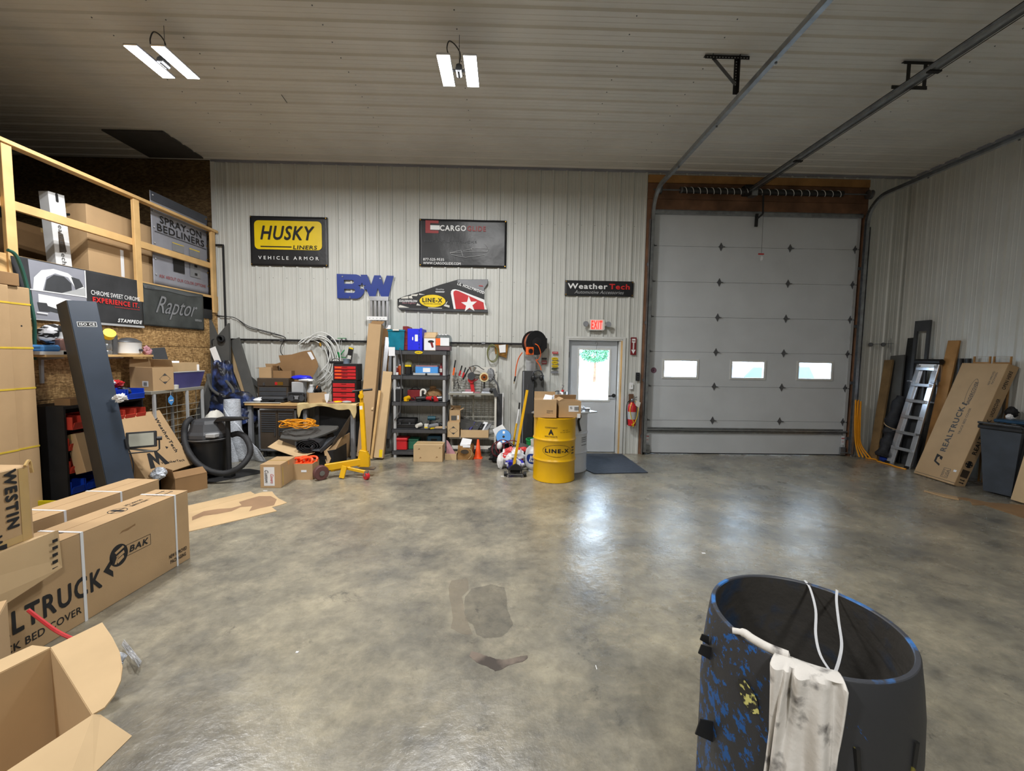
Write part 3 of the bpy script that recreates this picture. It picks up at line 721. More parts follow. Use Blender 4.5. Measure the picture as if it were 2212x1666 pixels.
o = shape([rrect(w*.87, h*.58, .07)], t, (-.01,0,.06*h/.85+.04), X_, Z_, M_['ylogo'], 'yellow_panel', .006, warp=wf)
def wt(s, t, u, v, ww, hh, m, wf, lift=.007, **k): return text(s, t, (u,0,v), X_, Z_, ww, hh, m, warp=wf, lift=lift, **k)
wt('HUSKY', t, -.02, h*.165, w*.70, h*.29, M_['ink'], wf, bold=.025, shear=.25, lift=.011)
wt('LINERS', t, w*.21, -h*.12, w*.31, h*.08, M_['ink'], wf, bold=.02, shear=.1, lift=.011)
shape([rect(w*.40, h*.022)], t, (-w*.165,0,-h*.115), X_, Z_, M_['ink'], 'stripe', .011, warp=wf)
wt('V E H I C L E   A R M O R', t, -.01, -h*.34, w*.78, h*.07, M_['white'], wf, bold=.008)
t, w, h, wf = banner_at('vinyl_banner', 'wrinkled black vinyl banner with red white logo and phone number', 906, 475, 1094, 577, M_['panel_bk'], amp=.0035)
wt('CARGO', t, -w*.115, h*.315, w*.30, h*.12, M_['white'], wf, bold=.03)
wt('GLIDE', t, w*.155, h*.315, w*.215, h*.11, M_['dim_red'], wf, bold=.03)
shape([[(-.11,-.105), (.11,-.105), (.11,-.06), (-.03,-.06), (-.03,.06), (.11,.06), (.11,.105), (-.11,.105)]], t, (-w*.355,0,h*.335), X_, Z_, M_['dim_red'], 'logo', .003, warp=wf)
shape([rect(.16, .075)], t, (-w*.32,0,h*.32), X_, Z_, M_['white'], 'logo_bar', .006, warp=wf)
wt('877-525-9535', t, -w*.335, -h*.355, w*.24, h*.055, M_['white'], wf)
wt('WWW.CARGOGLIDE.COM', t, -w*.24, -h*.435, w*.43, h*.055, M_['white'], wf)
wt('BUCK OUT TRUCKS', t, -w*.14, h*.03, w*.6, h*.045, M_['dgrey'], wf, bold=0, lift=.004)
b = MB()
def ln(p, q, r=.004): b.tube([Vector((p[0]*w,-.02,p[1]*h)), Vector((q[0]*w,-.02,q[1]*h))], r, 4)
for p, q in (((-.15,-.21),(.12,-.17)), ((-.15,-.21),(-.02,-.15)), ((-.02,-.15),(.0,-.27)), ((-.13,-.25),(.03,-.3)), ((.03,-.3),(.25,-.24)), ((.1,-.1),(.3,-.1)), ((.1,-.1),(.1,-.14)), ((.0,-.16),(.1,-.12)), ((.12,-.17),(.28,-.17)), ((.25,.0),(.3,-.1)), ((.28,-.17),(.3,-.1)), ((-.15,-.21),(-.13,-.25))): ln(p, q, .0032)
b.build('truck_drawing', M_['lgrey'], t)
# blue BW sign, cut from one plate
cx0 = W(728,592,YF); sc = (W(851,620,YF).x-cx0.x)/(2035-1283)
q = lambda x, y: ((x-1283)*sc, -(y-935)*sc)
outer = [q(*p) for p in ((1283,935),(1540,938),(1575,948),(1603,966),(1598,940),(1682,940),(1735,1075),(1778,945),(1862,945),(1898,1072),(1942,945),(2035,948),(1965,1225),(1868,1225),(1822,1112),(1788,1240),(1722,1245),(1672,1130),(1648,1140),(1636,1185),(1600,1232),(1550,1256),(1287,1255))]
h1 = [q(*p) for p in ((1378,1012),(1490,1012),(1508,1025),(1508,1048),(1490,1062),(1378,1062))]
h2 = [q(*p) for p in ((1380,1130),(1505,1130),(1522,1143),(1522,1168),(1505,1180),(1380,1180))]
st = [q(1615+54*math.cos(R(90+36*i))*(1 if i % 2 == 0 else .42), 1095-54*math.sin(R(90+36*i))*(1 if i % 2 == 0 else .42)) for i in range(10)]
t = thing('letter_sign', 'blue cut metal sign of two big letters with a star between', 'sign', (cx0.x,YF,cx0.z))
shape([outer, h1, h2, st], t, (0,-.005,0), X_, Z_, M_['rblue'], 'plate', 0, t=.012)
for p in ((1360,970),(1858,985),(1455,1240)):
    a = q(*p); MB().cyl((a[0],-.018,a[1]), (a[0],-.024,a[1]), .012, n=10).build('screw', M_['steel'], t)
# race car side panel
a0 = W(850,590,YF); sc = (W(1070,640,YF).x-W(850,640,YF).x)/2212
q = lambda x, y: (x*sc, -y*sc)
t = thing('race_car_panel', 'black race car side panel with yellow oval logo and red white star', 'car panel', (a0.x,YF-.01,a0.z))
P = lambda pts, m, nm, l: shape([[q(*p) for p in pts]], t, (0,-.02,0), X_, Z_, m, nm, l)
shape([[q(*p) for p in ((92,560),(260,490),(560,400),(1000,240),(1400,118),(2048,104),(2048,190),(1972,300),(1968,540),(2010,680),(2050,760),(2055,818),(140,790),(98,740))]], t, (0,-.02,0), X_, Z_, M_['panel_bk'], 'plate', 0, t=.02).location = (0,.02,0)
P(((1400,125),(2040,110),(2040,185),(1965,300),(1955,395),(1700,300),(1380,160)), M_['grey'], 'grey_panel', .002)
P(((100,745),(2048,765),(2052,812),(150,785)), M_['dgrey'], 'lower_lip', .004)
P(((1250,370),(1285,335),(1340,328),(1420,345),(1970,540),(1985,600),(2000,720),(2040,752),(1310,752),(1245,420)), M_['white'], 'white_border', .002)
P(((1305,375),(1350,352),(1410,365),(1955,600),(1980,752),(1355,752),(1300,420)), M_['red'], 'red_field', .004)
P([(1645+180*math.cos(R(94+36*i))*(1 if i % 2 == 0 else .4), 650-180*math.sin(R(94+36*i))*(1 if i % 2 == 0 else .4)) for i in range(10) if True][:10], M_['white'], 'star', .006)
P([(850+p[0], 590+p[1]) for p in ell(590, 290)], M_['ink'], 'logo_rim', .002); P([(850+p[0], 587+p[1]) for p in ell(560, 265)], M_['ylogo'], 'yellow_oval', .004)
cq = lambda x, y: (q(x,y)[0], -.02, q(x,y)[1])
text('LINE-X', t, cq(845,572), X_, Z_, 430*sc, 95*sc, M_['ink'], bold=.04, lift=.006)
text('PROTECTIVE COATINGS', t, cq(850,650), X_, Z_, 380*sc, 26*sc, M_['ink'], lift=.006)
text("LIL HOLLYWOOD", t, cq(1680,300), X_, Z_, 610*sc, 62*sc, M_['white'], bold=.03, lift=.006, rot=R(-18.5))
text('Quality', t, cq(1010,340), X_, Z_, 180*sc, 40*sc, M_['lgrey'], lift=.004, bold=.03)
P(((905,375),(1115,375),(1100,405),(920,405)), M_['lgrey'], 'small_logo', .003)
text('GUILDENVELDIN', t, cq(325,598), X_, Z_, 390*sc, 48*sc, M_['white'], bold=.03, shear=.2, lift=.006); text('Race Engines', t, cq(340,645), X_, Z_, 290*sc, 40*sc, M_['pink'], shear=.3, lift=.006)
for pts in (((180,530),(320,490),(330,545),(170,550)), ((390,460),(540,445),(510,490),(400,485)), ((330,500),(400,475),(420,545),(350,540)), ((520,640),(600,690),(500,690)), ((150,685),(350,740),(120,742),(110,715)), ((1090,690),(1120,650),(1220,680),(1215,725)), ((1130,630),(1180,585),(1150,650)), ((750,728),(1060,735),(1050,748),(755,745)), ((560,430),(690,455),(560,462)), ((1980,600),(2030,740),(2000,740))):
    P(pts, M_['offw'], 'check_patch', .003)
MB().cyl((q(1940,250)[0],-.026,q(1940,250)[1]), (q(1850,245)[0],-.026,q(1850,245)[1]), .006, n=6).build('red_mark', M_['logo_red'], t)
# weather banner
t, w, h, wf = banner_at('vinyl_banner', 'narrow black banner with white and red word above the exit sign', 1220, 607, 1368, 640, M_['panel_bk'], amp=.0025)
wt('Weather', t, -w*.17, h*.13, w*.58, h*.36, M_['white'], wf, bold=.03)
wt('Tech', t, w*.295, h*.13, w*.30, h*.36, M_['logo_red'], wf, bold=.03)
wt('Automotive Accessories', t, 0, -h*.25, w*.72, h*.22, M_['lgrey'], wf, shear=.3, bold=0)
# exit sign
cx, z, w, h = px_box(1271,690,1307,714,YF-.06)
t = thing('exit_sign', 'white exit sign with red letters and two round lamp heads', 'exit sign', (cx,YF-.03,z+h/2))
MB().prism(rrect(w, h, .03), -.03, .03, (0,0,0), X_, Z_).build('housing', M_['offw'], t, bev=.006)
MB().prism(rect(w*.74, h*.86), 0, .002, (0,-.03,0), X_, Z_).build('face_plate', c_('exit_face', (250,186,180), .5, var=0, emit=.25), t)
text('EXIT', t, (0,-.033,0), X_, Z_, w*.66, h*.78, M_['exitred'], bold=.04)
for s in (-1, 1):
    c = Vector((s*(w/2+.05),-.02,.0)); o = MB().lathe([(.0,0), (.035,.005), (.048,.05), (.045,.06), (0,.058)], 18, Matrix.Translation(c) @ Matrix.Rotation(R(75),4,'X')).build('lamp_head', M_['grey'], t, smooth=True)
    MB().bar((s*w/2,0,0), (s*(w/2+.05),0,0), .03, .03, Y_).build('arm', M_['offw'], t)
# fire arrow sign
cx, z, w, h = px_box(1362,729,1374.5,767,YF)
t = thing('fire_sign', 'red fire extinguisher sign with white down arrow', 'sign', (cx,YF-.004,z+h/2))
MB().cb((0,0,0), (w,.004,h)).build('plate', M_['dred'], t); a = w/2
shape([[(-a*.6,h*.42), (a*.6,h*.42), (a*.6,h*.2), (a*.25,h*.2), (a*.25,-h*.2), (a*.75,-h*.2), (0,-h*.44), (-a*.75,-h*.2), (-a*.25,-h*.2), (-a*.25,h*.2), (-a*.6,h*.2)]], t, (0,-.002,0), X_, Z_, M_['white'], 'arrow')
text('FIRE', t, (0,-.004,h*.3), X_, Z_, w*.5, h*.1, M_['dred'])
text('EXTINGUISHER', t, (0,-.004,-.01), X_, Z_, h*.42, w*.14, M_['dred'], rot=R(-90))
# switch, opener button, extinguisher
cx, z, w, h = px_box(1359,827,1367.5,841,YF)
t = thing('light_switch', 'white light switch plate between exit door and overhead door', 'light switch', (cx,YF-.004,z+h/2)); MB().cb((0,0,0), (w,.008,h)).build('plate', M_['white'], t, bev=.002); MB().cb((0,-.008,0), (.012,.012,.026)).build('toggle', M_['offw'], t)
cx, z, w, h = px_box(1373,805,1381,823,YF)
t = thing('wall_control', 'black wall control box with buttons beside the overhead door', 'control box', (cx,YF-.015,z+h/2)); MB().cb((0,0,0), (w,.03,h)).build('housing', M_['blk'], t, bev=.003)
for k in (-1,0,1): MB().cyl((0,-.015,k*.04), (0,-.02,k*.04), .012, n=10).build('button', M_['dgrey'], t)
c = W(1365,895,YF-.09); zb = W(1365,920,YF-.09).z; zt = W(1365,872,YF-.09).z
t = thing('fire_extinguisher', 'red fire extinguisher hung on the wall with yellow cord round it', 'fire extinguisher', (c.x,YF-.09,zb))
hh = zt-zb
MB().lathe([(.055,0), (.07,.012), (.072,.03), (.072,hh-.05), (.06,hh-.015), (.03,hh+.01), (.022,hh+.04)], 24).build('cylinder', M_['red'], t, smooth=True)
MB().lathe([(.0735,.12), (.0735,.25)], 24, close=False).build('label_band', M_['lgrey'], t)
MB().cyl((0,0,hh+.03), (0,0,hh+.08), .02, n=10).bar((0,0,hh+.08), (.08,-.01,hh+.12), .018, .012).bar((0,0,hh+.06), (.075,-.01,hh+.07), .018, .01).cyl((-.02,-.02,hh+.05), (-.02,-.045,hh+.05), .018, n=10).build('valve_handle', M_['steel'], t)
MB().tube(smooth_path([(0,0,hh+.05), (-.08,-.01,hh+.03), (-.1,-.01,hh-.1), (-.085,-.01,.1), (-.08,-.02,.02)]), .009, 8).build('hose', M_['blk'], t, smooth=True)
MB().tube(smooth_path([(-.03,-.07,hh+.02), (-.06,-.075,hh-.1), (-.03,-.08,hh-.25), (0,-.08,.1), (.01,-.08,.0), (-.02,-.08,.04), (.02,-.08,.05), (.07,-.08,hh-.2), (.08,-.07,hh-.02), (.03,-.08,hh+.05)]), .005, 6).build('tie_cord', M_['ylogo'], t)
MB().box((-.04,.07,hh-.2), (.04,.09,hh+.16)).build('wall_hook', M_['lumber_d'], t)
MB().prism([(.03,.0), (.1,-.05), (.12,.05), (.05,.08)], 0, .002, (0,-.08,hh-.02), X_, Z_).build('tag', M_['offw'], t)
# stickers left of the exit door
def sticker(x0, y0, x1, y1, m, label, oval=False, txt=None, tm='ink'):
    cx, z, w, h = px_box(x0, y0, x1, y1, YF); t = thing('wall_sticker', label, 'sticker', (cx,YF-.008,z+h/2))
    MB().prism(ell(w, h, 24) if oval else rect(w, h), 0, .0015, (0,0,0), X_, Z_).build('film', m, t)
    if txt: text(txt, t, (0,-.0016,0), X_, Z_, w*.72, h*.4, M_[tm], bold=.03)
sticker(1193,760,1205.5,764.5,M_['red'],'small red sticker at the top of the sticker column', txt='CAUTION', tm='white')
sticker(1191,772,1206,778.5,M_['ylogo'],'topmost yellow oval sticker in the column', True, 'LINE-X'); sticker(1191,780,1206,786.5,M_['ylogo'],'middle yellow oval sticker in the column', True, 'LINE-X'); sticker(1191,788,1206,794,M_['ylogo'],'lowest yellow oval sticker in the column', True, 'LINE-X')
sticker(1190.5,795,1205,799.5,c_('olive', (60,68,44)),'dark green oval sticker under the yellow ovals', True); sticker(1190,802,1206,806.5,M_['grey'],'grey strip sticker at the bottom of the column')
sticker(1170,773,1181,777,M_['dgrey'],'grey sticker right of the cord reel'); sticker(1170,779,1181,787,M_['dim_red'],'faded red sticker right of the cord reel', txt='DANGER', tm='white')
# air pipe
py = W(600,735).z; p0 = W(465,529,YF-.03); px_ = -4.745
t = thing('air_pipe', 'black iron air pipe along the far wall at head height', 'pipe', (px_,YF-.02,py))
MB().tube([(XL+.01,YF-.02,p0.z), (px_-.02,YF-.02,p0.z)], .016, 10).tube([(px_,YF-.02,p0.z+.01), (px_,YF-.02,.95)], .016, 10).build('riser', M_['blkm'], t, world=True)
MB().tube([(px_,YF-.02,py), (W(1132,745).x,YF-.02,py)], .018, 10).build('run', M_['blkm'], t, world=True)
for x in (-4.745,-3.8,-2.9,-1.2,-.35): MB().cyl((x-.03,YF-.02,py), (x+.03,YF-.02,py), .025, n=10).build('coupling', M_['hinge'], t, world=True)
# power wire from the strand board
b = MB()
for d in (0, -.03): b.tube(smooth_path([W(447,672+d*60), W(470,683+d*60), W(492,684), W(510,688), W(535,704-d*100), W(560,712-d*60), W(590,720-d*60), W(617,730), W(608,745), W(606,760), W(612,768)], 5), .006, 6)
solo(b, 'loose_wire', M_['cord'], 'pair of thin dark wires drooping across the wall from the strand board', 'wire')
# white tube coil
b = MB()
for i in range(8):
    c = W(671+i*3.4, 780+random.uniform(-5,5), YF-.05-.012*i); rx = .30+.02*(i % 3); rz = .37+.012*i
    b.tube([(c.x+rx*math.cos(R(a)), c.y, c.z+rz*math.sin(R(a))) for a in range(-80+i*4, 138, 10)], .0085, 7)
b.tube(smooth_path([W(700,798), W(712,805), W(720,820), W(716,836), W(712,845)]), .011, 7).tube(smooth_path([W(690,727,YF-.06), W(702,735,YF-.06), W(713,755,YF-.06), W(708,785,YF-.06), W(690,805,YF-.06)]), .011, 7)
t = thing('tube_coil', 'large coil of white plastic tube hung from the air pipe', 'hose', W(690,735,YF-.06)); b.build('coil', M_['pex'], t, world=True, smooth=True)
MB().cyl(W(691,741,YF-.08), W(693,748,YF-.08), .02, n=8).build('brass_fitting', M_['brass'], t, world=True); MB().cyl(W(696,748,YF-.08), W(698,756,YF-.08), .016, n=8).build('connector', M_['lgrey'], t, world=True)
# black pry bar, rod hooks, caulk gun, level
a, c = W(711,727,YF-.04), W(710,783,YF-.04)
t = thing('hanging_bar', 'black flat bar hanging over the air pipe', 'tool', a); MB().bar(a, c, .045, .012, Y_).build('bar', M_['blk'], t, world=True); MB().cb(W(711,728,YF-.05), (.06,.05,.05)).build('hook_end', M_['dgrey'], t, world=True)
t = thing('caulking_gun', 'green caulking gun hanging from a wall hook above the red chests', 'caulking gun', W(735,745,YF-.06)); Yc = YF-.06
b = MB().tube([W(733,731,Yc), W(732,764,Yc)], .004, 6).tube([W(738,731,Yc), W(736,764,Yc)], .004, 6); b.build('rod', M_['lgrey'], t, world=True)
MB().tube([W(729,731,Yc), W(748,731,Yc)], .006, 6).prism([(0,0), (.06,0), (.08,-.04), (.05,-.09), (0,-.09)], -.02, .02, W(727,761,Yc), X_, Z_).bar(W(735,768,Yc), W(744,756,Yc), .014, .014, Y_).bar(W(732,771,Yc), W(747,773,Yc), .014, .014, Y_).build('frame', M_['green'], t, world=True)
for px1 in (738, 747): 
    MB().cyl(W(px1,733,YF-.08), W(px1,733,YF), .018, n=10).build('hook_knob', M_['hinge'], t, world=True)
t = thing('spray_can', 'narrow black and yellow can standing on the upper red tool chest', 'can', W(757,783,YF-.1)); MB().bar(W(753,784,YF-.1), W(759,751,YF-.1), .07, .05, Y_).build('can', M_['blk'], t, world=True)
MB().bar(W(753.5,776,YF-.13), W(755,768,YF-.13), .06, .004, Y_).build('label', M_['offw'], t, world=True); MB().bar(W(758,754,YF-.13), W(758.8,751,YF-.13), .072, .004, Y_).build('cap', M_['ylogo'], t, world=True)
# bracket rods between shelf and reel, coil with mirror card
t = thing('hanging_cable_loop', 'loop of olive cable hung on the pipe beside a torn copper foil card', 'cable', W(1062,765,YF-.04)); b = MB()
for i in range(3): b.tube([W(1063+i+11*math.cos(R(a)), 762+i*1.5+18*math.sin(R(a)), YF-.04-.012*i) for a in range(0, 360, 15)], .006, 6, closed=True)
b.build('loop', c_('olive_cable', (110,112,70), .5), t, world=True)
t = thing('foil_card', 'torn copper coloured foil card with a white label hung on the wall', 'card', W(1080,757,YF-.02)); MB().prism([(-.12,.13), (.02,.1), (.13,.13), (.1,-.13), (0,-.1), (-.1,-.06)], 0, .01, W(1082,757,YF-.02), X_, Z_).build('card', c_('foil', (150,108,50), .3, metal=.5, var=.3, scale=14), t, world=True)
MB().prism([(-.07,.07), (.05,.085), (.05,-.05), (-.05,-.06)], 0, .012, W(1086,755,YF-.035), X_, Z_).build('label', M_['white'], t, world=True)
# hose / cord reel
c = W(1154,741,YF-.2); t = thing('cord_reel', 'large round black cord reel with orange cord on the far wall', 'cord reel', c, (0,0,R(26)))
RX = Matrix.Rotation(PI/2,4,'X')
for y in (-.07,.07): MB().lathe([(.0,0), (.20,0), (.205,.006), (.2,.012), (0,.012)], 36, Matrix.Translation((0,y,0)) @ RX).build('disc', M_['blk'], t, smooth=True)
MB().lathe([(.155,-.068), (.175,-.04), (.175,.04), (.155,.068)], 30, RX, close=False).build('wound_cord', c_('worn_orange_cord', (168,92,62), .6, var=.2, scale=30), t, smooth=True)
MB().lathe([(.085,0), (.09,.012), (.02,.02)], 24, Matrix.Translation((0,-.082,0)) @ RX).build('hub', M_['blkm'], t); 
MB().cb((.19,.02,-.0), (.14,.05,.18)).cb((.12,.12,0), (.25,.02,.12)).build('mount', M_['blk'], t, bev=.01)
MB().cb((-.14,-.10,-.14), (.13,.06,.13)).build('cord_guide', M_['orange'], t, bev=.01); MB().cyl((-.14,-.13,-.14), (-.14,-.14,-.14), .04, n=14).build('guide_roller', M_['blk'], t)
b = MB().tube(smooth_path([W(1128,762,YF-.22), W(1120,775,YF-.15), W(1115,795,YF-.1), W(1113,814,YF-.08)]), .009, 8).tube(smooth_path([W(1153,742,YF-.3), W(1163,748,YF-.3), W(1168,765,YF-.25), W(1163,777,YF-.2), W(1158,778,YF-.2), W(1166,790,YF-.2), W(1169,800,YF-.2)]), .008, 8)
b.build('loose_cord', M_['orange'], t, world=True); MB().cyl(W(1113.5,813,YF-.08), W(1111,824,YF-.08), .014, n=8).build('plug', M_['blk'], t, world=True); MB().cyl(W(1111,824,YF-.08), W(1110,829,YF-.08), .006, n=6).build('plug_tip', M_['brass'], t, world=True)
solo(MB().tube([W(1086,753,YF), W(1086,738,YF)], .003, 5), 'wall_nail', M_['hinge'], 'thin nail above the foil card', 'nail')
# right wall hook rack
b = MB(); z = W(1890,744).z
t = thing('hook_rail', 'thin wire hook rail with two round caps near the right corner', 'hook rail', (6.75,YF,z))
MB().tube([W(1881,744,YF-.03), W(1930,742,YF-.03)], .004, 6).tube([W(1925,731,YF-.03), W(1924,762,YF-.03)], .004, 6).tube([W(1920,735,YF-.03), W(1919,751,YF-.03)], .003, 6).build('wire', M_['hinge'], t, world=True)
for x in (1881, 1908): MB().cyl(W(x,744.5,YF), W(x,744.5,YF-.04), .035, .028, n=10).build('cap', M_['dgrey'], t, world=True)
# ================================================================ WORKBENCH AND WHAT STANDS ON IT
BT = .905; BX0, BX1, BY0, BY1 = -4.12, -2.36, 6.76, 7.33
t = thing('workbench', 'wooden topped workbench against the far wall', 'workbench', ((BX0+BX1)/2,7.05,0))
MB().box((BX0,BY0,BT-.045), (BX1,BY1,BT)).build('top', M_['lumber'], t, world=True, bev=.004)
MB().box((BX0+.12,BY0+.04,BT-.09), (BX0+1.0,BY0+.07,BT-.047)).build('apron', c_('pale_wood', (190,150,112)), t, world=True)
for x in (BX0+.02, -3.22, BX1-.1):
    for y in (BY0+.05, BY1-.08): MB().box((x,y,0), (x+.06,y+.06,BT-.045)).build('leg', M_['grey'], t, world=True)
MB().box((-3.2,BY1-.05,.1), (BX1-.1,BY1-.03,BT-.1)).build('back_panel', M_['dgrey'], t, world=True)
# metal cabinet
cx, z, w, h = px_box(561,874,640,963,6.86)
t = thing('louvred_cabinet', 'dark louvred two door metal cabinet under the workbench', 'cabinet', (cx,7.0,0)); z0 = .12; h = BT-.1-z0
MB().box((-w/2,-.14,z0), (w/2,.28,z0+h)).build('body', M_['dgrey'], t)
fr = MB()
for (a, b_, c, d) in ((-w/2-.012,w/2+.012,z0-.01,z0+.02), (-w/2-.012,w/2+.012,z0+h-.03,z0+h), (-w/2-.012,-w/2+.02,z0,z0+h), (w/2-.02,w/2+.012,z0,z0+h)): fr.box((a,-.165,c), (b_,-.13,d))
fr.build('edge_frame', M_['alu'], t, bev=.004)
for s in (-1, 1):
    x0, x1 = (-w/2+.022,-.004) if s < 0 else (.004,w/2-.022); d = MB().box((x0,-.158,z0+.022), (x1,-.14,z0+h-.032)).build('door', M_['brown'], t)
    for k in range(9):
        MB().box((x0+.02,-.168,z0+h-.09-k*.036), (x1-.02,-.156,z0+h-.072-k*.036)).build('louvre', M_['dgrey'], d)
    MB().box((s*.035-.008,-.18,z0+.24), (s*.035+.008,-.158,z0+.36)).build('handle', M_['steel'], d, bev=.003)
for sx in (-1,1): MB().cyl((sx*w*.4,-.1,0), (sx*w*.4,-.1,z0), .03, n=10).build('foot', M_['blk'], t)
# brown paper over the bench right half
def pap(u, v):
    x = -3.28+u*.94
    if v < .45: return Vector((x, 7.25-v/.45*.5, BT+.003+.002*math.sin(u*20)))
    k = (v-.45)/.55; L = .055+.035*math.sin(u*9+1)+.07*(1-u)*u+.20*math.exp(-((u-.96)/.045)**2)+.16*math.exp(-((u-.03)/.035)**2)
    return Vector((x, 6.748-.012*math.sin(u*30)*k-.006, BT+.003-k*L))
solo(MB().grid(pap, 40, 16), 'masking_paper', M_['tan'], 'crumpled tan masking paper draped over the right half of the workbench', 'paper', smooth=True, solid=.002)
# brown tool box
cx, z, w, h = px_box(555,817,622,857,6.98)
t = thing('tool_chest', 'dark brown machinist tool chest on the workbench', 'tool chest', (cx,7.13,BT))
h = W(590,817,6.98).z-BT
MB().box((-w/2,-.14,0), (w/2,.14,h*.62)).build('body', M_['brown'], t, bev=.006); MB().box((-w/2-.004,-.145,h*.63), (w/2+.004,.145,h)).build('lid', M_['brown'], t, bev=.012)
for k in range(3): MB().box((-w/2+.03,-.146,.02+k*h*.19), (w/2-.03,-.14,.02+k*h*.19+h*.17)).build('drawer', M_['dgrey'], t, bev=.003)
MB().box((w*.1,-.15,h*.70), (w*.34,-.145,h*.84)).build('badge', M_['brass'], t); MB().box((-w*.3,-.155,h*.68), (-w*.24,-.145,h*.8)).build('latch', M_['steel'], t); MB().box((w*.08,-.152,h*.71), (w*.16,-.1505,h*.83)).build('badge_print', M_['red'], t)
zt = BT+h
cx, z, w, h = px_box(558,789,584,815,7.0); carton('open_carton', 'small open cardboard carton on the left of the brown tool chest', (w,.2,.17), (cx,7.12,zt), 0, open_=(-165,-100,-15,100), fl=.06)
cx, z, w, h = px_box(588,788,628,815,7.03); carton('open_carton', 'wider open cardboard carton on the right of the brown tool chest', (w,.2,.12), (cx,7.15,zt), 0, m='card3', open_=(None,None,0,0), fl=.08)
q = lambda x, y: (lambda p: (p.x, p.z))(W(x, y, 7.14))
t = thing('flattened_carton', 'large torn brown cardboard sheet leaning on the wall above the tool chest', 'cardboard', (-3.3,7.14,BT+.3))
MB().prism([q(*p) for p in ((600,768),(628,766),(645,761),(658,758),(672,757),(684,782),(686,792),(680,804),(674,815),(640,828),(604,826),(604,812),(610,802),(601,790),(587,796),(586,789),(604,783))], -.003, .003, (0,7.17,0), X_, Z_).build('sheet', M_['card3'], t, world=True)
MB().prism([q(*p) for p in ((662,761),(670,760),(678,775),(672,778))], 0, .001, (0,7.166,0), X_, Z_).build('shipping_label', M_['paper'], t, world=True)
# rags, jug, bottle
cx = W(655,805,6.98); t = thing('rag_bundle', 'blue and white rags piled above the black radio', 'rags', (cx.x,6.98,BT)); 
MB().ball((-.03,0,.40), .11, 16, 10, (1.5,.7,.35), .12).build('blue_cloth', M_['bluew'], t, smooth=True); MB().ball((.07,-.04,.36), .08, 16, 10, (1.6,.6,.3), .12).build('white_cloth', M_['white'], t, smooth=True)
MB().box((-.17,-.06,.0), (.02,.08,.33)).build('white_bin', M_['lgrey'], t, bev=.01)
cx = W(671,830,6.93); t = thing('milk_jug', 'translucent white plastic jug behind the radio', 'jug', (cx.x,6.96,BT)); MB().lathe([(.06,0), (.075,.02), (.075,.15), (.06,.2), (.03,.24), (.028,.27)], 20).build('body', M_['lgrey'], t, smooth=True); MB().cyl((0,0,.27), (0,0,.29), .03, n=14).build('cap', M_['white'], t)
cx = W(683,830,6.95); t = thing('spray_bottle', 'grey spray bottle behind the small carton', 'bottle', (cx.x,7.05,BT)); MB().lathe([(.035,0), (.04,.01), (.04,.15), (.015,.2), (.013,.23)], 16).build('bottle', M_['grey'], t, smooth=True); MB().cb((-.01,0,.245), (.07,.025,.03)).build('trigger', M_['dgrey'], t)
# radio with handles
cx, z, w, h = px_box(622,842,660,863,6.82)
t = thing('jobsite_radio', 'black jobsite radio with silver roll bars on the bench', 'radio', (cx,6.88,BT)); hh = .16
MB().prism(rrect(w*.8, hh*.9, .03), -.07, .07, (0,0,hh/2), X_, Z_).build('body', M_['blk'], t, bev=.006)
for s in (-1, 1): MB().cyl((s*w*.28,-.075,hh*.5), (s*w*.28,-.07,hh*.5), .05, n=18).build('speaker', M_['dgrey'], t); 
MB().tube(smooth_path([(-w*.48,-.06,.02), (-w*.5,-.06,hh*.8), (-w*.4,-.06,hh), (w*.4,-.06,hh), (w*.5,-.06,hh*.8), (w*.48,-.06,.02)]), .011, 8).build('roll_bar', M_['dgrey'], t, smooth=True); MB().cb((0,-.072,hh*.55), (.09,.006,.06)).build('display', M_['grey'], t)
cx = W(633,838,6.95); t = thing('bench_vise', 'dark drill press vice with a handle behind the radio', 'vice', (cx.x,7.0,BT)); MB().box((-.04,-.05,0), (.04,.05,.2)).bar((-.0,0,.24), (.12,-.02,.255), .02, .02).box((-.02,-.03,.2), (.02,.03,.28)).build('body', M_['blkm'], t, bev=.004); MB().cyl((.0,-.06,.19), (.0,-.06,.25), .012, n=8).build('screw', M_['steel'], t)
cx, z, w, h = px_box(565,851,615,863,6.82)
t = thing('tool_case', 'flat black plastic tool case on the bench before the brown chest', 'case', (cx,6.87,BT), R(3)); MB().box((-w/2,-.1,0), (w/2,.1,.04)).build('base', M_['blk'], t, bev=.012); MB().box((-w/2+.01,-.095,.042), (w/2-.01,.1,.09)).build('lid', M_['dgrey'], t, bev=.015); MB().cb((0,-.105,.045), (.09,.02,.02)).build('handle', M_['blk'], t)
cx, z, w, h = px_box(660,841,698,864,6.82)
t = carton('open_carton', 'plain open brown carton of parts on the workbench by the radio', (.26,.2,.17), (cx,6.9,BT), R(35), m='card', open_=(None,)*4, fill=('blkm', .95)); MB().ball((.02,.02,.2), .06, 10, 7, (1,1,1), .25).build('black_part', M_['blkm'], t); MB().cyl((.0,.0,.22), (.02,.01,.27), .012, n=8).build('brass_part', M_['copper'], t)
cx = W(707,851,6.82); solo(MB().prism([(-.035,.06), (.04,.07), (.03,-.03), (0,-.09), (-.03,-.02)], 0, .003, (cx.x,6.80,BT+.09), X_, Z_), 'hanging_leaflet', M_['paper'], 'white printed leaflet stuck to the side of the bench carton', 'leaflet')
cx = W(720,862,6.8); solo(MB().add([(cx.x-.1,6.77,BT+.012), (cx.x+.12,6.77,BT+.01), (cx.x+.16,6.95,BT+.05), (cx.x-.08,6.95,BT+.02)], [(0,1,2,3)]), 'pink_leaflet', M_['pink'], 'pinkish leaflet lying on the masking paper', 'leaflet', solid=.003)
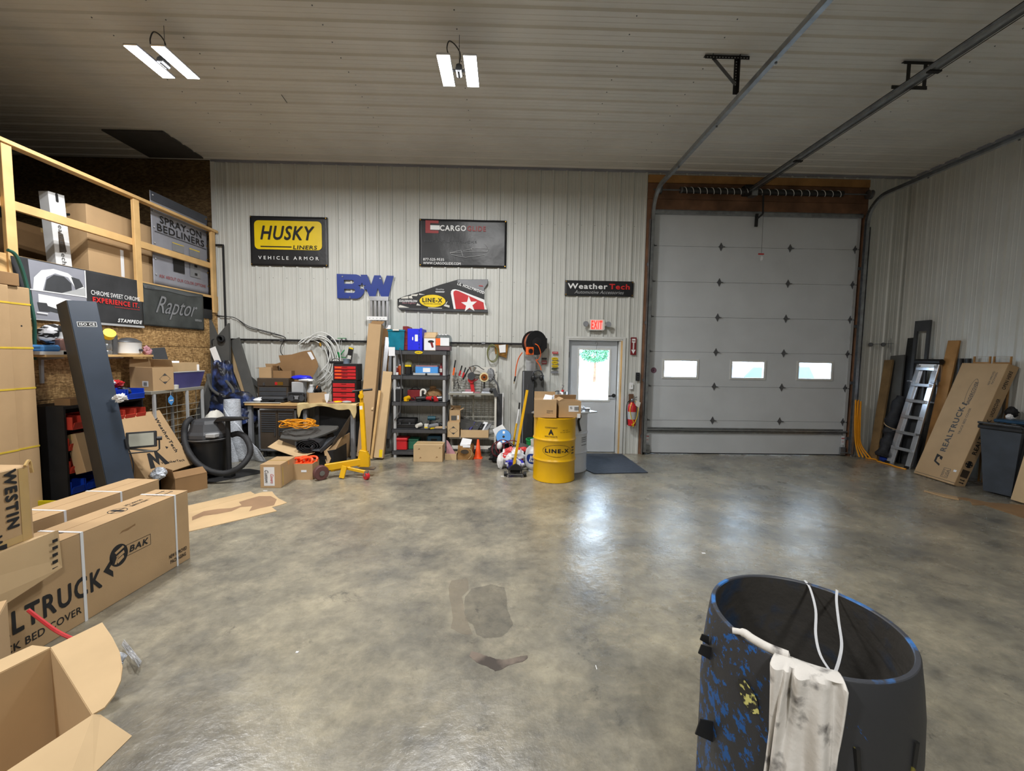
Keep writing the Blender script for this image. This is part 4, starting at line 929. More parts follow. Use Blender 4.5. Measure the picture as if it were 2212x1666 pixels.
cx = W(750,864,6.8); t = thing('work_glove', 'grey and yellow work gloves lying before the red chests', 'gloves', (cx.x-.1,6.83,BT+.003)); MB().ball((-.06,0,.02), .05, 12, 8, (1.4,1,.35), .1).build('yellow_palm', M_['ylogo'], t, smooth=True); MB().ball((.08,.01,.02), .05, 12, 8, (1.5,.8,.4), .1).build('grey_palm', M_['lgrey'], t, smooth=True)
cx = W(545,848,6.9); t = thing('tape_roll', 'blue masking tape roll at the left end of the bench', 'tape roll', (cx.x-.05,7.05,BT)); MB().lathe([(.04,0), (.065,0), (.065,.05), (.04,.05), (.04,0)], 24).build('roll', M_['blue'], t)
t = thing('rag_pile', 'white rags and film bunched at the left end of the bench', 'rags', (-3.93,6.9,BT)); MB().ball((0,0,.035), .09, 16, 8, (1.4,.9,.42), .16).build('cloth', M_['paper'], t); MB().ball((.13,-.04,.03), .06, 14, 8, (1.3,.9,.5), .2).build('film', M_['bubble'], t)
solo(MB().box((-4.13,6.75,BT), (-3.55,6.9,BT+.008)), 'white_board', M_['offw'], 'thin white board lying along the front left bench edge', 'board')
# red tool chests
def chest(px, Yf, lab, n, split, z0, w=None):
    cx, z, w, h = px_box(*px, Yf); h = W(px[0]+20, px[1], Yf).z-z0
    t = thing('red_tool_chest', lab, 'tool chest', (cx,Yf+.12,z0), group='red and black tool chests')
    MB().box((-w/2,-.118,0), (w/2,.12,h)).build('body', M_['blk'], t, bev=.006)
    for k in range(n):
        a = .02+k*(h-.05)/n; b_ = a+(h-.05)/n*.8
        d = MB().box((-w/2+.025,-.13,a), (w/2-.025,-.117,b_)).build('drawer', M_['red'], t, bev=.003)
        MB().box((-.04,-.136,b_-.014), (.04,-.128,b_-.004)).build('handle', M_['dred'], d)
        if split: MB().box((-w/2+.04,-.1315,a+(b_-a)*.3), (-.06,-.1295,a+(b_-a)*.75)).build('glow_label', M_['orange'], d)
    return z0+h
zt = chest((716,822,770,858), 6.86, 'lower red four drawer tool chest on the workbench', 4, False, BT+.004)
zt2 = chest((719,786,772,820), 6.88, 'upper red tool chest with orange marked drawers', 4, True, zt)
cx = W(728,781,6.95); t = thing('black_tray', 'black tray of small tools on the upper red chest', 'tray', (cx.x,6.98,zt2)); MB().box((-.12,-.06,0), (.08,.06,.04)).build('tray', M_['blk'], t, bev=.01); MB().tube(smooth_path([(-.1,0,.04), (-.06,0,.08), (0,0,.075), (.04,0,.04)]), .006, 6).build('handle', M_['blk'], t)
cx = W(752,778,6.95); t = thing('tin_can', 'small grey blue tin on the upper red chest', 'tin', (cx.x-.03,6.96,zt2)); MB().lathe([(.05,0), (.05,.07), (.053,.075), (.05,.08)], 18).build('tin', c_('tin_blue', (110,124,140)), t, smooth=True)
# bubble wrap roll with sheet
c = F(510,985); t = thing('bubble_wrap_roll', 'tall standing roll of bubble wrap with a loose sheet on the floor', 'bubble wrap', (-4.22,6.62,0))
MB().lathe([(.12,0), (.125,.02), (.125,.3), (.115,.9), (.11,.97), (.02,.98)], 28).build('roll', M_['bubble'], t, smooth=True)
def bw(u, v): return Vector((-.05+u*.62, -.13-.0*v+.12*math.sin(u*3)*(1-v)+.02*math.sin(u*14+v*3), .85*v*(1-u*.95)+.008))
MB().grid(bw, 24, 14).build('loose_sheet', M_['bubble'], t, smooth=True, solid=.004)
# planks, fins, tarp in the corner
t = thing('steel_fin', 'left dark pointed steel channel standing in the corner', 'steel part', (-4.85,7.1,0), group='dark pointed steel channels in the corner'); MB().prism([(-.12,0), (.12,0), (.12,1.72), (-.1,2.28), (-.12,2.2)], 0, .05, (-4.8,7.2,0), X_, Z_).build('plate', M_['foam'], t, world=True); MB().cyl(W(463,738,7.12), W(463,738,7.2), .045, n=18).build('pin', M_['blkm'], t, world=True)
t = thing('steel_fin', 'right dark pointed steel channel with a round socket standing in the corner', 'steel part', (-4.6,7.1,0), group='dark pointed steel channels in the corner'); MB().prism([(-.13,0), (.13,0), (.13,2.18), (-.13,1.88)], 0, .05, (-4.66,7.12,0), X_, Z_).build('plate', M_['foam'], t, world=True); MB().lathe([(.04,0), (.06,.01), (.06,.04), (.04,.05), (.03,0)], 20, Matrix.Translation(W(479,732,7.05)) @ Matrix.Rotation(PI/2,4,'X')).build('socket', M_['blkm'], t, world=True)
solo(MB().bar((-3.98,6.95,.5), W(507,733,7.26), .17, .03, Y_), 'grey_plank', M_['foam'], 'wide dark grey plank leaning on the wall beside the bench', 'plank', bev=.003)
solo(MB().bar((-4.1,7.1,.5), W(494,752,7.3), .12, .02, Y_), 'wood_plank', M_['card2'], 'pale narrow plank leaning behind the dark grey plank', 'plank')
solo(MB().bar((-3.86,7.2,BT+.0), W(534,812,7.3), .07, .02, Y_), 'short_plank', M_['foam'], 'short dark plank end behind the left of the bench', 'plank')
solo(MB().bar(W(474,790,6.98), W(459,751,7.02), .1, .008, Y_), 'white_strip', M_['white'], 'short white strip leaning against the dark steel channels', 'slat')
solo(MB().bar((-4.55,6.0,.0), (-4.72,6.95,1.3), .2, .04, X_), 'black_plank', M_['foam'], 'thick dark plank leaning behind the shop vacuum', 'plank', bev=.004)
def tarp(cx, cy, z0, rx, ry, hh, sd, top=.55):
    rnd = random.Random(sd); b = MB(); n, k = 72, 34
    for j in range(k+1):
        v = j/k
        for i in range(n):
            a = 2*PI*i/n
            f = 1+.16*noise.noise(Vector((math.cos(a)*1.5,math.sin(a)*1.5,v*3+sd)))*2+.22*abs(noise.noise(Vector((math.cos(a)*3.2,math.sin(a)*3.2,v*5-a*.0+sd*3))))
            r = (1-(1-top)*v) if v < .85 else top*max(0, math.cos((v-.85)/.15*PI/2))
            b.v.append(Vector((cx+rx*r*f*math.cos(a), cy+ry*r*f*math.sin(a), z0+hh*min(1, v/.9)+.03*math.sin(9*a+v*20)*(v < .95))))
    for j in range(k):
        for i in range(n): b.f.append([j*n+i, j*n+(i+1) % n, (j+1)*n+(i+1) % n, (j+1)*n+i]); b.m.append(0)
    return b
t = thing('tarpaulin_heap', 'crumpled blue and black tarpaulin heaped high in the left corner', 'tarpaulin', (-4.5,6.85,0))
tarp(-4.60,7.0,.80,.22,.16,.74,1.0,.55).build('upper_folds', M_['tarp'], t, world=True, smooth=True)
tarp(-4.44,6.88,.58,.40,.17,.46,2.0,.8).build('lower_folds', M_['tarp'], t, world=True, smooth=True)
tarp(-4.5,6.95,.0,.3,.15,.62,3.0,.9).build('dark_void', M_['blkm'], t, world=True, smooth=True)  # solid black stands in for the dark void under the folds
MB().tube(smooth_path([(-4.72,6.82,1.35), (-4.66,6.78,1.15), (-4.5,6.76,1.02), (-4.35,6.78,1.0), (-4.3,6.78,1.1), (-4.42,6.8,1.25)]), .022, 8).build('hem', M_['foam'], t, world=True, smooth=True)
# floor clutter before the bench
zf = F(600,1055); t = carton('taped_carton', 'long taped carton with a white address label on its end', (.25,.44,.30), (-2.93,5.50,0), R(3)); sz = (.25,.44,.30)
fshape(t, sz, 'front', [rect(.13,.24)], -.015, .0, M_['paper'], 'address_label'); ftext(t, sz, 'front', 'Custom', -.045, .0, .16, .045, rot=R(-90), shear=.3, lift=.003); ftext(t, sz, 'front', 'Covers', .02, -.03, .12, .04, M_['red'], rot=R(-90), shear=.3, lift=.003)
MB().box((.1255,-.17,.02), (.127,-.16,.26)).build('yellow_tie', M_['ytape'], t)
cx, z, w, h = px_box(634,1000,684,1040,5.78); t = carton('strap_carton', 'small open carton full of orange ratchet straps', (w*.97,.24,.22), (cx,5.76,0), R(4), m='card', open_=(None,)*4)
for i, (x, y) in enumerate(((-.09,-.04), (.04,-.02), (.08,.05), (-.02,.04))):
    MB().tube([(x+.075*math.cos(R(a)), y+.03*math.sin(R(a*2)), .235+.045*math.sin(R(a))) for a in range(0,360,24)], .016, 6, closed=True).build('strap', M_['sorange'], t, smooth=True)
MB().box((-.14,-.1,.01), (.14,.1,.21)).build('packing', M_['sorange'], t); MB().prism(rect(.07,.03), 0, .001, (.04,-.121,.12), X_, Z_).build('label', M_['paper'], t)
# big open carton with mats
G = thing('mat_carton', 'big collapsed open carton holding foam mats and rolled rubber before the bench', 'box', (-2.7,6.35,0))
def quad(mb, pts, th=.005):
    pts = [Vector(p) for p in pts]; n = (pts[1]-pts[0]).cross(pts[2]-pts[0]).normalized()*th; k = len(pts)
    return mb.add([p-n/2 for p in pts]+[p+n/2 for p in pts], [list(reversed(range(k))), list(range(k, 2*k))]+[[i, (i+1) % k, k+(i+1) % k, k+i] for i in range(k)])
quad(MB(), [F(728,1000), F(756,985), W(755,935,6.75), W(738,945,6.3), W(700,975,6.05), W(706,1008,6.0)]).build('right_side', M_['card'], G, world=True)
quad(MB(), [W(578,966,6.05), W(602,950,6.3), W(640,965,6.15), W(680,978,6.0), W(660,985,5.98), W(638,987,5.97)]).build('front_flap', M_['card2'], G, world=True)
quad(MB(), [W(640,985,6.0), W(705,985,6.02), F(708,1020), F(640,1010)]).build('front_side', M_['blkm'], G, world=True)
quad(MB(), [W(706,975,6.1), W(715,965,6.1), W(757,897,6.5), W(752,928,6.45), W(735,955,6.3)]).build('raised_flap', M_['brown'], G, world=True)
quad(MB(), [W(655,912,6.6), W(664,903,6.7), W(680,920,6.6), W(672,935,6.5)]).build('back_flap', M_['card3'], G, world=True)
MB().box((-3.02,6.08,0), (-2.45,6.6,.3)).build('packing', M_['blkm'], G, world=True)
fm = [W(605,948,6.12), W(640,953,6.05), W(672,950,6.05), W(700,940,6.15), W(728,928,6.3), W(732,922,6.5), W(700,921,6.7), W(640,925,6.65), W(612,932,6.4)]
solo(quad(MB(), [p for p in fm], .045), 'foam_mat', M_['foam'], 'thick grey foam mat laid on top of the open carton', 'mat', bev=.01)
b = MB(); sp = [(r*math.cos(a), r*math.sin(a)) for r, a in ((.03+.019*i/6, i*2*PI/12) for i in range(0, 52))]
c0 = W(664,965,6.0)
b.add([(c0.x+x, c0.y, c0.z+y*.55) for x, y in sp]+[(c0.x+x+.0, c0.y+.5, c0.z+.06+y*.55) for x, y in sp], [[i, i+1, len(sp)+i+1, len(sp)+i] for i in range(len(sp)-1)])
solo(b, 'rolled_rubber', M_['rubber'], 'black rubber mat rolled up in a spiral inside the open carton', 'mat roll', solid=.008)
a, c = W(682,975,5.97), W(716,945,6.3); b = MB().bar(a, c, .13, .012, Z_).bar(a+Vector((-.065,0,.03)), c+Vector((-.065,0,.03)), .012, .06, Z_).bar(a+Vector((.065,0,.0)), c+Vector((.065,0,.0)), .012, .06, Z_)
solo(b, 'black_channel', M_['dgrey'], 'dark plastic channel poking out of the open carton', 'channel', bev=.003)
b = MB(); rnd = random.Random(4); cc = W(648,930,6.25); cc.z += .05
pts = [cc+Vector((rnd.uniform(.16,.3)*math.cos(i*.62+rnd.uniform(-.3,.3)), rnd.uniform(.1,.2)*math.sin(i*.62), .012*(i % 8)+rnd.uniform(0,.03))) for i in range(64)]
solo(b.tube(smooth_path(pts, 5), .0075, 7), 'extension_cord', M_['amber'], 'tangled amber yellow extension cord heaped on the foam mat', 'cord', smooth=True)
# tall cartons and ramps
t = thing('slim_carton', 'tallest slim cardboard carton leaning at the right end of the bench', 'box', (-2.25,6.95,0)); 
def lean_box(t, p0, p1, w, d, m, name='body', up=Y_):
    return MB().bar(p0, p1, w, d, up).build(name, m, t, world=True, bev=.004)
lean_box(t, (-2.26,6.86,.03), (-2.13,7.12,2.2), .21, .13, M_['card'])
MB().prism([(-.1,0), (.1,0), (.13,.06), (-.07,.07)], 0, .006, (-2.11,7.06,2.2), X_, Vector((0,.5,.8))).build('flap', M_['card3'], t, world=True)
MB().bar((-2.13,6.87,.8), (-2.12,6.93,.9), .03, .004, Y_).build('torn_strip', M_['card2'], t, world=True)
t = thing('slim_carton', 'darker slim carton standing behind the tallest one', 'box', (-2.05,7.05,0)); lean_box(t, (-2.06,7.12,.03), (-1.99,7.27,2.14), .13, .08, M_['card3'])
t = thing('slim_carton', 'lower slim carton leaning beside the black shelf unit', 'box', (-1.97,6.9,0)); lean_box(t, (-2.0,6.78,.03), (-1.9,7.0,1.42), .15, .09, M_['card2']); MB().bar((-1.96,6.735,.05), (-1.955,6.75,.17), .05, .004, Y_).build('yellow_mark', M_['ylogo'], t, world=True)
solo(MB().bar((-2.1,6.72,.03), (-2.0,6.86,1.12), .035, .035, Y_), 'wood_post', M_['lumber'], 'thin pale wooden stick between the slim cartons', 'stick')
t = thing('aluminium_ramp', 'slatted aluminium ramp standing upright against the far wall', 'ramp', (-2.1,7.28,0)); a, c = W(817,641,7.3), W(818,690,7.28)
x0, x1 = W(800,660,7.3).x, W(840,660,7.3).x; zt = a.z; zb = W(818,688,7.28).z
for k in range(5): x = x0+.02+(x1-x0-.04)*k/4; MB().box((x-.02,7.28,.1), (x+.02,7.32,zt)).build('slat', M_['alu'], t, world=True)
MB().box((x0,7.27,zt-.07), (x1,7.33,zt)).build('end_bar', M_['alu'], t, world=True); MB().box((x0-.05,7.26,zb-.03), (x1-.02,7.3,zb+.03)).build('cross_bar', M_['white'], t, world=True)
for k in range(5): MB().cyl((x0+.0+k*.06,7.262,zb), (x0+k*.06,7.256,zb), .006, n=8).build('rivet', M_['hinge'], t, world=True)
solo(MB().bar((-2.05,7.1,.9), (-1.96,7.26,2.2), .075, .03, Y_), 'aluminium_rail', M_['alu'], 'long bright aluminium rail beside the slatted ramp', 'rail')
solo(MB().bar((-1.9,7.0,.3), (-1.93,7.27,2.0), .05, .02, Y_), 'dark_rail', M_['hinge'], 'long dark metal rail left of the black shelf unit', 'rail')
# yellow jack / crane leg cart
YL = M_['yellow']; p = lambda x, y, Y: W(x, y, Y)
t = thing('wheel_dolly', 'yellow steel wheel dolly with upright handle and red wheels', 'dolly', F(760,1030))
a0 = F(700,1018,.12); e0 = Vector((-1.86,5.86,.16))
MB().bar((-2.42,5.72,.15), (-1.98,5.86,.2), .05, .09, Z_).bar((-2.38,5.82,.08), (-2.1,5.8,.14), .03, .03).bar((-2.15,5.78,.13), (-1.86,5.72,.09), .03, .04).bar((-2.16,5.74,.17), (-2.19,5.7,0.01), .07, .03, Y_).build('frame', YL, t, world=True, bev=.004)
MB().bar((-1.92,5.86,.16), (-1.99,5.95,1.02), .06, .05, Y_).build('upright', YL, t, world=True, bev=.004)
MB().bar((-1.99,5.95,1.02), (-2.0,5.97,1.2), .04, .03, Y_).build('handle_stem', YL, t, world=True); MB().prism(ell(.07,.07,12), 0, .03, (-1.985,5.93,1.12), X_, Z_).build('handle_pivot', YL, t, world=True)
MB().cyl((-2.12,5.96,1.18), (-1.85,5.98,1.21), .016, n=12).build('handle_grip', M_['blk'], t, world=True)
MB().prism([(-.09,0), (.07,0), (.07,.14), (.03,.22), (-.06,.24), (-.09,.1)], -.035, .035, (-1.93,5.87,.13), X_, Z_).build('gusset', YL, t, world=True, bev=.004)
MB().bar((-1.99,5.92,.98), (-1.985,5.915,.88), .04, .004, Y_).build('label', M_['paper'], t, world=True)
MB().box((-2.0,5.8,.1), (-1.78,5.9,.115)).build('foot_plate', M_['steel'], t, world=True)
MB().cyl((-2.47,5.67,.1), (-2.42,5.62,.1), .1, n=24).build('wheel', c_('wheel_maroon', (98,62,60), .6), t, world=True, bev=.01); MB().cyl((-2.415,5.615,.1), (-2.41,5.61,.1), .035, n=14).build('hub', M_['steel'], t, world=True)
MB().cyl((-1.86,5.66,.05), (-1.83,5.7,.05), .05, n=18).build('caster', M_['red'], t, world=True, bev=.006); MB().prism([(-.03,0), (.03,0), (.02,.07), (-.02,.07)], -.025, .025, (-1.845,5.68,.05), X_, Z_).build('caster_fork', M_['steel'], t, world=True)
MB().cb((-1.955,5.9,.33), (.12,.09,.012)).build('collar', M_['brass'], t, world=True)
# ================================================================ BLACK SHELF UNIT
SX0, SX1, SY0, SY1 = -1.83, -.92, 6.92, 7.32
tops = [W(910, y, 6.92).z for y in (757, 811, 868, 927)]+[.12]
t = thing('shelf_unit', 'charcoal plastic five tier shelf unit with round grey posts', 'shelves', ((SX0+SX1)/2,7.12,0))
for z in tops:
    b = MB().box((SX0,SY0,z-.012), (SX1,SY1,z)).box((SX0,SY0,z-.07), (SX1,SY0+.012,z)).box((SX0,SY1-.012,z-.07), (SX1,SY1,z)).box((SX0,SY0,z-.07), (SX0+.012,SY1,z)).box((SX1-.012,SY0,z-.07), (SX1,SY1,z))
    b.build('shelf', M_['shelfg'], t, world=True, bev=.003)
for x in (SX0+.05, SX1-.05):
    for y in (SY0+.03, SY1-.05):
        zs = sorted(tops)
        for a, c in zip([0]+zs, zs): MB().cyl((x,y,a), (x,y,c-.072), .026, n=12).build('post', M_['lgrey'] if y < 7 else M_['grey'], t, world=True, smooth=True)
c = W(904,757,6.9); MB().prism(ell(.13,.05,24), 0, .004, (c.x,SY0-.004,tops[0]-.035), X_, Z_).build('oval_sticker', M_['ylogo'], t, world=True); text('LINE-X', t, mw(t).inverted() @ Vector((c.x,SY0-.008,tops[0]-.035)), X_, Z_, .09, .022, M_['ink'])
T0, T1, T2, T3, T4 = tops
MB().box((W(839,750,6.9).x,SY0-.02,W(846,769,6.9).z), (W(853,750,6.9).x,SY0-.015,W(846,750,6.9).z)).build('notice_card', M_['paper'], t, world=True); 
# top shelf
cx, z, w, h = px_box(835,708,872,748,6.95); t = thing('teal_bin', 'translucent teal plastic bin at the left of the top shelf', 'bin', (cx+.02,7.12,T0)); w *= .95
b = MB(); b.add([(-w*.44,-.16,0), (w*.44,-.16,0), (w*.44,.16,0), (-w*.44,.16,0), (-w/2,-.18,.31), (w/2,-.18,.31), (w/2,.18,.31), (-w/2,.18,.31)], [(3,2,1,0),(0,1,5,4),(1,2,6,5),(2,3,7,6),(3,0,4,7)]).build('body', M_['teal'], t, solid=.004)
MB().box((-w/2-.01,-.19,.30), (w/2+.01,.19,.33)).build('lid', M_['teal'], t, bev=.006); MB().cb((0,-.195,.325), (.1,.02,.025)).build('handle', M_['offw'], t); MB().box((-w*.36,-.13,.004), (w*.36,.13,.14)).build('contents', M_['bubble'], t)
cx, z, w, h = px_box(872,696,885,748,7.0); t = thing('dark_red_case', 'narrow dark red case standing between the teal bin and the blue crate', 'case', (cx,7.12,T0)); MB().prism([(-.055,0), (.05,0), (.055,.34), (.03,.39), (-.06,.39)], -.14, .14, (0,0,0), X_, Z_).build('body', M_['dred'], t, bev=.006)
for k in range(3): MB().box((-.05,-.146,.08+k*.11), (.04,-.14,.12+k*.11)).build('rib', M_['dred'], t)
cx, z, w, h = px_box(881,702,912,749,6.93); t = thing('blue_crate', 'vivid blue plastic crate standing on its side on the top shelf', 'crate', (cx,7.12,T0), R(-3)); hh = .35
b = MB().box((-w/2,-.18,.0), (w/2,-.17,hh)).box((-w/2,-.17,0), (w/2,.16,.01)).box((-w/2,-.17,hh-.01), (w/2,.16,hh)).box((-w/2,-.17,.01), (-w/2+.01,.16,hh-.01)).box((w/2-.012,-.17,.01), (w/2,.16,hh-.01)); b.build('body', M_['bluew'], t, bev=.003)
MB().box((w/2-.03,-.19,0), (w/2+.01,-.165,hh+.01)).build('rim', M_['bluew'], t); [MB().box((w/2-.045,-.187,.03+k*.055), (w/2-.035,-.18,.06+k*.055)).build('rib', M_['rblue'], t) for k in range(6)]
MB().prism(rrect(.05,.11,.01), 0, .002, (.03,-.181,.2), X_, Z_).build('torn_label', M_['paper'], t); MB().prism(ell(.02,.06,10), 0, .002, (-.03,-.181,.19), X_, Z_).build('torn_label', M_['paper'], t)
cx, z, w, h = px_box(914,722,940,751,6.93); sz = (w,.22,.21); t = carton('heat_gun_carton', 'open product carton with a picture of a pistol tool on the top shelf', sz, (cx+.005,7.07,T0), 0, m='card2', open_=(-35,None,-5,None), fl=.1)
fshape(t, sz, 'front', [rect(w*.96,.19)], 0, -.005, M_['paper'], 'printed_side'); fshape(t, sz, 'front', [ell(.1,.045)], .02, .04, M_['blk'], 'tool_picture', .003); fshape(t, sz, 'front', [[(-.02,.03), (.02,.03), (.04,-.05), (.01,-.06)]], .025, .0, M_['dred'], 'grip_picture', .004)
cx, z, w, h = px_box(940,715,973,752,6.93); t = thing('clear_jug', 'clear jug with an orange and white label on the top shelf', 'jug', (cx,7.05,T0))
MB().box((-w/2+.004,-.11,.0), (w/2-.004,.11,.075)).build('liquid', M_['pink'], t, bev=.01)
MB().prism([(-w/2,0), (w/2,0), (w/2,.2), (w*.4,.26), (-w*.38,.26), (-w/2,.22)], -.12, .12, (0,0,0), X_, Z_).build('body', M_['clear'], t, bev=.012)
MB().box((-w*.46,-.124,.085), (-w*.16,-.121,.2)).build('orange_label', M_['orange'], t); MB().box((-w*.16,-.124,.08), (w*.42,-.121,.21)).build('white_label', M_['paper'], t); [MB().cyl((k,-.1,.255), (k,-.1,.27), .02, n=12).build('cap', M_['white'], t) for k in (-.05,.0,.05)]
# second shelf
cx, z, w, h = px_box(868,777,893,811,7.0); t = thing('angle_tool', 'olive and black power tool standing upright on the second shelf', 'power tool', (cx,7.08,T1)); MB().ball((0,0,.19), .07, 16, 10, (1,.6,.9)).build('housing', c_('olive_grey', (120,118,92)), t, smooth=True); MB().box((-.045,-.05,0), (.045,.05,.14)).build('battery', M_['blk'], t, bev=.01); MB().cb((0,-.045,.15), (.1,.02,.03)).build('yellow_band', M_['ylogo'], t)
for k, (x, hh, m1, lab) in enumerate(((856,.1,'dred','dark red spray can left of the olive power tool'), (860,.13,'orange','orange aerosol can left of the olive power tool'))):
    c = W(x+1, 805, 6.98); t = thing('aerosol_can', lab, 'can', (c.x,6.99+.07*k,T1)); MB().lathe([(.026,0), (.028,.01), (.028,hh), (.015,hh+.02)], 16).build('can', M_[m1], t, smooth=True); MB().cyl((0,0,hh+.02), (0,0,hh+.04), .014, n=10).build('cap', M_['white'], t)
for k, x in enumerate((853,858)): c = W(x, 809, 6.95); t = thing('small_pot', ('left', 'right')[k]+' of two little white pots at the second shelf edge', 'pot', (c.x,6.955,T1)); MB().lathe([(.018,0), (.02,.035), (.016,.04)], 12).build('pot', M_['white'], t, smooth=True)
cx, z, w, h = px_box(897,788,946,806,7.0); t = thing('blue_organizer', 'blue parts organizer case with pink lid and white label on the second shelf', 'case', (cx,7.1,T1+.03)); MB().box((-w/2,-.1,0), (w/2,.1,.11)).build('body', M_['skyb'], t, bev=.006); MB().box((-w/2+.01,-.1,.112), (w/2-.01,.1,.128)).build('lid', M_['pink'], t); MB().box((-.06,-.103,.02), (.06,-.1,.09)).build('label', M_['paper'], t)
MB().box((-w/2,-.1,-.0295), (w/2,.1,0)).build('tray', M_['clear'], t)
cx, z, w, h = px_box(893,804,950,811,6.96); t = thing('clear_organizer', 'flat clear parts tray in front of the blue organizer', 'tray', (cx,6.955,T1)); MB().box((-w/2,-.025,0), (w/2,.03,.035)).build('tray', M_['lgrey'], t, bev=.004); MB().cb((0,-.03,.02), (.03,.01,.03)).build('latch', M_['blk'], t)
c = W(952,800,7.05); t = thing('brown_bottle', 'dark brown bottle at the right end of the second shelf', 'bottle', (c.x,7.1,T1)); MB().lathe([(.03,0), (.034,.01), (.034,.13), (.014,.17), (.014,.2)], 14).build('bottle', M_['dred'], t, smooth=True); MB().cb((0,-.035,.08), (.04,.004,.06)).build('label', M_['offw'], t)
c = W(862,770,7.0); t = thing('steel_wand', 'long thin steel wand leaning down the left side of the shelf unit', 'wand', (c.x,6.93,T1)); MB().tube([(W(864,752,6.9).x,6.895,W(864,752,6.9).z), (W(868,770,6.9).x,6.895,W(866,775,6.9).z), (W(866,845,6.9).x,6.895,W(866,862,6.9).z), (W(864,880,6.9).x,6.895,W(858,890,6.9).z), (W(852,905,6.9).x,6.895,W(850,908,6.9).z)], .009, 8).build('wand', M_['hinge'], t, world=True)
# third shelf
t = thing('black_speaker', 'tall black box with grey lumps on top at the left of the third shelf', 'box', (W(858,850,7.0).x,7.0,T2)); MB().box((-.08,-.07,0), (.08,.1,.2)).build('body', M_['blkm'], t, bev=.008); [MB().ball((x,0,.21), .025, 8, 6).build('grey_lump', M_['lgrey'], t) for x in (-.04,0,.04)]
cx, z, w, h = px_box(880,832,908,860,7.05); t = thing('red_machine', 'dark red tool case at the back of the third shelf', 'case', (cx,7.15,T2)); MB().box((-w/2,-.1,0), (w/2,.1,.18)).build('body', M_['dred'], t, bev=.01); MB().tube(smooth_path([(-.06,0,.18), (-.03,0,.22), (.03,0,.22), (.06,0,.18)]), .008, 6).build('handle', M_['blk'], t)
cx, z, w, h = px_box(921,826,950,858,7.05); t = thing('kraft_bag', 'crumpled brown kraft bag at the back of the third shelf', 'bag', (cx,7.15,T2)); MB().ball((0,0,.1), .11, 18, 12, (1.25,.75,.95), .07).build('bag', M_['card3'], t); MB().ball((-.02,0,.22), .05, 12, 6, (1.2,.6,.6), .1).build('rolled_top', M_['card3'], t)
c = W(913,840,7.0); t = thing('white_pipe_elbow', 'white curved pipe elbow on the third shelf', 'pipe', (c.x,7.05,T2)); MB().tube(arc((0,0,.15), .04, -60, 180, 10)+[Vector((-.04,0,.08)), Vector((-.04,0,0))], .018, 10).build('pipe', M_['offw'], t, smooth=True)
def tool(name, lab, x, y, Y, z, cols, ang, L=.2, cat='power tool'):
    c = W(x, y, Y); t = thing(name, lab, cat, (c.x,Y,z), ang)
    MB().cyl((-L*.45,0,.045), (L*.25,0,.05), .032, .04, 14).build('motor_body', M_[cols[0]], t, smooth=True); MB().cyl((L*.25,0,.05), (L*.42,0,.05), .036, .02, 14).build('nose', M_[cols[1]], t, smooth=True)
    MB().bar((-L*.1,0,.045), (-L*.2,-.01,.012), .035, .022, Y_).cb((-L*.2,-.0,.012), (.07,.06,.024)).build('grip', M_[cols[2]], t, bev=.004); return t
tool('cordless_tool', 'yellow and black tool on the third shelf', 880, 862, 6.99, T2, ('yellow','lgrey','yellow'), 1.2, .14); tool('cordless_tool', 'black angle grinder in the middle of the third shelf', 910, 864, 6.99, T2, ('blk','hinge','blkm'), .4); tool('cordless_tool', 'red and black drill toward the right of the third shelf', 930, 864, 6.99, T2, ('red','blk','blk'), -.5, .17)
tool('cordless_tool', 'red and silver ratchet tool at the right end of the third shelf', 947, 860, 7.04, T2, ('steel','steel','red'), .35, .2); tool('cordless_tool', 'small red tool leaning at the right post of the third shelf', 940, 864, 6.97, T2, ('red','offw','dred'), 2.0, .12)
# fourth shelf
cx, z, w, h = px_box(853,902,898,922,7.0); t = thing('black_case', 'black plastic drill case at the left of the fourth shelf', 'case', (cx,7.1,T3)); MB().box((-w/2,-.13,0), (w/2,.13,.075)).build('base', M_['blk'], t, bev=.01); MB().box((-w/2+.005,-.13,.078), (w/2-.005,.13,.15)).build('lid', M_['blkm'], t, bev=.014); [MB().cb((x,-.135,.08), (.03,.012,.04)).build('latch', M_['dgrey'], t) for x in (-.08,.08)]
cx = W(932,905,7.0); t = thing('teal_drill', 'teal cordless drill standing on the fourth shelf', 'drill', (cx.x,7.06,T3)); MB().cyl((-.07,0,.16), (.06,0,.16), .038, n=14).build('body', c_('teal_tool', (22,70,84)), t, smooth=True); MB().cyl((.06,0,.16), (.12,0,.16), .025, .012, 12).build('chuck', M_['blk'], t); MB().bar((-.02,0,.15), (-.04,0,.03), .035, .03, Y_).cb((-.04,0,.02), (.1,.06,.04)).build('grip', M_['blk'], t, bev=.004)
tool('cordless_tool', 'grey and yellow multi tool lying before the teal drill', 938, 918, 6.98, T3, ('grey','dgrey','ylogo'), .7, .24); tool('cordless_tool', 'olive sander left of the teal drill', 906, 915, 7.0, T3, ('offw','dgrey','blk'), 1.1, .16)
c = W(921,918,6.96); t = thing('small_packet', 'white and yellow packet on the edge of the fourth shelf', 'packet', (c.x,6.97,T3)); MB().cb((0,0,.04), (.07,.03,.08)).build('packet', M_['offw'], t, bev=.004); MB().cb((0,-.016,.02), (.06,.004,.02)).build('yellow_print', M_['ylogo'], t)
solo(MB().bar((W(938,922,6.98).x,6.97,T3+.02), (W(965,918,6.98).x,6.98,T3+.025), .03, .03, Z_), 'wood_offcut', M_['card2'], 'short wooden offcut on the right of the fourth shelf', 'wood')
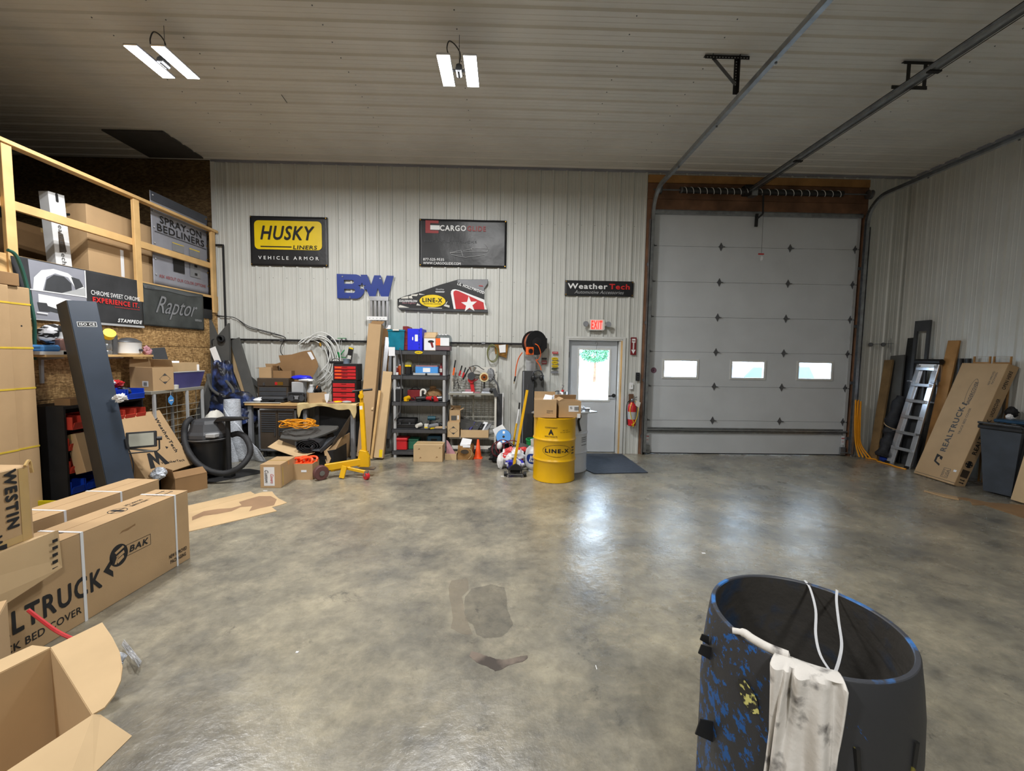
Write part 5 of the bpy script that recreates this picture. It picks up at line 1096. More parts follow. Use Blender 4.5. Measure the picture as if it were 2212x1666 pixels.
for k, (x, y, zz, m1, rr, lab) in enumerate(((896,858,T2,'blkm',.05,'black lump beside the dark red case on the third shelf'), (918,862,T2,'dgrey',.035,'grey lump in the middle of the third shelf'), (946,850,T2,'brown',.05,'brown lump at the right back of the third shelf'), (900,918,T3,'blkm',.04,'black lump beside the black drill case on the fourth shelf'),
    (928,918,T3,'dgrey',.035,'dark grey lump under the teal drill'), (946,905,T3,'blk',.05,'black lump at the right back of the fourth shelf'), (888,806,T1,'blkm',.035,'black lump right of the olive power tool'), (910,968,.122,'blkm',.07,'black lump between the green box and the blue case'))):
    c = W(x, y, 7.06); t = thing('tool_lump', lab, 'tool', (c.x,7.09,zz)); MB().lump((0,0,rr*.8), rr, (1.5,.9,.9), .3, n=20, k=12).build('body', M_[m1], t, smooth=True); MB().cyl((-rr,0,rr*.7), (rr*1.6,-.02,rr*1.1), rr*.25, n=8).build('handle', M_['dgrey' if m1 != 'dgrey' else 'blk'], t)
# bottom tier
cx, z, w, h = px_box(851,951,881,983,6.98); t = thing('red_tool_box', 'red plastic tool box under the lowest shelf on the left', 'tool box', (cx,7.06,.122)); MB().box((-w/2+.01,-.11,0), (w/2-.01,.11,.15)).build('body', M_['red'], t, bev=.01); MB().box((-w/2,-.12,.152), (w/2,.12,.2)).build('lid', M_['red'], t, bev=.012)
cx, z, w, h = px_box(882,955,905,985,7.02); t = thing('green_tool_box', 'green plastic tool box beside the red one', 'tool box', (cx,7.1,.122)); MB().box((-w/2,-.1,0), (w/2,.1,.14)).build('body', c_('teal_green', (36,100,76)), t, bev=.01); MB().box((-w/2,-.105,.142), (w/2,.105,.18)).build('lid', c_('teal_green', (36,100,76)), t, bev=.01)
cx, z, w, h = px_box(922,947,953,970,7.05); t = thing('blue_case', 'blue grey case at the back of the lowest shelf', 'case', (cx,7.15,.122)); MB().box((-w/2,-.1,0), (w/2,.1,.22)).build('body', c_('slate_blue', (48,88,110)), t, bev=.02); MB().cb((0,-.104,.16), (.1,.01,.03)).build('handle', M_['blk'], t)
# ================================================================ WIRE CART
CY = 6.98; c0 = W(968,865,CY).x; c1 = W(1073,865,CY).x; zt = W(1020,850,CY).z
t = thing('wire_rack_cart', 'pale grey wire gridded cart with a shelf of tools beside the shelf unit', 'cart', ((c0+c1)/2,7.1,0))
zT = W(1020,806,7.2).z; zb = W(1020,945,CY).z
MB().box((c0,CY,zt-.03), (c1-.02,7.3,zt)).build('top_shelf', M_['mesh'], t, world=True, bev=.003); MB().box((c0+.02,CY,zb-.03), (c1,7.3,zb)).build('lower_shelf', M_['mesh'], t, world=True, bev=.003); MB().box((c0+.06,CY+.02,.14), (c1,CY+.05,.19)).build('base_rail', M_['offw'], t, world=True)
for x, y, z1 in ((c0+.03,7.28,zT), (c1-.02,7.28,zT), (c1-.02,CY+.01,zt), (c0+.03,CY+.2,zt)): MB().box((x-.016,y-.012,.12), (x+.016,y+.012,z1)).build('upright', M_['offw'], t, world=True)
MB().box((W(1022,860,7.2).x-.012,7.25,zb+.1), (W(1022,860,7.2).x+.012,7.27,zt-.03)).build('upright', M_['mesh'], t, world=True)
for k in range(8): MB().tube([(c0+.03,7.27,zb+.08+k*.075), (c1-.02,7.27,zb+.08+k*.075)], .006, 5).build('wire', M_['mesh'], t, world=True)
for k in range(7): MB().tube([(c0+.03,7.27,zt+.04+k*.045), (c1-.02,7.27,zt+.04+k*.045)], .004, 5).build('wire', M_['mesh'], t, world=True)
for k in range(1, 6): x = c0+(c1-c0)*k/6; MB().tube([(x,7.262,zb+.05), (x,7.262,zT)], .005, 5).build('wire', M_['mesh'], t, world=True)
MB().box((c0+.3,7.29,zT-.02), (c1-.03,7.3,zT+.1)).build('back_panel', M_['offw'], t, world=True)
for x in (c0+.06, c1-.03): MB().cyl((x-.012,CY+.03,.06), (x+.012,CY+.03,.06), .058, n=16).build('caster', M_['dgrey'], t, world=True)
# tools on and above it
def hand(name, lab, x0, y0, x1, y1, mh, mb_, Y=7.18, w=.03, cat='hand tool'):
    a, b = W(x0,y0,Y), W(x1,y1,Y); m = a.lerp(b, .5); t = thing(name, lab, cat, a)
    MB().bar(a, m, w, w*.6, Y_).build('handle', M_[mh], t, world=True, bev=.003); MB().bar(m, b, w*.75, w*.4, Y_).build('blade', M_[mb_], t, world=True, bev=.003)
hand('pruning_saw', 'orange handled black saw standing in the rack', 979,811,984,778,'orange','blk'); hand('bolt_cutter', 'leftmost red tool with black grip in the rack', 992,812,998,790,'red','blk'); hand('bolt_cutter', 'second red tool with black grip in the rack', 999,816,1006,794,'red','blk', 7.16); hand('pry_bar', 'dark pry bar hanging beside the red tools', 1000,820,1012,798,'blkm','blk', 7.14)
b = MB(); P0 = [W(x,y,7.1) for x, y in ((985,805),(981,840),(986,812),(991,840),(987,825),(983,838))]
for i in (0, 2): b.tube([P0[i], P0[i+1]], .005, 5)
b.tube([P0[4], W(996,841,7.05)], .005, 5).tube([P0[4], W(979,841,7.05)], .005, 5); solo(b, 'wire_stand', M_['blk'], 'thin black wire stand on the cart shelf', 'stand')
c = W(1018,813,7.1); t = thing('red_grinder', 'red bench grinder with grey wheel on the cart', 'grinder', (c.x,7.15,zt)); h = c.z-zt
MB().cyl((0,-.05,h), (0,-.02,h), .065, n=24).build('wheel', M_['dgrey'], t, smooth=True); MB().cyl((0,-.02,h-.06), (0,.08,h-.06), .06, n=18).bar((0,.03,h-.1), (.03,.03,0), .06, .05, Y_).build('body', M_['red'], t, bev=.004); MB().bar((.03,-.02,h-.09), (.11,-.04,h-.05), .02, .02).build('guard', M_['dred'], t)
c = W(1046,815,7.08); t = thing('wire_spool', 'spool of copper wire with yellow rim standing above the cart', 'spool', (c.x,7.1,zt)); h = c.z-zt
MB().cyl((0,-.04,h), (0,-.02,h), .078, n=24).build('flange', c_('cream', (220,206,160)), t); MB().cyl((0,-.048,h), (0,-.04,h), .055, n=20).build('copper_wire', M_['copper'], t); MB().cyl((0,-.02,h), (0,.05,h), .074, n=20).build('drum', M_['brown'], t); MB().cyl((0,-.055,h), (0,-.049,h), .018, n=12).build('core', M_['blk'], t); MB().box((-.012,0,0), (.012,.02,h-.05)).build('stand', M_['blk'], t)
tool('heat_gun', 'grey corded tool lying on the right of the cart shelf', 1055, 838, 7.05, zt+.0, ('grey','blk','blk'), -.8, .26); tool('heat_gun', 'silver air tool lying by the copper spool', 1062, 830, 7.1, zt, ('steel','blk','grey'), .9, .2)
c = W(1060,810,7.12); t = thing('tied_grey_bag', 'crumpled grey plastic bag hung on the right end of the cart', 'bag', c); MB().ball((c.x,7.1,c.z), .075, 14, 9, (.9,.8,1.4), .16).build('bag', M_['grey'], t, world=True); MB().tube(smooth_path([c, W(1074,830,7.0), W(1078,850,6.97)]), [.012]*12+[.012]*1 if 0 else .014, 7).build('strap', M_['dgrey'], t, world=True)
solo(quad(MB(), [W(1063,842,6.96), W(1071,838,6.96), W(1078,856,6.96), W(1069,858,6.96)], .012), 'grey_cloth', M_['dgrey'], 'grey cloth strip hanging over the right end of the cart', 'cloth')
b = MB().tube(smooth_path([W(1010,803,7.2), W(1016,793,7.2), W(1030,790,7.2), W(1040,796,7.2), W(1046,799,7.2)]), .006, 6); solo(b, 'cable_piece', M_['cord'], 'short black cable curling over the cart back panel', 'cable')
t = thing('clamp_lamp', 'silver clamp work lamp on top of the cart back', 'work lamp', W(1021,798,7.15)); MB().lathe([(.02,.08), (.03,.06), (.07,.0)], 20, Matrix.Translation(W(1021,795,7.15)) @ Matrix.Rotation(R(160),4,'X'), close=False).build('reflector', M_['alu'], t, world=True, smooth=True); MB().cyl(W(1021,793,7.2), W(1021,793,7.1), .018, n=10).build('socket', M_['blk'], t, world=True)
for x0, x1, m1, y, lab in ((970,996,'lgrey',6.99,'grey flat packet on the left of the cart shelf'), (997,1022,'paper',7.0,'white paper packet in the middle of the cart shelf'), (1024,1037,'pink',7.0,'pinkish packet right of the white one on the cart'), (1040,1060,'bubble',6.99,'shiny clear packet at the right of the cart shelf')):
    a, b_ = W(x0,848,y).x, W(x1,848,y).x; solo(MB().box((a,y,zt), (b_,y+.14,zt+.014+.01*(m1 == 'bubble'))), 'flat_packet', M_[m1], lab, 'packet', bev=.004)
a, b_ = W(1004,835,7.1).x, W(1021,835,7.1).x; solo(MB().box((a,7.16,zt), (b_,7.2,zt+.05)), 'pink_case', M_['pink'], 'small pink clear case behind the white packet on the cart', 'case', bev=.006)
# lower shelf of cart
cx, z, w, h = px_box(966,913,992,948,6.94); sz = (w,.24,W(980,913,6.94).z-zb-.0); t = carton('diamond_carton', 'cardboard carton printed with a black diamond on the cart lower shelf', sz, (cx,7.08,zb), 0, m='card2')
def diamond(t, sz, f, u, v, r):
    fshape(t, sz, f, [[(-r,0),(0,-r*.95),(r,0),(0,r*.95)], [(-r*.92,0),(0,-r*.87),(r*.92,0),(0,r*.87)]], u, v, M_['ink2'], 'diamond_print'); fshape(t, sz, f, [[(-r*.45,r*.5),(r*.45,r*.5),(0,r*.93)]], u, v, M_['ink2'], 'diamond_print'); fshape(t, sz, f, [[(-r*.45,-r*.5),(0,-r*.93),(r*.45,-r*.5)]], u, v, M_['ink2'], 'diamond_print')
diamond(t, sz, 'front', 0, -.01, .075)
z2 = zb+sz[2]; cx, z, w, h = px_box(970,885,993,912,6.95); sz = (w,.2,W(980,887,6.95).z-z2); t = carton('small_open_carton', 'small open carton stacked on the diamond printed carton', sz, (cx,7.08,z2), R(2), open_=(-170,60,-20,-60), fl=.06); fshape(t, sz, 'front', [rect(.09,.08)], -.015, -.03, M_['ink2'], 'print_block'); fshape(t, sz, 'front', [rect(.02,.07)], .055, -.02, M_['paper'], 'label')
cx, z, w, h = px_box(995,934,1055,950,6.94); sz = (w,.3,.13); t = carton('shallow_tray_carton', 'long shallow cardboard tray full of dark packets on the cart lower shelf', sz, (cx,7.1,zb), 0, m='card2', open_=(None,)*4)
for k in range(7): MB().bar((-w*.4+k*w*.12,-.1+.03*(k % 3),.08), (-w*.4+k*w*.12+.09,.05,.2+.03*(k % 2)), .1, .012, Z_).build('packet', M_[('dgrey','purple','lgrey','dgrey','blk','paper','grey')[k]], t)
a = W(1022,918,7.15); t = thing('grey_foot_mats', 'stack of ribbed grey rubber mats leaning on the cart wire', 'mats', a)
for k in range(3): MB().prism([(-.26,.08-.02*k), (-.22,.14-.03*k), (.16,.03-.03*k), (.2,-.06-.02*k), (.14,-.1), (-.2,-.02-.02*k)], 0, .02, a+Vector((0,-.03*k,.0)), X_, Z_).build('mat', M_['foam'], t, world=True)
t = thing('dark_panel_board', 'tall dark panel with a white edge leaning beside the cart', 'panel', (W(1083,900).x,7.3,0)); x0, x1 = W(1070,900,7.3).x, W(1087,900,7.3).x; MB().box((x0,7.29,0), (x1-.02,7.32,W(1080,851,7.3).z)).build('panel', M_['dgrey'], t, world=True); MB().box((x1-.02,7.28,0), (x1,7.325,W(1080,849,7.3).z)).build('edge', M_['white'], t, world=True)
# ================================================================ FLOOR ITEMS BEFORE THE SHELVES
f0, f1 = F(893,998), F(956,998); sz = (f1.x-f0.x,.32,.27); t = carton('dented_carton', 'tan taped closed carton standing before the shelf unit', sz, ((f0.x+f1.x)/2,f0.y+.16,0), 0, m='card2')
for x, z in ((-.16,.06),(.17,.08),(-.14,-.08),(.12,-.07)): o, xd, yd = face(sz,'front'); MB().prism([(0,0),(.04,.01),(.02,.03)], 0, .001, o+xd*x+yd*z, xd, yd).build('dent', M_['card3'], t)
f0, f1 = F(961,994), F(986,994); sz = (f1.x-f0.x,.2,.1); t = carton('small_open_box', 'small open box with a pink cloth between the tan carton and the paper bag', sz, ((f0.x+f1.x)/2,f0.y+.1,0), 0, m='card2', open_=(-130,None,None,None), fl=.07); quad(MB(), [(-.08,-.02,.08),(.08,-.02,.07),(-.06,.05,.28),(-.09,.06,.3)], .006).build('pink_cloth', M_['pink'], t)
c = F(1005,994); t = thing('paper_bag', 'crumpled brown paper bag with faded print standing on the floor', 'bag', (c.x,c.y+.1,0)); rnd = random.Random(3); b = MB()
b.grid(lambda u, v: ((.125+.012*math.sin(v*9+u*20)+.01*math.sin(u*31))*(1-.12*v*v)*max(-1,min(1,1.35*math.cos(2*PI*u))), (.09+.01*math.sin(v*7+u*14))*max(-1,min(1,1.35*math.sin(2*PI*u))), v*.24+.012*math.sin(u*25)*v), 48, 14).build('bag', c_('kraft', (146,108,60), .8, var=.12, scale=12, bump=.4, bsc=40), t, smooth=True)
text('WESTERN', t, (-.01,-.106,.15), X_, Z_, .12, .035, M_['ink2'], shear=.2) if 0 else shape([ell(.13,.07)], t, (-.01,-.108,.14), X_, Z_, M_['brown'], 'faded_print'); MB().tube(smooth_path([(.05,-.11,.02), (.1,-.11,.08), (.1,-.11,.16), (.06,-.11,.2)]), .004, 5).build('string', M_['card2'], t)
cB = c; t = thing('paper_sheets', 'folded white sheets on top of the brown paper bag', 'papers', (c.x+.0,c.y+.08,.245)); quad(MB(), [(-.09,-.05,0), (.08,-.06,.0), (.1,.04,.07), (-.06,.06,.09)], .01).build('sheet', M_['paper'], t); quad(MB(), [(-.09,-.06,-.04), (.08,-.07,-.04), (.08,-.062,.0), (-.09,-.052,0)], .006).build('sheet', M_['paper'], t)
c = F(1032,992); t = thing('traffic_cone', 'small bright orange traffic cone before the cart', 'cone', (c.x,c.y+.07,0)); MB().lathe([(.065,.01), (.055,.04), (.018,.31), (.014,.315), (0,.315)], 24).build('cone', M_['sorange'], t, smooth=True); MB().prism(rrect(.15,.15,.02), 0, .012, (0,0,0), X_, Y_).build('base', M_['sorange'], t)
# clutter, spool, jack, tank
t = thing('white_foam_board', 'white board standing at a slant behind the blue wire spool', 'board', W(1082,935,6.7)); quad(MB(), [W(1064,928,6.72), W(1085,917,6.8), W(1101,940,6.75), W(1075,952,6.68)], .012).build('board', M_['white'], t, world=True)
c = W(1088,944,6.6); t = thing('blue_cable_spool', 'round cable spool with a bright blue label leaning in the clutter', 'spool', c, (R(70),0,R(-8))); MB().lathe([(0,-.01), (.12,-.01), (.122,0), (.12,.01), (0,.01)], 32).build('flange', M_['blk'], t); MB().lathe([(.02,.012), (.116,.012)], 32, close=False).build('label', M_['skyb'], t); MB().cyl((0,0,.011), (0,0,.014), .018, n=12).build('hole', M_['ink'], t)
for y in (-.07,.07): MB().cb((0,y,.014), (.035,.04,.003)).build('print', M_['white'], t)
MB().cyl((0,0,-.08), (0,0,-.01), .08, n=20).build('cable', M_['dgrey'], t)
def crumple(name, lab, cat, c, r, sc, m, nz=.14, parts=()):
    t = thing(name, lab, cat, (c[0],c[1],0)); MB().lump(c, r, sc, nz*1.3).build('bulk', M_[m], t, world=True, smooth=True)
    for (cc, rr, s2, m2, nm) in parts: MB().lump(cc, rr, s2, nz*1.3, n=24, k=14).build(nm, M_[m2], t, world=True, smooth=True)
    return t
crumple('plastic_bag', 'red white and blue printed plastic shopping bag in the clutter', 'bag', (.17,6.35,.17), .15, (1.15,.7,1.0), 'bagprint', .14, (((.2,6.24,.09), .11, (1.2,.6,.75), 'bagblue', 'blue_print'),))
crumple('white_plastic_bag', 'limp white plastic bag hanging down left of the shopping bag', 'bag', (-.02,6.3,.12), .08, (.7,.6,1.5), 'white', .09)
crumple('white_bottle', 'squat white bottle among the clutter under the spool', 'bottle', (-.04,6.55,.3), .05, (.9,.9,1.3), 'white', .03)
crumple('dark_cable_heap', 'tangled dark and maroon cables on the floor behind the bags', 'cables', (.02,6.72,.14), .2, (1.1,.7,.75), 'blkm', .2, ())
b = MB(); rnd = random.Random(11)
for k in range(4):
    cx_, cz = -.06+.07*k, .24+.04*(k % 2); b.tube([(cx_+(.1+.01*k)*math.cos(R(a)), 6.56-.02*k+.02*math.sin(R(a*3)), cz+(.12)*math.sin(R(a))) for a in range(0,360,20)], .008, 6, closed=True)
solo(b, 'maroon_hose', c_('maroon_hose', (110,26,36), .5), 'maroon air hose coiled at the edge of the clutter', 'hose')
crumple('grey_cushion', 'dark grey cushion behind the red item in the clutter', 'cushion', (.3,6.55,.26), .13, (1.1,.7,.6), 'foam', .05); crumple('red_pack', 'small bright red packet in the clutter', 'packet', (.33,6.42,.27), .06, (1.3,.5,.7), 'logo_red', .08)
t = thing('broom', 'thin white broom stick with a yellow lower sleeve leaning in the clutter', 'broom', W(1112,955,6.9)); a, m_, e = W(1121,872,7.0), W(1116,915,6.9), W(1111,945,6.85); MB().tube([W(1122.5,870,7.02), W(1121,884,7.0)], .013, 8).build('grip', M_['blk'], t, world=True); MB().tube([W(1121,884,7.0), m_], .009, 8).build('stick', M_['white'], t, world=True); MB().tube([m_, e, (e.x-.02,6.85,.1)], .016, 8).build('sleeve', M_['yellow'], t, world=True)
t = thing('green_bucket', 'green plastic bucket behind the gas tank', 'bucket', (.5,6.62,0)); MB().lathe([(.09,0), (.12,.38), (.128,.38), (.128,.4), (.115,.4), (.086,.01)], 24).build('bucket', M_['green'], t, smooth=True)
# gas tank
TK = (.50, 6.22); t = thing('gas_tank', 'white propane cylinder with a round blue label beside the yellow drum', 'gas cylinder', (TK[0],TK[1],0), R(-24))
MB().lathe([(.10,.0), (.10,.03), (.09,.03), (.13,.05), (.15,.09), (.152,.14), (.152,.26), (.14,.32), (.1,.365), (.04,.38), (0,.38)], 32).build('cylinder', M_['skin_w'], t, smooth=True)
MB().lathe([(.07,.365), (.072,.46), (.078,.465), (.078,.47)], 24, close=False).build('collar', M_['white'], t, smooth=True, solid=.004); MB().cyl((0,0,.38), (0,0,.43), .02, n=10).build('valve', M_['brass'], t)
bend = lambda p: Vector((.155*math.sin(p.x/.155), -.155*math.cos(p.x/.155)+(p.y+.155)*1, p.z))
disc_patch(.152, .2, .15, .21, .002).build('label_oval', M_['rblue'], t); text('Blue', t, (.02,-.158,.235), X_, Z_, .1, .045, M_['white'], bold=.03, shear=.3, warp=lambda p: bend(p), lift=.003); text('Rhino', t, (.02,-.158,.185), X_, Z_, .13, .045, M_['white'], bold=.03, shear=.3, warp=lambda p: bend(p), lift=.003)
# floor jack
t = thing('floor_jack', 'black trolley jack with a long yellow handle before the gas tank', 'jack', (.19,5.95,0))
for s in (-1, 1): MB().prism([(-.04,.0), (.0,.09), (.06,.13), (.3,.1), (.42,.05), (.42,.02), (.02,.02)], -.006, .006, (.19+s*.09,5.86,.01), Y_, Z_).build('side_plate', M_['blk'], t, world=True)
MB().box((.12,5.88,.05), (.26,6.0,.13)).box((.05,5.84,.03), (.33,5.86,.055)).prism([(-.1,0), (.1,0), (.06,.06), (.0,.09), (-.06,.06)], 0, .05, (.19,5.87,.11), X_, Z_).build('frame', M_['blkm'], t, world=True, bev=.004)
MB().box((.08,5.83,.04), (.3,5.838,.05)).build('cross_rod', M_['steel'], t, world=True)
for x, y in ((.05,5.9),(.33,5.9),(.1,6.28),(.28,6.28)): MB().cyl((x-.02,y,.035), (x+.02,y,.035), .035, n=16).build('wheel', M_['blk'], t, world=True)
MB().bar((.19,6.0,.12), (.19,6.24,.16), .06, .03).cyl((.19,6.25,.15), (.19,6.25,.19), .05, n=16).build('lift_arm', M_['hinge'], t, world=True)
a, e = Vector((.17,5.86,.17)), W(1139,843,5.95); MB().bar(a, e, .036, .036, Y_).build('handle', M_['yellow'], t, world=True, bev=.004); MB().bar(e, W(1140,830,5.97), .034, .034, Y_).build('handle_tip', M_['blk'], t, world=True, bev=.004)
for x in (.14,.2,.24): MB().cyl((x,5.865,.13), (x,5.858,.13), .012, n=10).build('bolt', M_['steel'], t, world=True)
solo(MB().box((F(1085,1029).x-.02,5.88,0), (F(1085,1029).x+.05,5.9,.004)), 'paper_scrap', M_['white'], 'white paper scrap on the floor left of the jack', 'scrap')
# black steel columns behind
t = thing('steel_column', 'tall black steel column part leaning on the wall under the cord reel', 'steel part', (.38,7.15,0), group='black steel column parts under the cord reel'); MB().bar((.40,6.95,0), W(1141,802,7.22), .2, .08, Y_).build('column', M_['blk'], t, world=True, bev=.006); MB().bar((.33,6.9,0), W(1131,803,7.18), .02, .02, Y_).build('edge_rail', M_['hinge'], t, world=True)
t = thing('steel_column', 'wide grey black steel column standing right of the leaning one', 'steel part', (.56,7.2,0), group='black steel column parts under the cord reel'); MB().bar((.60,7.1,0), W(1161,810,7.25), .22, .07, Y_).build('column', M_['foam'], t, world=True, bev=.006); MB().bar((.73,7.08,.0), W(1172,822,7.24), .03, .05, Y_).build('flange', M_['blk'], t, world=True)
c = W(1161,814,7.1); t = thing('ear_muffs', 'black ear muffs and goggles hung on the steel column', 'ear muffs', c)
for s in (-1, 1): MB().ball(c+Vector((s*.07,0,-.02)), .05, 14, 9, (.8,.7,1)).build('cup', M_['blk'], t, world=True, smooth=True)
MB().tube([c+Vector((.085*math.cos(R(a)),0,.02+.09*math.sin(R(a)))) for a in range(0,181,20)], .012, 8).build('band', M_['dgrey'], t, world=True, smooth=True)
solo(quad(MB(), [W(1135,770,7.3), W(1158,772,7.3), W(1156,806,7.3), W(1148,810,7.3), W(1137,800,7.3)], .006), 'plastic_pouch', M_['lgrey'], 'clear grey plastic pouch hung below the cord reel', 'pouch')
# ================================================================ DRUMS
def drum(name, lab, x, y, m):
    t = thing(name, lab, 'drum', (x,y,0)); r = .292
    MB().lathe([(r-.012,0), (r+.004,.004), (r+.004,.02), (r,.03), (r,.27), (r+.004,.28), (r+.012,.297), (r+.004,.314), (r,.325), (r,.555), (r+.004,.565), (r+.012,.582), (r+.004,.6), (r,.61), (r,.85), (r+.006,.865), (r+.006,.88), (r-.006,.88), (r-.008,.868), (0,.868)], 56).build('shell', m, t, smooth=True)
    MB().cyl((.15,0,.868), (.15,0,.88), .035, n=16).build('bung', m, t); return t, r
DX, DY = .735, 5.86
t, r = drum('yellow_drum', 'yellow steel drum with a black oval print and large letter A', DX, DY, M_['paint_drum'])
bn = lambda p: Vector(((r+.0005-(p.y+r))*math.sin(p.x/r-.08), -(r+.0005-(p.y+r))*math.cos(p.x/r-.08), p.z))
ddt = lambda s, u, z, w, h, m='ink', **k: text(s, t, (u,-r,z), X_, Z_, w, h, M_[m], warp=bn, lift=.002, **k)
ddt('COMPONENT', -.06, .76, .17, .02); ddt('A', -.06, .70, .07, .075, bold=.05); ddt('ISOCYANATE', -.06, .64, .17, .018); ddt('NET WT', .14, .725, .08, .012); ddt('551 LB / 250 KG', .14, .70, .15, .01)
shape([ell(.41,.165,48), ell(.40,.157,48)], t, (.03,-r,.445), X_, Z_, M_['ink'], 'oval_print', .002, warp=bn); ddt('LINE-X', .03, .445, .34, .055, bold=.05)
for z in (.48,.44,.40): shape([rect(.06,.018)], t, (.285,-r,z), X_, Z_, M_['brown'], 'small_print', .002, warp=bn)
t, r = drum('white_drum', 'white steel drum partly hidden behind the yellow drum', 1.0, 6.36, M_['skin_w'])
bn = lambda p: Vector(((r+.0005-(p.y+r))*math.sin(p.x/r), -(r+.0005-(p.y+r))*math.cos(p.x/r), p.z))
for z in (.52,.49,.46,.41): band_patch(r, .18, .32, z-.007, z+.007, .0015).build('small_print', M_['grey'], t)
solo(MB().prism([(.42,6.1),(1.0,6.0),(1.42,6.25),(1.3,6.6),(.6,6.62)], .882, .9), 'drum_table_top', M_['lgrey'], 'pale board lying on the white drum as a table top', 'board')
t = thing('black_glove', 'black strap hanging from the board over the white drum', 'strap', (1.06,6.03,.7)); MB().tube(smooth_path([(1.1,6.05,.905), (1.12,6.0,.86), (1.1,6.03,.78), (1.13,6.03,.64)]), .018, 8).build('strap', M_['blk'], t, world=True)
sz = (.30,.28,.245); t = carton('parts_carton', 'left open carton on the yellow drum with white papers inside', sz, (DX-.145,DY-.03,.881), R(-3), m='card', open_=(-150,-100,-8,None), fl=.09, fill=('paper',.8)); quad(MB(), [(-.05,-.1,.2),(.08,-.08,.2),(.1,.02,.29),(.0,.04,.3)], .004).build('paper', M_['paper'], t); quad(MB(), [(.08,-.02,.22),(.12,-.01,.22),(.13,.05,.3),(.11,.06,.29)], .004).build('paper', M_['bubble'], t); ftext(t, sz, 'front', 'DUNNAGE', .06, -.03, .08, .016, M_['ink2']); ftext(t, sz, 'front', 'PACK 12', .06, -.055, .08, .016, M_['ink2'])
sz = (.31,.27,.225); t = carton('label_carton', 'right open carton on the yellow drum with barcode label', sz, (DX+.175,DY-.0,.881), R(6), m='card', open_=(None,None,-20,-60), fl=.07, fill=('card3',.6)); fshape(t, sz, 'front', [rect(.14,.085)], .05, .01, M_['paper'], 'shipping_label'); fshape(t, sz, 'front', [rect(.045,.06)], .125, -.09, M_['paper'], 'small_label')
for k in range(7): fshape(t, sz, 'front', [rect(.006,.05)], .065+k*.009, .01, M_['ink2'], 'barcode', .002)
ftext(t, sz, 'front', '1271', .015, .02, .03, .03, rot=R(90), lift=.002)
c = W(1216,845,6.35); t = thing('pump_can', 'stainless pump can with a red knob standing on the white drum board', 'can', (c.x,6.4,.9)); MB().lathe([(.07,0), (.075,.01), (.075,.27), (.07,.28), (0,.285)], 24).build('can', M_['alu'], t, smooth=True); MB().cyl((0,-.03,.285), (0,-.03,.31), .02, n=12).build('knob', M_['logo_red'], t); MB().tube([(0,0,.28), (0,0,.33), (.02,0,.37), (-.01,0,.38)], .006, 6).build('pump_handle', M_['steel'], t); MB().tube(smooth_path([(-.05,0,.29), (-.12,0,.27), (-.12,0,.15), (-.09,0,.1)]), .008, 6).build('hose', M_['dgrey'], t)
for k, (x, y, r_, hh, m1, lab) in enumerate(((1.27,6.25,.04,.05,'steel','small steel cup on the board right of the cartons'), (1.18,6.3,.05,.1,'lgrey','crumpled clear film beside the steel cup'))):
    t = thing(('steel_cup','film_scrap')[k], lab, ('cup','film')[k], (x,y,.9)); (MB().lathe([(r_*.8,0), (r_,hh)], 16) if k == 0 else MB().ball((0,0,.04), .05, 10, 7, (1.5,1,.8), .3)).build(('cup','film')[k], M_[m1 if k == 0 else 'bubble'], t, smooth=(k == 0))
# door mat
t = solo(MB().prism([(1.24,6.34),(1.36,6.05),(2.18,6.13),(2.12,7.32),(1.2,7.32)], 0, .012), 'door_mat', c_('mat_slate', (52,58,68), .85, var=.15, scale=20, bump=.3, bsc=60), 'dark slate door mat before the exit door', 'mat')
# ================================================================ RIGHT WALL SIDE
XW = XR_-.03
# boards leaning in the corner
solo(MB().bar((6.52,7.16,0), W(1921,778,7.28), .16, .03, X_), 'narrow_strip', M_['strip_brown'], 'narrow brown board leaning in the right corner', 'board')
solo(MB().bar((6.66,7.04,0), W(1940,768,7.2), .26, .03, X_), 'grey_board', M_['foam'], 'wide grey board leaning next to the brown board in the corner', 'board', bev=.003)
solo(MB().bar((6.72,6.95,0), S(1972,730,XW-.06), .16, .03, X_), 'dark_board', M_['blk'], 'dark narrow board leaning between the grey board and the slotted one', 'board', bev=.003)
a = Vector((6.75,6.72,0)); e = S(1997,693,XW-.03)
t = thing('slotted_board', 'tall dark board with a cut out slot near its top leaning on the right wall', 'board', a)
zd = (e-a).normalized(); L = (e-a).length; yd = Vector((0,-1,0)); 
shape([rect(.26, L, 0, L/2), rect(.16, .75, .0, L-.55)], t, (0,0,0), yd, zd, M_['dgrey'], 'board', 0, t=.03)
solo(MB().bar((6.74,6.45,0), S(2062,736,XW-.02), .17, .03, X_), 'plywood_strip', M_['lumber_m'], 'golden brown plywood strip leaning on the right wall behind the ladder', 'board', bev=.003)
solo(MB().bar((6.8,6.62,0), S(2010,830,XW-.02), .5, .02, X_), 'grey_sheet', M_['foam'], 'wide dark sheet leaning low behind the ladder', 'sheet')
t = thing('black_tarp_roll', 'rolled black tarpaulin leaning left of the ladder', 'tarpaulin', (6.5,7.0,0)); a, e = Vector((6.5,6.98,.09)), S(1950,858,6.82)
MB().tube(smooth_path([a, a.lerp(e,.3)+Vector((.02,0,.01)), a.lerp(e,.6)+Vector((-.02,.02,0)), e], 6), [.09+.02*math.sin(i*1.7) for i in range(18)]+[.08], 14).build('roll', c_('black_tarp', (30,32,38), .7, var=.3, scale=8, bump=.8, bsc=18), t, world=True, smooth=True)
MB().tube([a.lerp(e,.52)+Vector((.11*math.cos(R(q)),.11*math.sin(R(q)),.05*math.sin(R(q)))) for q in range(0,360,24)], .006, 5, closed=True).build('tie', M_['card2'], t, world=True)
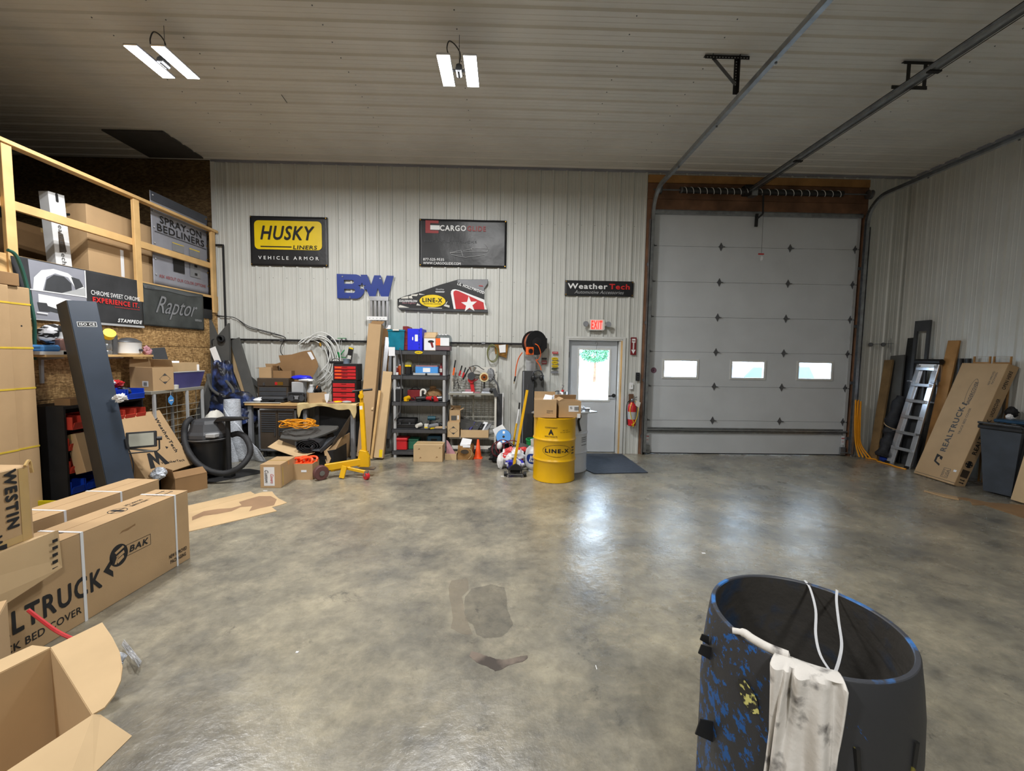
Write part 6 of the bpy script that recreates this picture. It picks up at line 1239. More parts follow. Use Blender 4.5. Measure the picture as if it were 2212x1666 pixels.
# ladder
t = thing('ladder', 'shiny aluminium folding ladder with black top joints standing against the right wall', 'ladder', (6.6,6.7,0))
def W3(x, y, X): return S(x, y, X)
bl, br = F(1921,1002), F(1958,1014); tl, tr = S(1972,776,6.86), S(2028,776,6.86)
bl = Vector((6.52,6.86,0)); br = Vector((6.52,6.52,0)); tl = Vector((6.86,6.80,1.70)); tr = Vector((6.86,6.52,1.70))
for nm, b0, t0 in (('left', bl, tl), ('right', br, tr)):
    MB().bar(b0, t0, .03, .075, Y_).build('rail', M_['alu'], t, world=True, bev=.003)
    s = .04 if nm == 'left' else -.04
    MB().bar(b0+Vector((.02,-s,0)), t0+Vector((.02,-s,0)), .025, .06, Y_).build('inner_rail', M_['alu'], t, world=True, bev=.003)
for k in range(6):
    f = .17+k*.155; p, q_ = bl.lerp(tl, f), br.lerp(tr, f); MB().bar(p+Vector((-.03,.01,0)), q_+Vector((-.03,-.01,0)), .03, .05, Z_).build('rung', M_['alu'], t, world=True, bev=.004)
for k, f in enumerate((.33,.82)):
    p, q_ = bl.lerp(tl, f), br.lerp(tr, f)
    for r_ in (p+Vector((-.03,.06,0)), q_+Vector((-.03,-.04,0))): MB().cyl(r_-Y_*.03, r_+Y_*.03, .016, n=10).build('lock_pin', M_['steel'], t, world=True)
MB().cyl(tl+Vector((0,.07,.02)), tr+Vector((0,-.06,.02)), .045, n=16).build('top_hinge', M_['blk'], t, world=True, smooth=True); MB().bar(tl+Vector((-.02,.0,-.05)), tr+Vector((-.02,0,-.05)), .004, .09, Z_).build('name_plate', M_['white'], t, world=True)
for b0 in (bl, br): MB().cb(b0+Vector((0,0,.02)), (.09,.05,.045)).build('rubber_foot', M_['blk'], t, world=True)
bk0, bk1 = Vector((6.96,6.88,0)), Vector((6.96,6.5,0))
for b0, t0 in ((bk0, tl), (bk1, tr)): MB().bar(b0, t0+Vector((.03,0,0)), .025, .06, Y_).build('back_rail', M_['alu'], t, world=True)
for k in range(5): f = .15+.16*k; MB().bar(bk0.lerp(tl,f), bk1.lerp(tr,f), .025, .025, Z_).build('back_rung', M_['alu'], t, world=True)
# yellow hose and rag
b = MB(); g0 = W(1850,864,YF-.06)
for k in range(4): b.tube(smooth_path([(g0.x-.02+.025*k,YF-.07-.02*(k % 2),g0.z-.02*(k % 2)), (g0.x-.01+.03*k,YF-.08,.6), (g0.x+.02+.03*k,YF-.09,.25), (g0.x+.06+.05*k,YF-.14-.02*k,.02)]), .012, 7)
b.tube(smooth_path([(6.42,7.2,.012), (6.5,7.08,.012), (6.42,6.95,.012), (6.43,6.75,.012), (6.4,6.6,.012), (6.42,6.45,.012)]), .012, 7)
t = solo(b, 'yellow_rope', M_['amber'], 'yellow hose hanging at the right door jamb and trailing along the floor', 'hose', smooth=True)
solo(MB().ball((6.55,6.97,.05), .06, 12, 8, (1,1.4,.7), .2), 'blue_rag', M_['rblue'], 'small blue rag on the floor left of the ladder foot', 'rag')
# big leaning carton
BL, BR = F(1973,1023), F(2060,1050); uu = (BR-BL).normalized(); TL = on_ray(2078,786,BL,uu); TR = TL+(BR-BL); dep = .15
Mx, wdt, hgt = rect_frame(TL, TR, BR, dep); Ht = TL.z; BK = Mx @ Vector((0,dep/2,0)); Mx = Matrix.Translation((0,0,.012)) @ Mx
sz = (wdt,dep,hgt); t = carton('leaning_carton', 'big tall lettered carton leaning against the right wall', sz, M=Mx, m='card', tape=False)
RD = R(90); I2 = M_['ink2']; I1 = M_['ink']
ftext(t, sz, 'front', 'REALTRUCK', -.03, -.12, .70, .085, I2, rot=RD, bold=.03); ftext(t, sz, 'front', 'UNDERCOVER', .02, .44, .34, .05, I2, rot=RD, shear=.25, bold=.03); ftext(t, sz, 'front', 'TRUCK BED COVER', .085, .02, .40, .032, I2, rot=RD)
fshape(t, sz, 'front', [ell(.11,.40,30), ell(.10,.385,30)], .0, .46, I2, 'oval_print'); fshape(t, sz, 'front', [[(-.03,0),(.05,-.02),(.05,.0),(-.02,.02)],[(-.03,.02),(-.02,.0),(0,.035)]], -.03, .27, I2, 'swoosh')
fshape(t, sz, 'front', [[(.05,-.09),(.05,-.06),(-.02,-.03),(-.02,.03),(.01,.05),(.01,.02),(.05,.0),(.05,.05),(-.05,.08),(-.05,-.04)]], -.04, -.60, I1, 'logo')
ftext(t, sz, 'front', 'NEW IMPROVED', .18, .68, .2, .028, I2, rot=RD); ftext(t, sz, 'front', 'PACKAGING', .22, .68, .17, .028, I2, rot=RD); ftext(t, sz, 'front', 'USA', .16, -.76, .1, .045, I2, rot=RD); fshape(t, sz, 'front', [rect(.1,.14), rect(.09,.13)], .14, -.76, I2, 'stamp_frame')
ftext(t, sz, 'front', 'MADE IN', .11, -.76, .1, .025, I2, rot=RD); fshape(t, sz, 'front', [rect(.04,.03)], .25, -.70, M_['paper'], 'shiny_sticker')
ftext(t, sz, 'right', 'REALTRUCK', .0, -.15, .52, .06, I1, rot=RD, bold=.02); ftext(t, sz, 'right', 'UNDERCOVER', .0, .28, .26, .05, I1, rot=RD, bold=.02); ftext(t, sz, 'right', 'OPEN HERE', .0, .68, .26, .05, I1, rot=RD, bold=.02)
fshape(t, sz, 'right', [ell(.1,.1,24), ell(.085,.085,24)], 0, -.56, I1, 'no_knife_mark'); fshape(t, sz, 'right', [rect(.1,.02)], 0, -.56, I1, 'no_knife_bar'); fshape(t, sz, 'right', [rrect(.05,.1,.02)], 0, -.56, I1, 'no_knife_hand', .002)
fshape(t, sz, 'right', [rect(.1,.11)], 0, -.70, M_['brown'], 'print_block'); fshape(t, sz, 'right', [[(-.02,0),(.03,0),(.03,-.01),(.05,.006),(.03,.022),(.03,.012),(-.02,.012)]], -.01, -.80, I1, 'arrow'); fshape(t, sz, 'right', [[(-.02,0),(.03,0),(.03,-.01),(.05,.006),(.03,.022),(.03,.012),(-.02,.012)]], -.01, -.84, I1, 'arrow')
MB().box((-wdt/2-.001,-dep/2-.002,.028), (wdt/2+.001,-dep/2+.001,.034)).build('edge_seam', M_['brown'], t)
# creeper / dolly handles behind
t = thing('hand_truck', 'yellow wooden hand truck frame standing behind the leaning carton', 'hand truck', (6.93,5.85,0))
zc = Ht+.0
for y in (5.97, 5.72):
    MB().tube([(6.93,y-.1,0), (6.93,y-.1,zc+.11), (6.93,y+.1,zc+.11), (6.93,y+.1,0)], .012, 8).build('loop_handle', M_['lumber_m'], t, world=True); MB().box((6.92,y-.1,zc+.0), (6.94,y+.1,zc+.03)).build('cross_bar', M_['lumber_m'], t, world=True)
t = thing('black_tubes', 'pair of black tube ends behind the leaning carton top', 'tubes', (6.95,6.2,0))
for y in (6.17, 6.27): MB().cyl((6.95,y,0), (6.95,y,zc+.08), .035, n=14).build('tube', M_['blk'], t, world=True)
solo(MB().bar((6.86,6.36,.0), (6.95,6.36,1.05), .26, .04, X_), 'tan_panel', c_('tan_panel', (150,122,88), .7), 'tan framed panel leaning between ladder and tall carton', 'panel')
MB().cb(S(2047,851,6.98), (.01,.08,.05)).build('tape_tag', M_['paper'], None); o = bpy.data.objects['tape_tag']; o['label'] = 'small white sticker on the right wall beside the plywood strip'; o['category'] = 'sticker'
# trash cart
c0_, c1_ = F(2120,1062), F(2182,1077); dd = (c1_-c0_).normalized(); yy = Vector((-dd.y,dd.x,0)); cc = (c0_+c1_)/2+yy*.2
t = thing('trash_cart', 'dark grey wheeled trash cart beside the leaning carton', 'trash cart', (cc.x,cc.y,0), math.atan2(dd.y,dd.x))
def ring(z, w, d): return [(-w/2,-d/2,z),(w/2,-d/2,z),(w/2,d/2,z),(-w/2,d/2,z)]
MB().add(ring(.02,.27,.36)+ring(.90,.40,.46), [(3,2,1,0),(0,1,5,4),(1,2,6,5),(2,3,7,6),(3,0,4,7)]).build('bin', c_('bin_grey', (56,62,70), .6, var=.15, scale=5), t, bev=.015, solid=.006)
MB().box((-.22,-.25,.85), (.22,.25,.90)).build('rim', M_['blk'], t, bev=.01); MB().box((-.2,.0,.93), (.26,.3,.97)).build('lid', c_('lid_blue', (22,62,92), .5), t, bev=.012)
MB().tube([(-.2,-.2,.9), (-.2,-.27,.93), (.2,-.27,.93), (.2,-.2,.9)], .014, 8).build('handle', M_['dgrey'], t); MB().box((.15,-.17,.03), (.2,.2,.85)).build('side_rail', M_['blk'], t); MB().cyl((-.17,.12,.09), (-.14,.12,.09), .09, n=18).build('wheel', M_['rubber'], t)
c = S(2168,900,6.85); crumple('black_cord_lump', 'black lump with white bits on top behind the trash cart', 'bag', (6.86,5.5,1.06), .06, (1,1,1.1), 'blkm', .15, (((6.8,5.47,1.0), .035, (1,1,1), 'white', 'white_bit'),))
BL = F(2182,1081); BR = BL+Vector((-.05,-.55,0)); uu = (BR-BL).normalized(); TL = on_ray(2222,950,BL,uu); Mx, w_, h_ = rect_frame(TL, TL+(BR-BL), BR, .1); t = carton('edge_carton', 'flat carton leaning at the right picture edge beside the trash cart', (w_,.1,h_), M=Matrix.Translation((0,0,.012)) @ Mx, m='card2')
t = thing('cardboard_sheet', 'torn flat cardboard sheets on the floor at the right edge', 'cardboard', (5.9,4.8,0)); MB().prism([(5.66,5.16),(5.82,5.0),(5.68,4.85),(5.84,4.86),(5.78,4.1),(6.5,4.0),(6.4,4.85),(6.0,4.95),(5.9,5.12)], 0, .005).build('sheet', M_['card3'], t, world=True); MB().prism([(5.60,5.36),(5.78,5.12),(5.7,5.02),(5.62,5.12)], .003, .02).build('torn_corner', M_['card'], t, world=True)
# ================================================================ STORAGE LOFT
DK = 2.64
t = thing('storage_loft', 'timber storage loft with railing posts along the left wall', 'loft', (XL,6,0)); t['kind'] = 'structure'
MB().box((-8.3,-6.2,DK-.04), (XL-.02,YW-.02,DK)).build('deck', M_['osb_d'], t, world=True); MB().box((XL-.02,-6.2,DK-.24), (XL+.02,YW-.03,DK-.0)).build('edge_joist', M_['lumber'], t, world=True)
for y in (4.34, 5.79, 7.26, 2.9): MB().box((XL+.0,y-.045,2.36), (XL+.04,y+.045,3.70)).build('post', M_['lumber'], t, world=True, bev=.003)
MB().box((XL-.04,-3,3.695), (XL+.06,YW-.03,3.735)).build('top_rail', M_['lumber'], t, world=True, bev=.003); MB().box((XL-.04,-3,3.09), (XL-.0,YW-.05,3.18)).build('mid_rail', M_['lumber'], t, world=True, bev=.003)
# things in the loft
Q = Matrix.Rotation(PI/2,4,'Z')
sz = (1.22,.5,.0); y0, y1 = S(183,450,XL-.25).y, S(325,500,XL-.25).y; hL = S(183,438,XL-.2).z-DK
sz = (.95,.5,.83); t = carton('loft_carton', 'big plain brown carton standing in the loft behind the railing', sz, (XL-.42,5.80,DK), PI/2, m='card'); fshape(t, sz, 'front', [rect(.05,.35)], -.02, -.2, M_['paper'], 'paper_strip')
fshape(t, sz, 'left', [rrect(.12,.03,.014)], 0, .28, M_['ink'], 'hand_hole')
sz = (.55,.45,.64); t = carton('loft_carton', 'lower brown carton in the loft behind the middle post', sz, (XL-.5,6.62,DK), PI/2, m='card3')
sz = (.17,.12,.86); t = carton('loft_white_carton', 'white printed carton tilted against the big brown carton in the loft', sz, (XL-.36,5.17,DK+.01), (0,R(-3),PI/2-R(4)), m='cardw', tape=False)
ftext(t, sz, 'front', 'WeatherTech', .0, -.1, .55, .05, M_['ink2'], rot=R(-90), bold=.02); fshape(t, sz, 'front', [rrect(.03,.1,.012)], 0, .38, M_['ink'], 'hand_hole'); fshape(t, sz, 'front', [[(-.04,-.12),(.04,-.1),(.02,.1),(-.03,.12)]], .0, -.12, M_['brown'], 'torn_patch')
t = thing('black_heap', 'dark heap under black cover at the near end of the loft', 'cover', (-6.2,4.2,DK)); tarp(-5.9,4.05,DK,.6,.8,1.15,5.0,.8).build('cover', M_['darkl'], t, world=True)
sz = (.9,.9,.75); carton('loft_dark_carton', 'dark brown carton at the back of the loft', sz, (-6.9,6.1,DK), .1, m='card3'); sz = (.8,.8,1.5); t = thing('dark_cabinet', 'black cabinet at the back of the loft', 'cabinet', (-7.4,4.3,DK)); MB().box((-.5,-.7,0), (.4,.8,1.7)).build('body', M_['darkl'], t); MB().box((.4,-.65,.05), (.42,.04,1.6)).build('door', M_['darkl'], t)
# ---------------- banners on the left wall (local x = away from the camera)
def lbanner(name, label, ya, yb, za, zb, m, X, wave=.004):
    t = thing(name, label, 'banner', (X,(ya+yb)/2,(za+zb)/2), PI/2); w, h = yb-ya, zb-za
    wf = lambda p: Vector((p.x, p.y-wave*(math.sin(p.x*8+p.z*4)+.6*math.sin(p.x*3-p.z*9))-wave, p.z))
    MB().grid(lambda u, v: wf(Vector(((u-.5)*w, 0, (v-.5)*h))), 40, 20).build('sheet', m, t, smooth=True, solid=.003)
    return t, w, h, (lambda p: wf(p)+Vector((0,-.003,0)))
XB = XL+.035
t, w, h, wf = lbanner('vinyl_banner', 'wide black banner with chrome truck photos and red lettering', 4.31, 5.82, 2.01, 2.635, M_['ban_dk'], XB, .0008)
g = lambda x, y: ((x-.5)*w, (.5-y)*h)     # x along, y down, 0..1
def sh(t, pts, m, nm, l): return shape([[g(*p) for p in pts]], t, (0,0,0), X_, Z_, m, nm, l, warp=wf)
lw = .49
sh(t, ((.0,.02),(lw,.02),(lw,.98),(.03,.98)), M_['ban_gr'], 'photo_ground', .0025)
sh(t, ((.0,.02),(.1,.02),(.12,.98),(.03,.98)), M_['ban_dk'], 'dark_strip', .0035)
sh(t, ((.12,.5),(.13,.3),(.18,.16),(.26,.1),(.36,.13),(.47,.3),(.48,.5),(.44,.48),(.36,.2),(.27,.17),(.21,.26),(.18,.5)), M_['white'], 'chrome_arch', .0045)
sh(t, ((.19,.5),(.21,.3),(.26,.2),(.33,.2),(.38,.3),(.38,.42),(.3,.5)), M_['dgrey'], 'dark_window', .0055)
sh(t, ((.38,.18),(.44,.2),(.47,.32),(.41,.4)), M_['dgrey'], 'dark_window', .0055); sh(t, ((.30,.5),(.485,.33),(.485,.5)), M_['lgrey'], 'chrome_panel', .005)
sh(t, ((.1,.495),(lw,.495),(lw,.512),(.1,.512)), M_['white'], 'white_line', .006); sh(t, ((lw-.008,.02),(lw,.02),(lw,.52),(lw-.008,.52)), M_['white'], 'white_line', .006)
sh(t, ((.15,.56),(.3,.58),(.47,.62),(.47,.9),(.38,.86),(.2,.74),(.15,.7)), M_['white'], 'chrome_hood', .0045); sh(t, ((.2,.74),(.4,.86),(.4,.9),(.2,.82)), M_['dgrey'], 'dark_grille', .0055); sh(t, ((.14,.7),(.2,.7),(.22,.84),(.15,.84)), M_['dgrey'], 'dark_lamp', .0055)
T = lambda s, u, v, ww, hh, m, **k: text(s, t, (g(u,v)[0],0,g(u,v)[1]), X_, Z_, ww*w, hh*h, M_[m], warp=wf, lift=.007, **k)
T('CHROME SWEET CHROME', .745, .40, .44, .085, 'white', bold=0); T('EXPERIENCE IT.', .745, .53, .42, .10, 'logo_red', bold=.04); T('www.stampedeproducts.com', .84, .62, .24, .03, 'logo_red', bold=0); T('STAMPEDE', .86, .88, .24, .075, 'white', bold=.04, shear=.3); sh(t, ((.13,.86),(.2,.87),(.2,.89),(.13,.88)), M_['white'], 'small_print', .012)
sh(t, ((lw,.955),(1,.955),(1,.995),(.03,.995),(.03,.98),(lw,.98)), M_['lgrey'], 'light_hem', .008)
t, w, h, wf = lbanner('vinyl_banner', 'wrinkled charcoal banner with pale grey script lettering', 5.83, 6.98, 2.05, 2.62, M_['ban_rap'], XB-.005, .0012)
T('Raptor', .52, .52, .70, .56, 'grey', bold=-.012, shear=.6); T('SERIES', .88, .74, .13, .055, 'lgrey')
sh(t, ((.0,.03),(.5,.02),(.95,.06),(.7,.12),(.35,.09),(.02,.12)), c_('sheen', (84,88,90), .35), 'painted_sheen', .006); T('STEEL', .12, .10, .12, .06, 'dgrey')  # pale band paints a sheen across the top of the banner
t, w, h, wf = lbanner('bedliner_banner', 'tall grey banner with black heading and swatches behind the loft railing', 6.17, 7.30, 2.66, 3.95, M_['ban_gr'], XL-.09, .0012)
sh(t, ((0,0),(1,0),(1,.1),(0,.1)), c_('banner_top', (66,70,80), .5), 'dark_top_band', .006); T('SPRAY-ON', .5, .27, .74, .08, 'ink', bold=.015); T('BEDLINERS', .5, .366, .84, .08, 'ink', bold=.015); sh(t, ((.04,.42),(.96,.42),(.96,.426),(.04,.426)), M_['ink'], 'rule', .008)
for x, y, ww, hh, m1 in ((.42,.53,.2,.09,'grey'),(.72,.53,.2,.09,'grey'),(.42,.72,.2,.18,'ink'),(.72,.72,.2,.2,'grey'),(.42,.485,.2,.012,'ylogo'),(.72,.485,.2,.012,'ylogo'),(.73,.68,.05,.03,'ink'),(.73,.78,.05,.03,'ink')): sh(t, ((x-ww/2,y-hh/2),(x+ww/2,y-hh/2),(x+ww/2,y+hh/2),(x-ww/2,y+hh/2)), M_[m1], 'colour_swatch', .008 if ww > .1 else .011)
T('ASK ABOUT OUR COLOR OPTIONS', .5, .90, .84, .035, 'dim_red', bold=0)
for s in (0, 1):
    for k in range(6):
        a = g(.03+.94*s, .04+k*.17); MB().cyl((a[0],-.012,a[1]), (a[0],-.018,a[1]), .011, n=8).build('grommet', M_['brass'] if s else M_['lgrey'], t)
solo(MB().box((XL+.005,6.99,2.25), (XL+.02,7.2,2.6)), 'black_flap', M_['panel_bk'], 'short black flap hanging at the far corner below the loft', 'flap')
# green hose hung on the post
b = MB().tube(smooth_path([(XL+.1,4.24,2.66), (XL+.1,4.30,2.63), (XL+.1,4.35,2.50), (XL+.1,4.39,2.3), (XL+.11,4.42,2.0), (XL+.1,4.42,1.78), (XL+.1,4.41,1.6)]), .016, 8); solo(b, 'green_hose', c_('hose_green', (32,82,70), .5), 'dark green hose hanging in front of the banner at the left', 'hose', smooth=True)
# ---------------- wall shelf
SZ_ = 1.655
t = thing('wall_shelf', 'plank shelf on metal brackets on the strand board wall', 'shelf', (XL,5.1,SZ_)); MB().box((XL,4.35,SZ_-.025), (XL+.28,5.66,SZ_)).build('plank', M_['lumber'], t, world=True, bev=.002)
for y in (4.55, 5.25): MB().prism([(.0,0),(.24,0),(.24,-.012),(.03,-.03),(.02,-.28),(.0,-.28)], -.014, .014, (XL,y,SZ_-.026), X_, Z_).build('bracket', M_['lgrey'], t, world=True)
t = thing('blue_tub', 'blue plastic tub on white tray at the left of the wall shelf', 'tub', (XL+.17,4.45,SZ_)); MB().box((-.06,-.1,.035), (.08,.09,.1)).build('tub', M_['skyb'], t, bev=.02); MB().box((-.08,-.13,0), (.1,.12,.034)).build('tray', M_['white'], t)
solo(MB().box((XL+.17,4.53,SZ_), (XL+.27,4.60,SZ_+.045)), 'white_box', M_['offw'], 'small white box on the wall shelf beside the blue tub', 'box', bev=.003)
t = thing('black_foil_bag', 'black bag with silver stripes slumped on the wall shelf', 'bag', (XL+.10,4.62,SZ_)); MB().ball((0,0,.2), .13, 18, 12, (.7,1.3,.9), .08).build('bag', c_('zebra', (24,24,26), .35, scale=7, col2=(206,206,210), thr=(.5,.53), stretch=(1,1,3)), t, smooth=True)
t = thing('pump_bottle', 'brown plastic pump bottle on the wall shelf', 'bottle', (XL+.2,4.60,SZ_)); MB().box((-.04,-.055,0), (.04,.055,.17)).build('body', c_('mauve_brown', (120,88,80), .4), t, bev=.015); MB().lathe([(.04,.17), (.025,.2), (.02,.24)], 14).build('neck', M_['lgrey'], t, smooth=True); shape([ell(.035,.045)], t, (.0405,0,.12), Y_, Z_, M_['ink'], 'round_mark')
t = thing('tape_disc', 'yellow round disc lying on top of the grey pail', 'disc', (XL+.17,5.15,SZ_)); MB().cyl((.0,0,.225), (.05,-.03,.26), .06, n=24).build('disc', M_['ylogo'], t)
t = thing('grey_pail', 'ribbed grey metal pail on the wall shelf', 'pail', (XL+.13,5.15,SZ_)); MB().lathe([(.06,0), (.062,.04), (.058,.05), (.062,.06), (.062,.12), (.058,.13), (.062,.14), (.062,.21)], 22).build('pail', M_['galv'], t, smooth=True)
t = thing('foil_roll', 'upright silver corrugated roll beside the grey pail', 'roll', (XL+.13,5.25,SZ_)); MB().lathe([(.045,0), (.048,.23), (.03,.25)], 20).build('roll', M_['hinge'], t, smooth=True)
t = thing('paper_cup', 'small white paper cup at the front of the wall shelf', 'cup', (XL+.24,5.0,SZ_)); MB().lathe([(.02,0), (.028,.06)], 14).build('cup', M_['offw'], t)
t = thing('yellow_brush', 'yellow and black brush lying on the wall shelf', 'brush', (XL+.24,4.93,SZ_)); MB().bar((0,-.05,.02), (0,.03,.1), .03, .02).build('handle', M_['ylogo'], t); MB().cb((0,-.06,.02), (.04,.05,.04)).build('bristles', M_['blk'], t)
t = thing('roaster', 'white enamel electric roaster with a domed lid on the wall shelf', 'roaster', (XL+.15,5.45,SZ_)); MB().lathe([(.08,0), (.1,.02), (.105,.15), (.108,.155)], 28, Matrix.Diagonal((1,1.45,1,1))).build('body', M_['white'], t, smooth=True); MB().lathe([(.108,.157), (.1,.17), (.06,.205), (.02,.215), (0,.215)], 28, Matrix.Diagonal((1,1.45,1,1))).build('lid', M_['hinge'], t, smooth=True); MB().cyl((.1,.04,.06), (.125,.04,.06), .018, n=12).build('knob', M_['dgrey'], t)
crumple('pink_shop_rag', 'crumpled pinkish rag hanging off the right end of the wall shelf', 'rag', (XL+.2,5.66,SZ_+.05), .05, (.8,1,1.2), 'pink', .2)
# ---------------- black bin rack
RX0, RX1, RY0, RY1, RH = XL+.02, XL+.42, 4.35, 5.3, 1.13
t = thing('bin_rack', 'black steel rack holding rows of red parts bins under the wall shelf', 'rack', ((RX0+RX1)/2,(RY0+RY1)/2,0))
MB().box((RX0,RY0,RH-.03), (RX1,RY1,RH)).box((RX0,RY0,0), (RX1,RY0+.02,RH-.03)).box((RX0,RY1-.02,0), (RX1,RY1,RH-.03)).box((RX0,RY0+.02,0), (RX0+.01,RY1-.02,RH-.03)).build('frame', M_['blkm'], t, world=True)
for z in (.2,.42,.66,.88): MB().box((RX0+.01,RY0+.02,z-.015), (RX1-.02,RY1-.02,z)).build('shelf', M_['blkm'], t, world=True)
def binshape(t, x0, x1, y0, y1, z, h, m, name='parts_bin'):
    b = MB(); b.box((x0,y0,z), (x1,y1,z+.008)).box((x0,y0,z+.008), (x1,y0+.008,z+h)).box((x0,y1-.008,z+.008), (x1,y1,z+h)).box((x0,y0+.008,z+.008), (x0+.008,y1-.008,z+h))
    quad(b, [(x1-.006,y0+.008,z+.008),(x1-.006,y1-.008,z+.008),(x1+.012,y1-.008,z+h*.55),(x1+.012,y0+.008,z+h*.55)], .008); return b.build(name, M_[m], t, world=True)
for zi, z in enumerate((.205,.425,.665,.885)):
    for k in range(6):
        y = RY0+.03+k*.15; binshape(t, RX0+.1, RX1+(.05 if zi == 3 else .0), y, y+.14, z, .13, 'blue' if zi == 0 else 'binred')
for k, (y, lab) in enumerate(((4.93-.03,'left blue parts bin holding scraps on the black rack'), (5.16,'right blue parts bin holding small parts on the black rack'))):
    t = thing('blue_bin', lab, 'bin', (RX1-.1,y,RH)); binshape(t, RX1-.28, RX1+.04, y-.115, y+.115, RH, .12, 'blue', 'body'); MB().ball((RX1-.1,y,RH+.09), .06, 10, 7, (1.3,.9,.7), .3).build('contents', M_[('bubble','dgrey')[k]], t, world=True)
crumple('red_clamp', 'red and white small parts heaped on the right blue bin', 'parts', (RX1-.12,5.1,RH+.18), .05, (1,1.2,.8), 'red', .3, (((RX1-.14,5.02,RH+.19), .05, (1,1,.7), 'white', 'white_part'),))
crumple('white_gloves', 'white work gloves hung on the side of the slate post', 'gloves', (-3.96,4.42,1.22), .05, (1.2,.6,.7), 'white', .3)
t = thing('small_brown_box', 'small brown box at the left end of the black rack', 'box', (RX0+.3,4.52,RH)); MB().box((-.08,-.08,0), (.08,.08,.07)).build('body', M_['card3'], t); MB().box((-.07,.085,0), (.05,.14,.03)).build('purple_tape', M_['purple'], t)
sz = (.3,.12,.42); Mx = Matrix.Translation((-4.38,4.56,.42)) @ Matrix.Rotation(PI/2-R(5),4,'Z') @ Matrix.Rotation(-R(14),4,'X'); t = carton('labelled_carton', 'brown carton with a big white label leaning on the bin rack', sz, M=Mx, m='card'); fshape(t, sz, 'front', [rect(.12,.2)], -.0, .1, M_['paper'], 'shipping_label')
# open cartons and tote right of it, on a grey wire rack
WX0, WX1, WY0, WY1, WH = XL+.03, XL+.5, 5.33, 6.26, 1.20
t = thing('wire_shelf_rack', 'grey wire sided shelving rack against the strand board wall', 'rack', ((WX0+WX1)/2,(WY0+WY1)/2,0)); MB().box((WX0,WY0,WH-.04), (WX1,WY1,WH)).build('top_shelf', M_['mesh'], t, world=True, bev=.003)
for y in (WY0+.03, WY1-.05, (WY0+WY1)/2+.12):
    for x in (WX0+.01, WX1-.02): MB().box((x,y,0), (x+.025,y+.03,WH-.04)).build('upright', M_['lgrey'], t, world=True)
for k in range(9): MB().tube([(WX1-.05,WY0+.03,.25+k*.09), (WX1-.05,WY1-.03,.25+k*.09)], .005, 5).build('wire', M_['mesh'], t, world=True)
for k in range(5): MB().tube([(WX1-.058,WY0+.12+k*.18,.2), (WX1-.058,WY0+.12+k*.18,WH-.05)], .004, 5).build('wire', M_['mesh'], t, world=True)
sz = (.28,.34,.30); t = carton('diamond_carton', 'open cardboard carton with diamond print on the grey rack', sz, (WX1-.17,5.56,WH), PI/2-R(10), m='card', open_=(None,-15,-5,-150), fl=.10); diamond(t, sz, 'front', .0, -.0, .07) if 0 else None
diamond(t, sz, 'front', .02, -.0, .075); fshape(t, sz, 'left', [rect(.09,.07)], .06, -.06, M_['paper'], 'label'); fshape(t, sz, 'left', [rect(.05,.04)], .06, -.06, M_['grey'], 'label_code', .003) 
t = thing('violet_tote', 'violet grey plastic tote on the grey rack', 'tote', (WX1-.19,6.02,WH)); vs = [(-.13,-.24,0),(.13,-.24,0),(.13,.24,0),(-.13,.24,0),(-.17,-.29,.22),(.17,-.29,.22),(.17,.29,.22),(-.17,.29,.22)]
MB().add(vs, [(3,2,1,0),(0,1,5,4),(1,2,6,5),(2,3,7,6),(3,0,4,7)]).build('body', M_['purple'], t, solid=.005); MB().tube([(-.17,-.29,.222),(.17,-.29,.222),(.17,.29,.222),(-.17,.29,.222)], .008, 6, closed=True).build('rim', M_['lgrey'], t)
t = carton('open_carton', 'open carton with papers sitting in the violet tote', (.44,.28,.15), (WX1-.19,6.03,WH+.20), PI/2+R(4), m='card2', open_=(None,)*4, fill=('card3',.5)); MB().bar((-.05,0,.1), (.0,.03,.17), .08, .004).build('paper', M_['paper'], t); MB().bar((.18,-.145,.03), (.18,-.145,.12), .05, .003, X_).build('label', M_['paper'], t)
solo(quad(MB(), [(WX0+.12,5.86,WH+.24),(WX0+.12,6.1,WH+.24),(WX0+.06,6.08,WH+.56),(WX0+.06,5.84,WH+.54)], .03), 'black_cushion', M_['dgrey'], 'black foam cushion sticking up from the violet tote', 'cushion', bev=.008)
t = thing('white_spool', 'small white spool on the grey rack before the violet tote', 'spool', (WX1-.06,5.78,WH)); MB().lathe([(.045,0), (.05,.05), (.02,.055)], 16).build('spool', M_['offw'], t, smooth=True)
t = thing('blue_tag', 'small blue diamond shaped tag hanging under the grey rack shelf', 'tag', (WX1+.01,5.62,1.06)); shape([[(0,-.065),(.045,-.02),(.045,.03),(0,.07),(-.045,.03),(-.045,-.02)]], t, (0,0,0), Y_, Z_, M_['skyb'], 'tag', 0, t=.004); shape([rect(.06,.014)], t, (.005,0,0), Y_, Z_, M_['white'], 'print'); MB().tube([(0,0,.07), (0,.005,.12)], .002, 4).build('string', M_['white'], t)
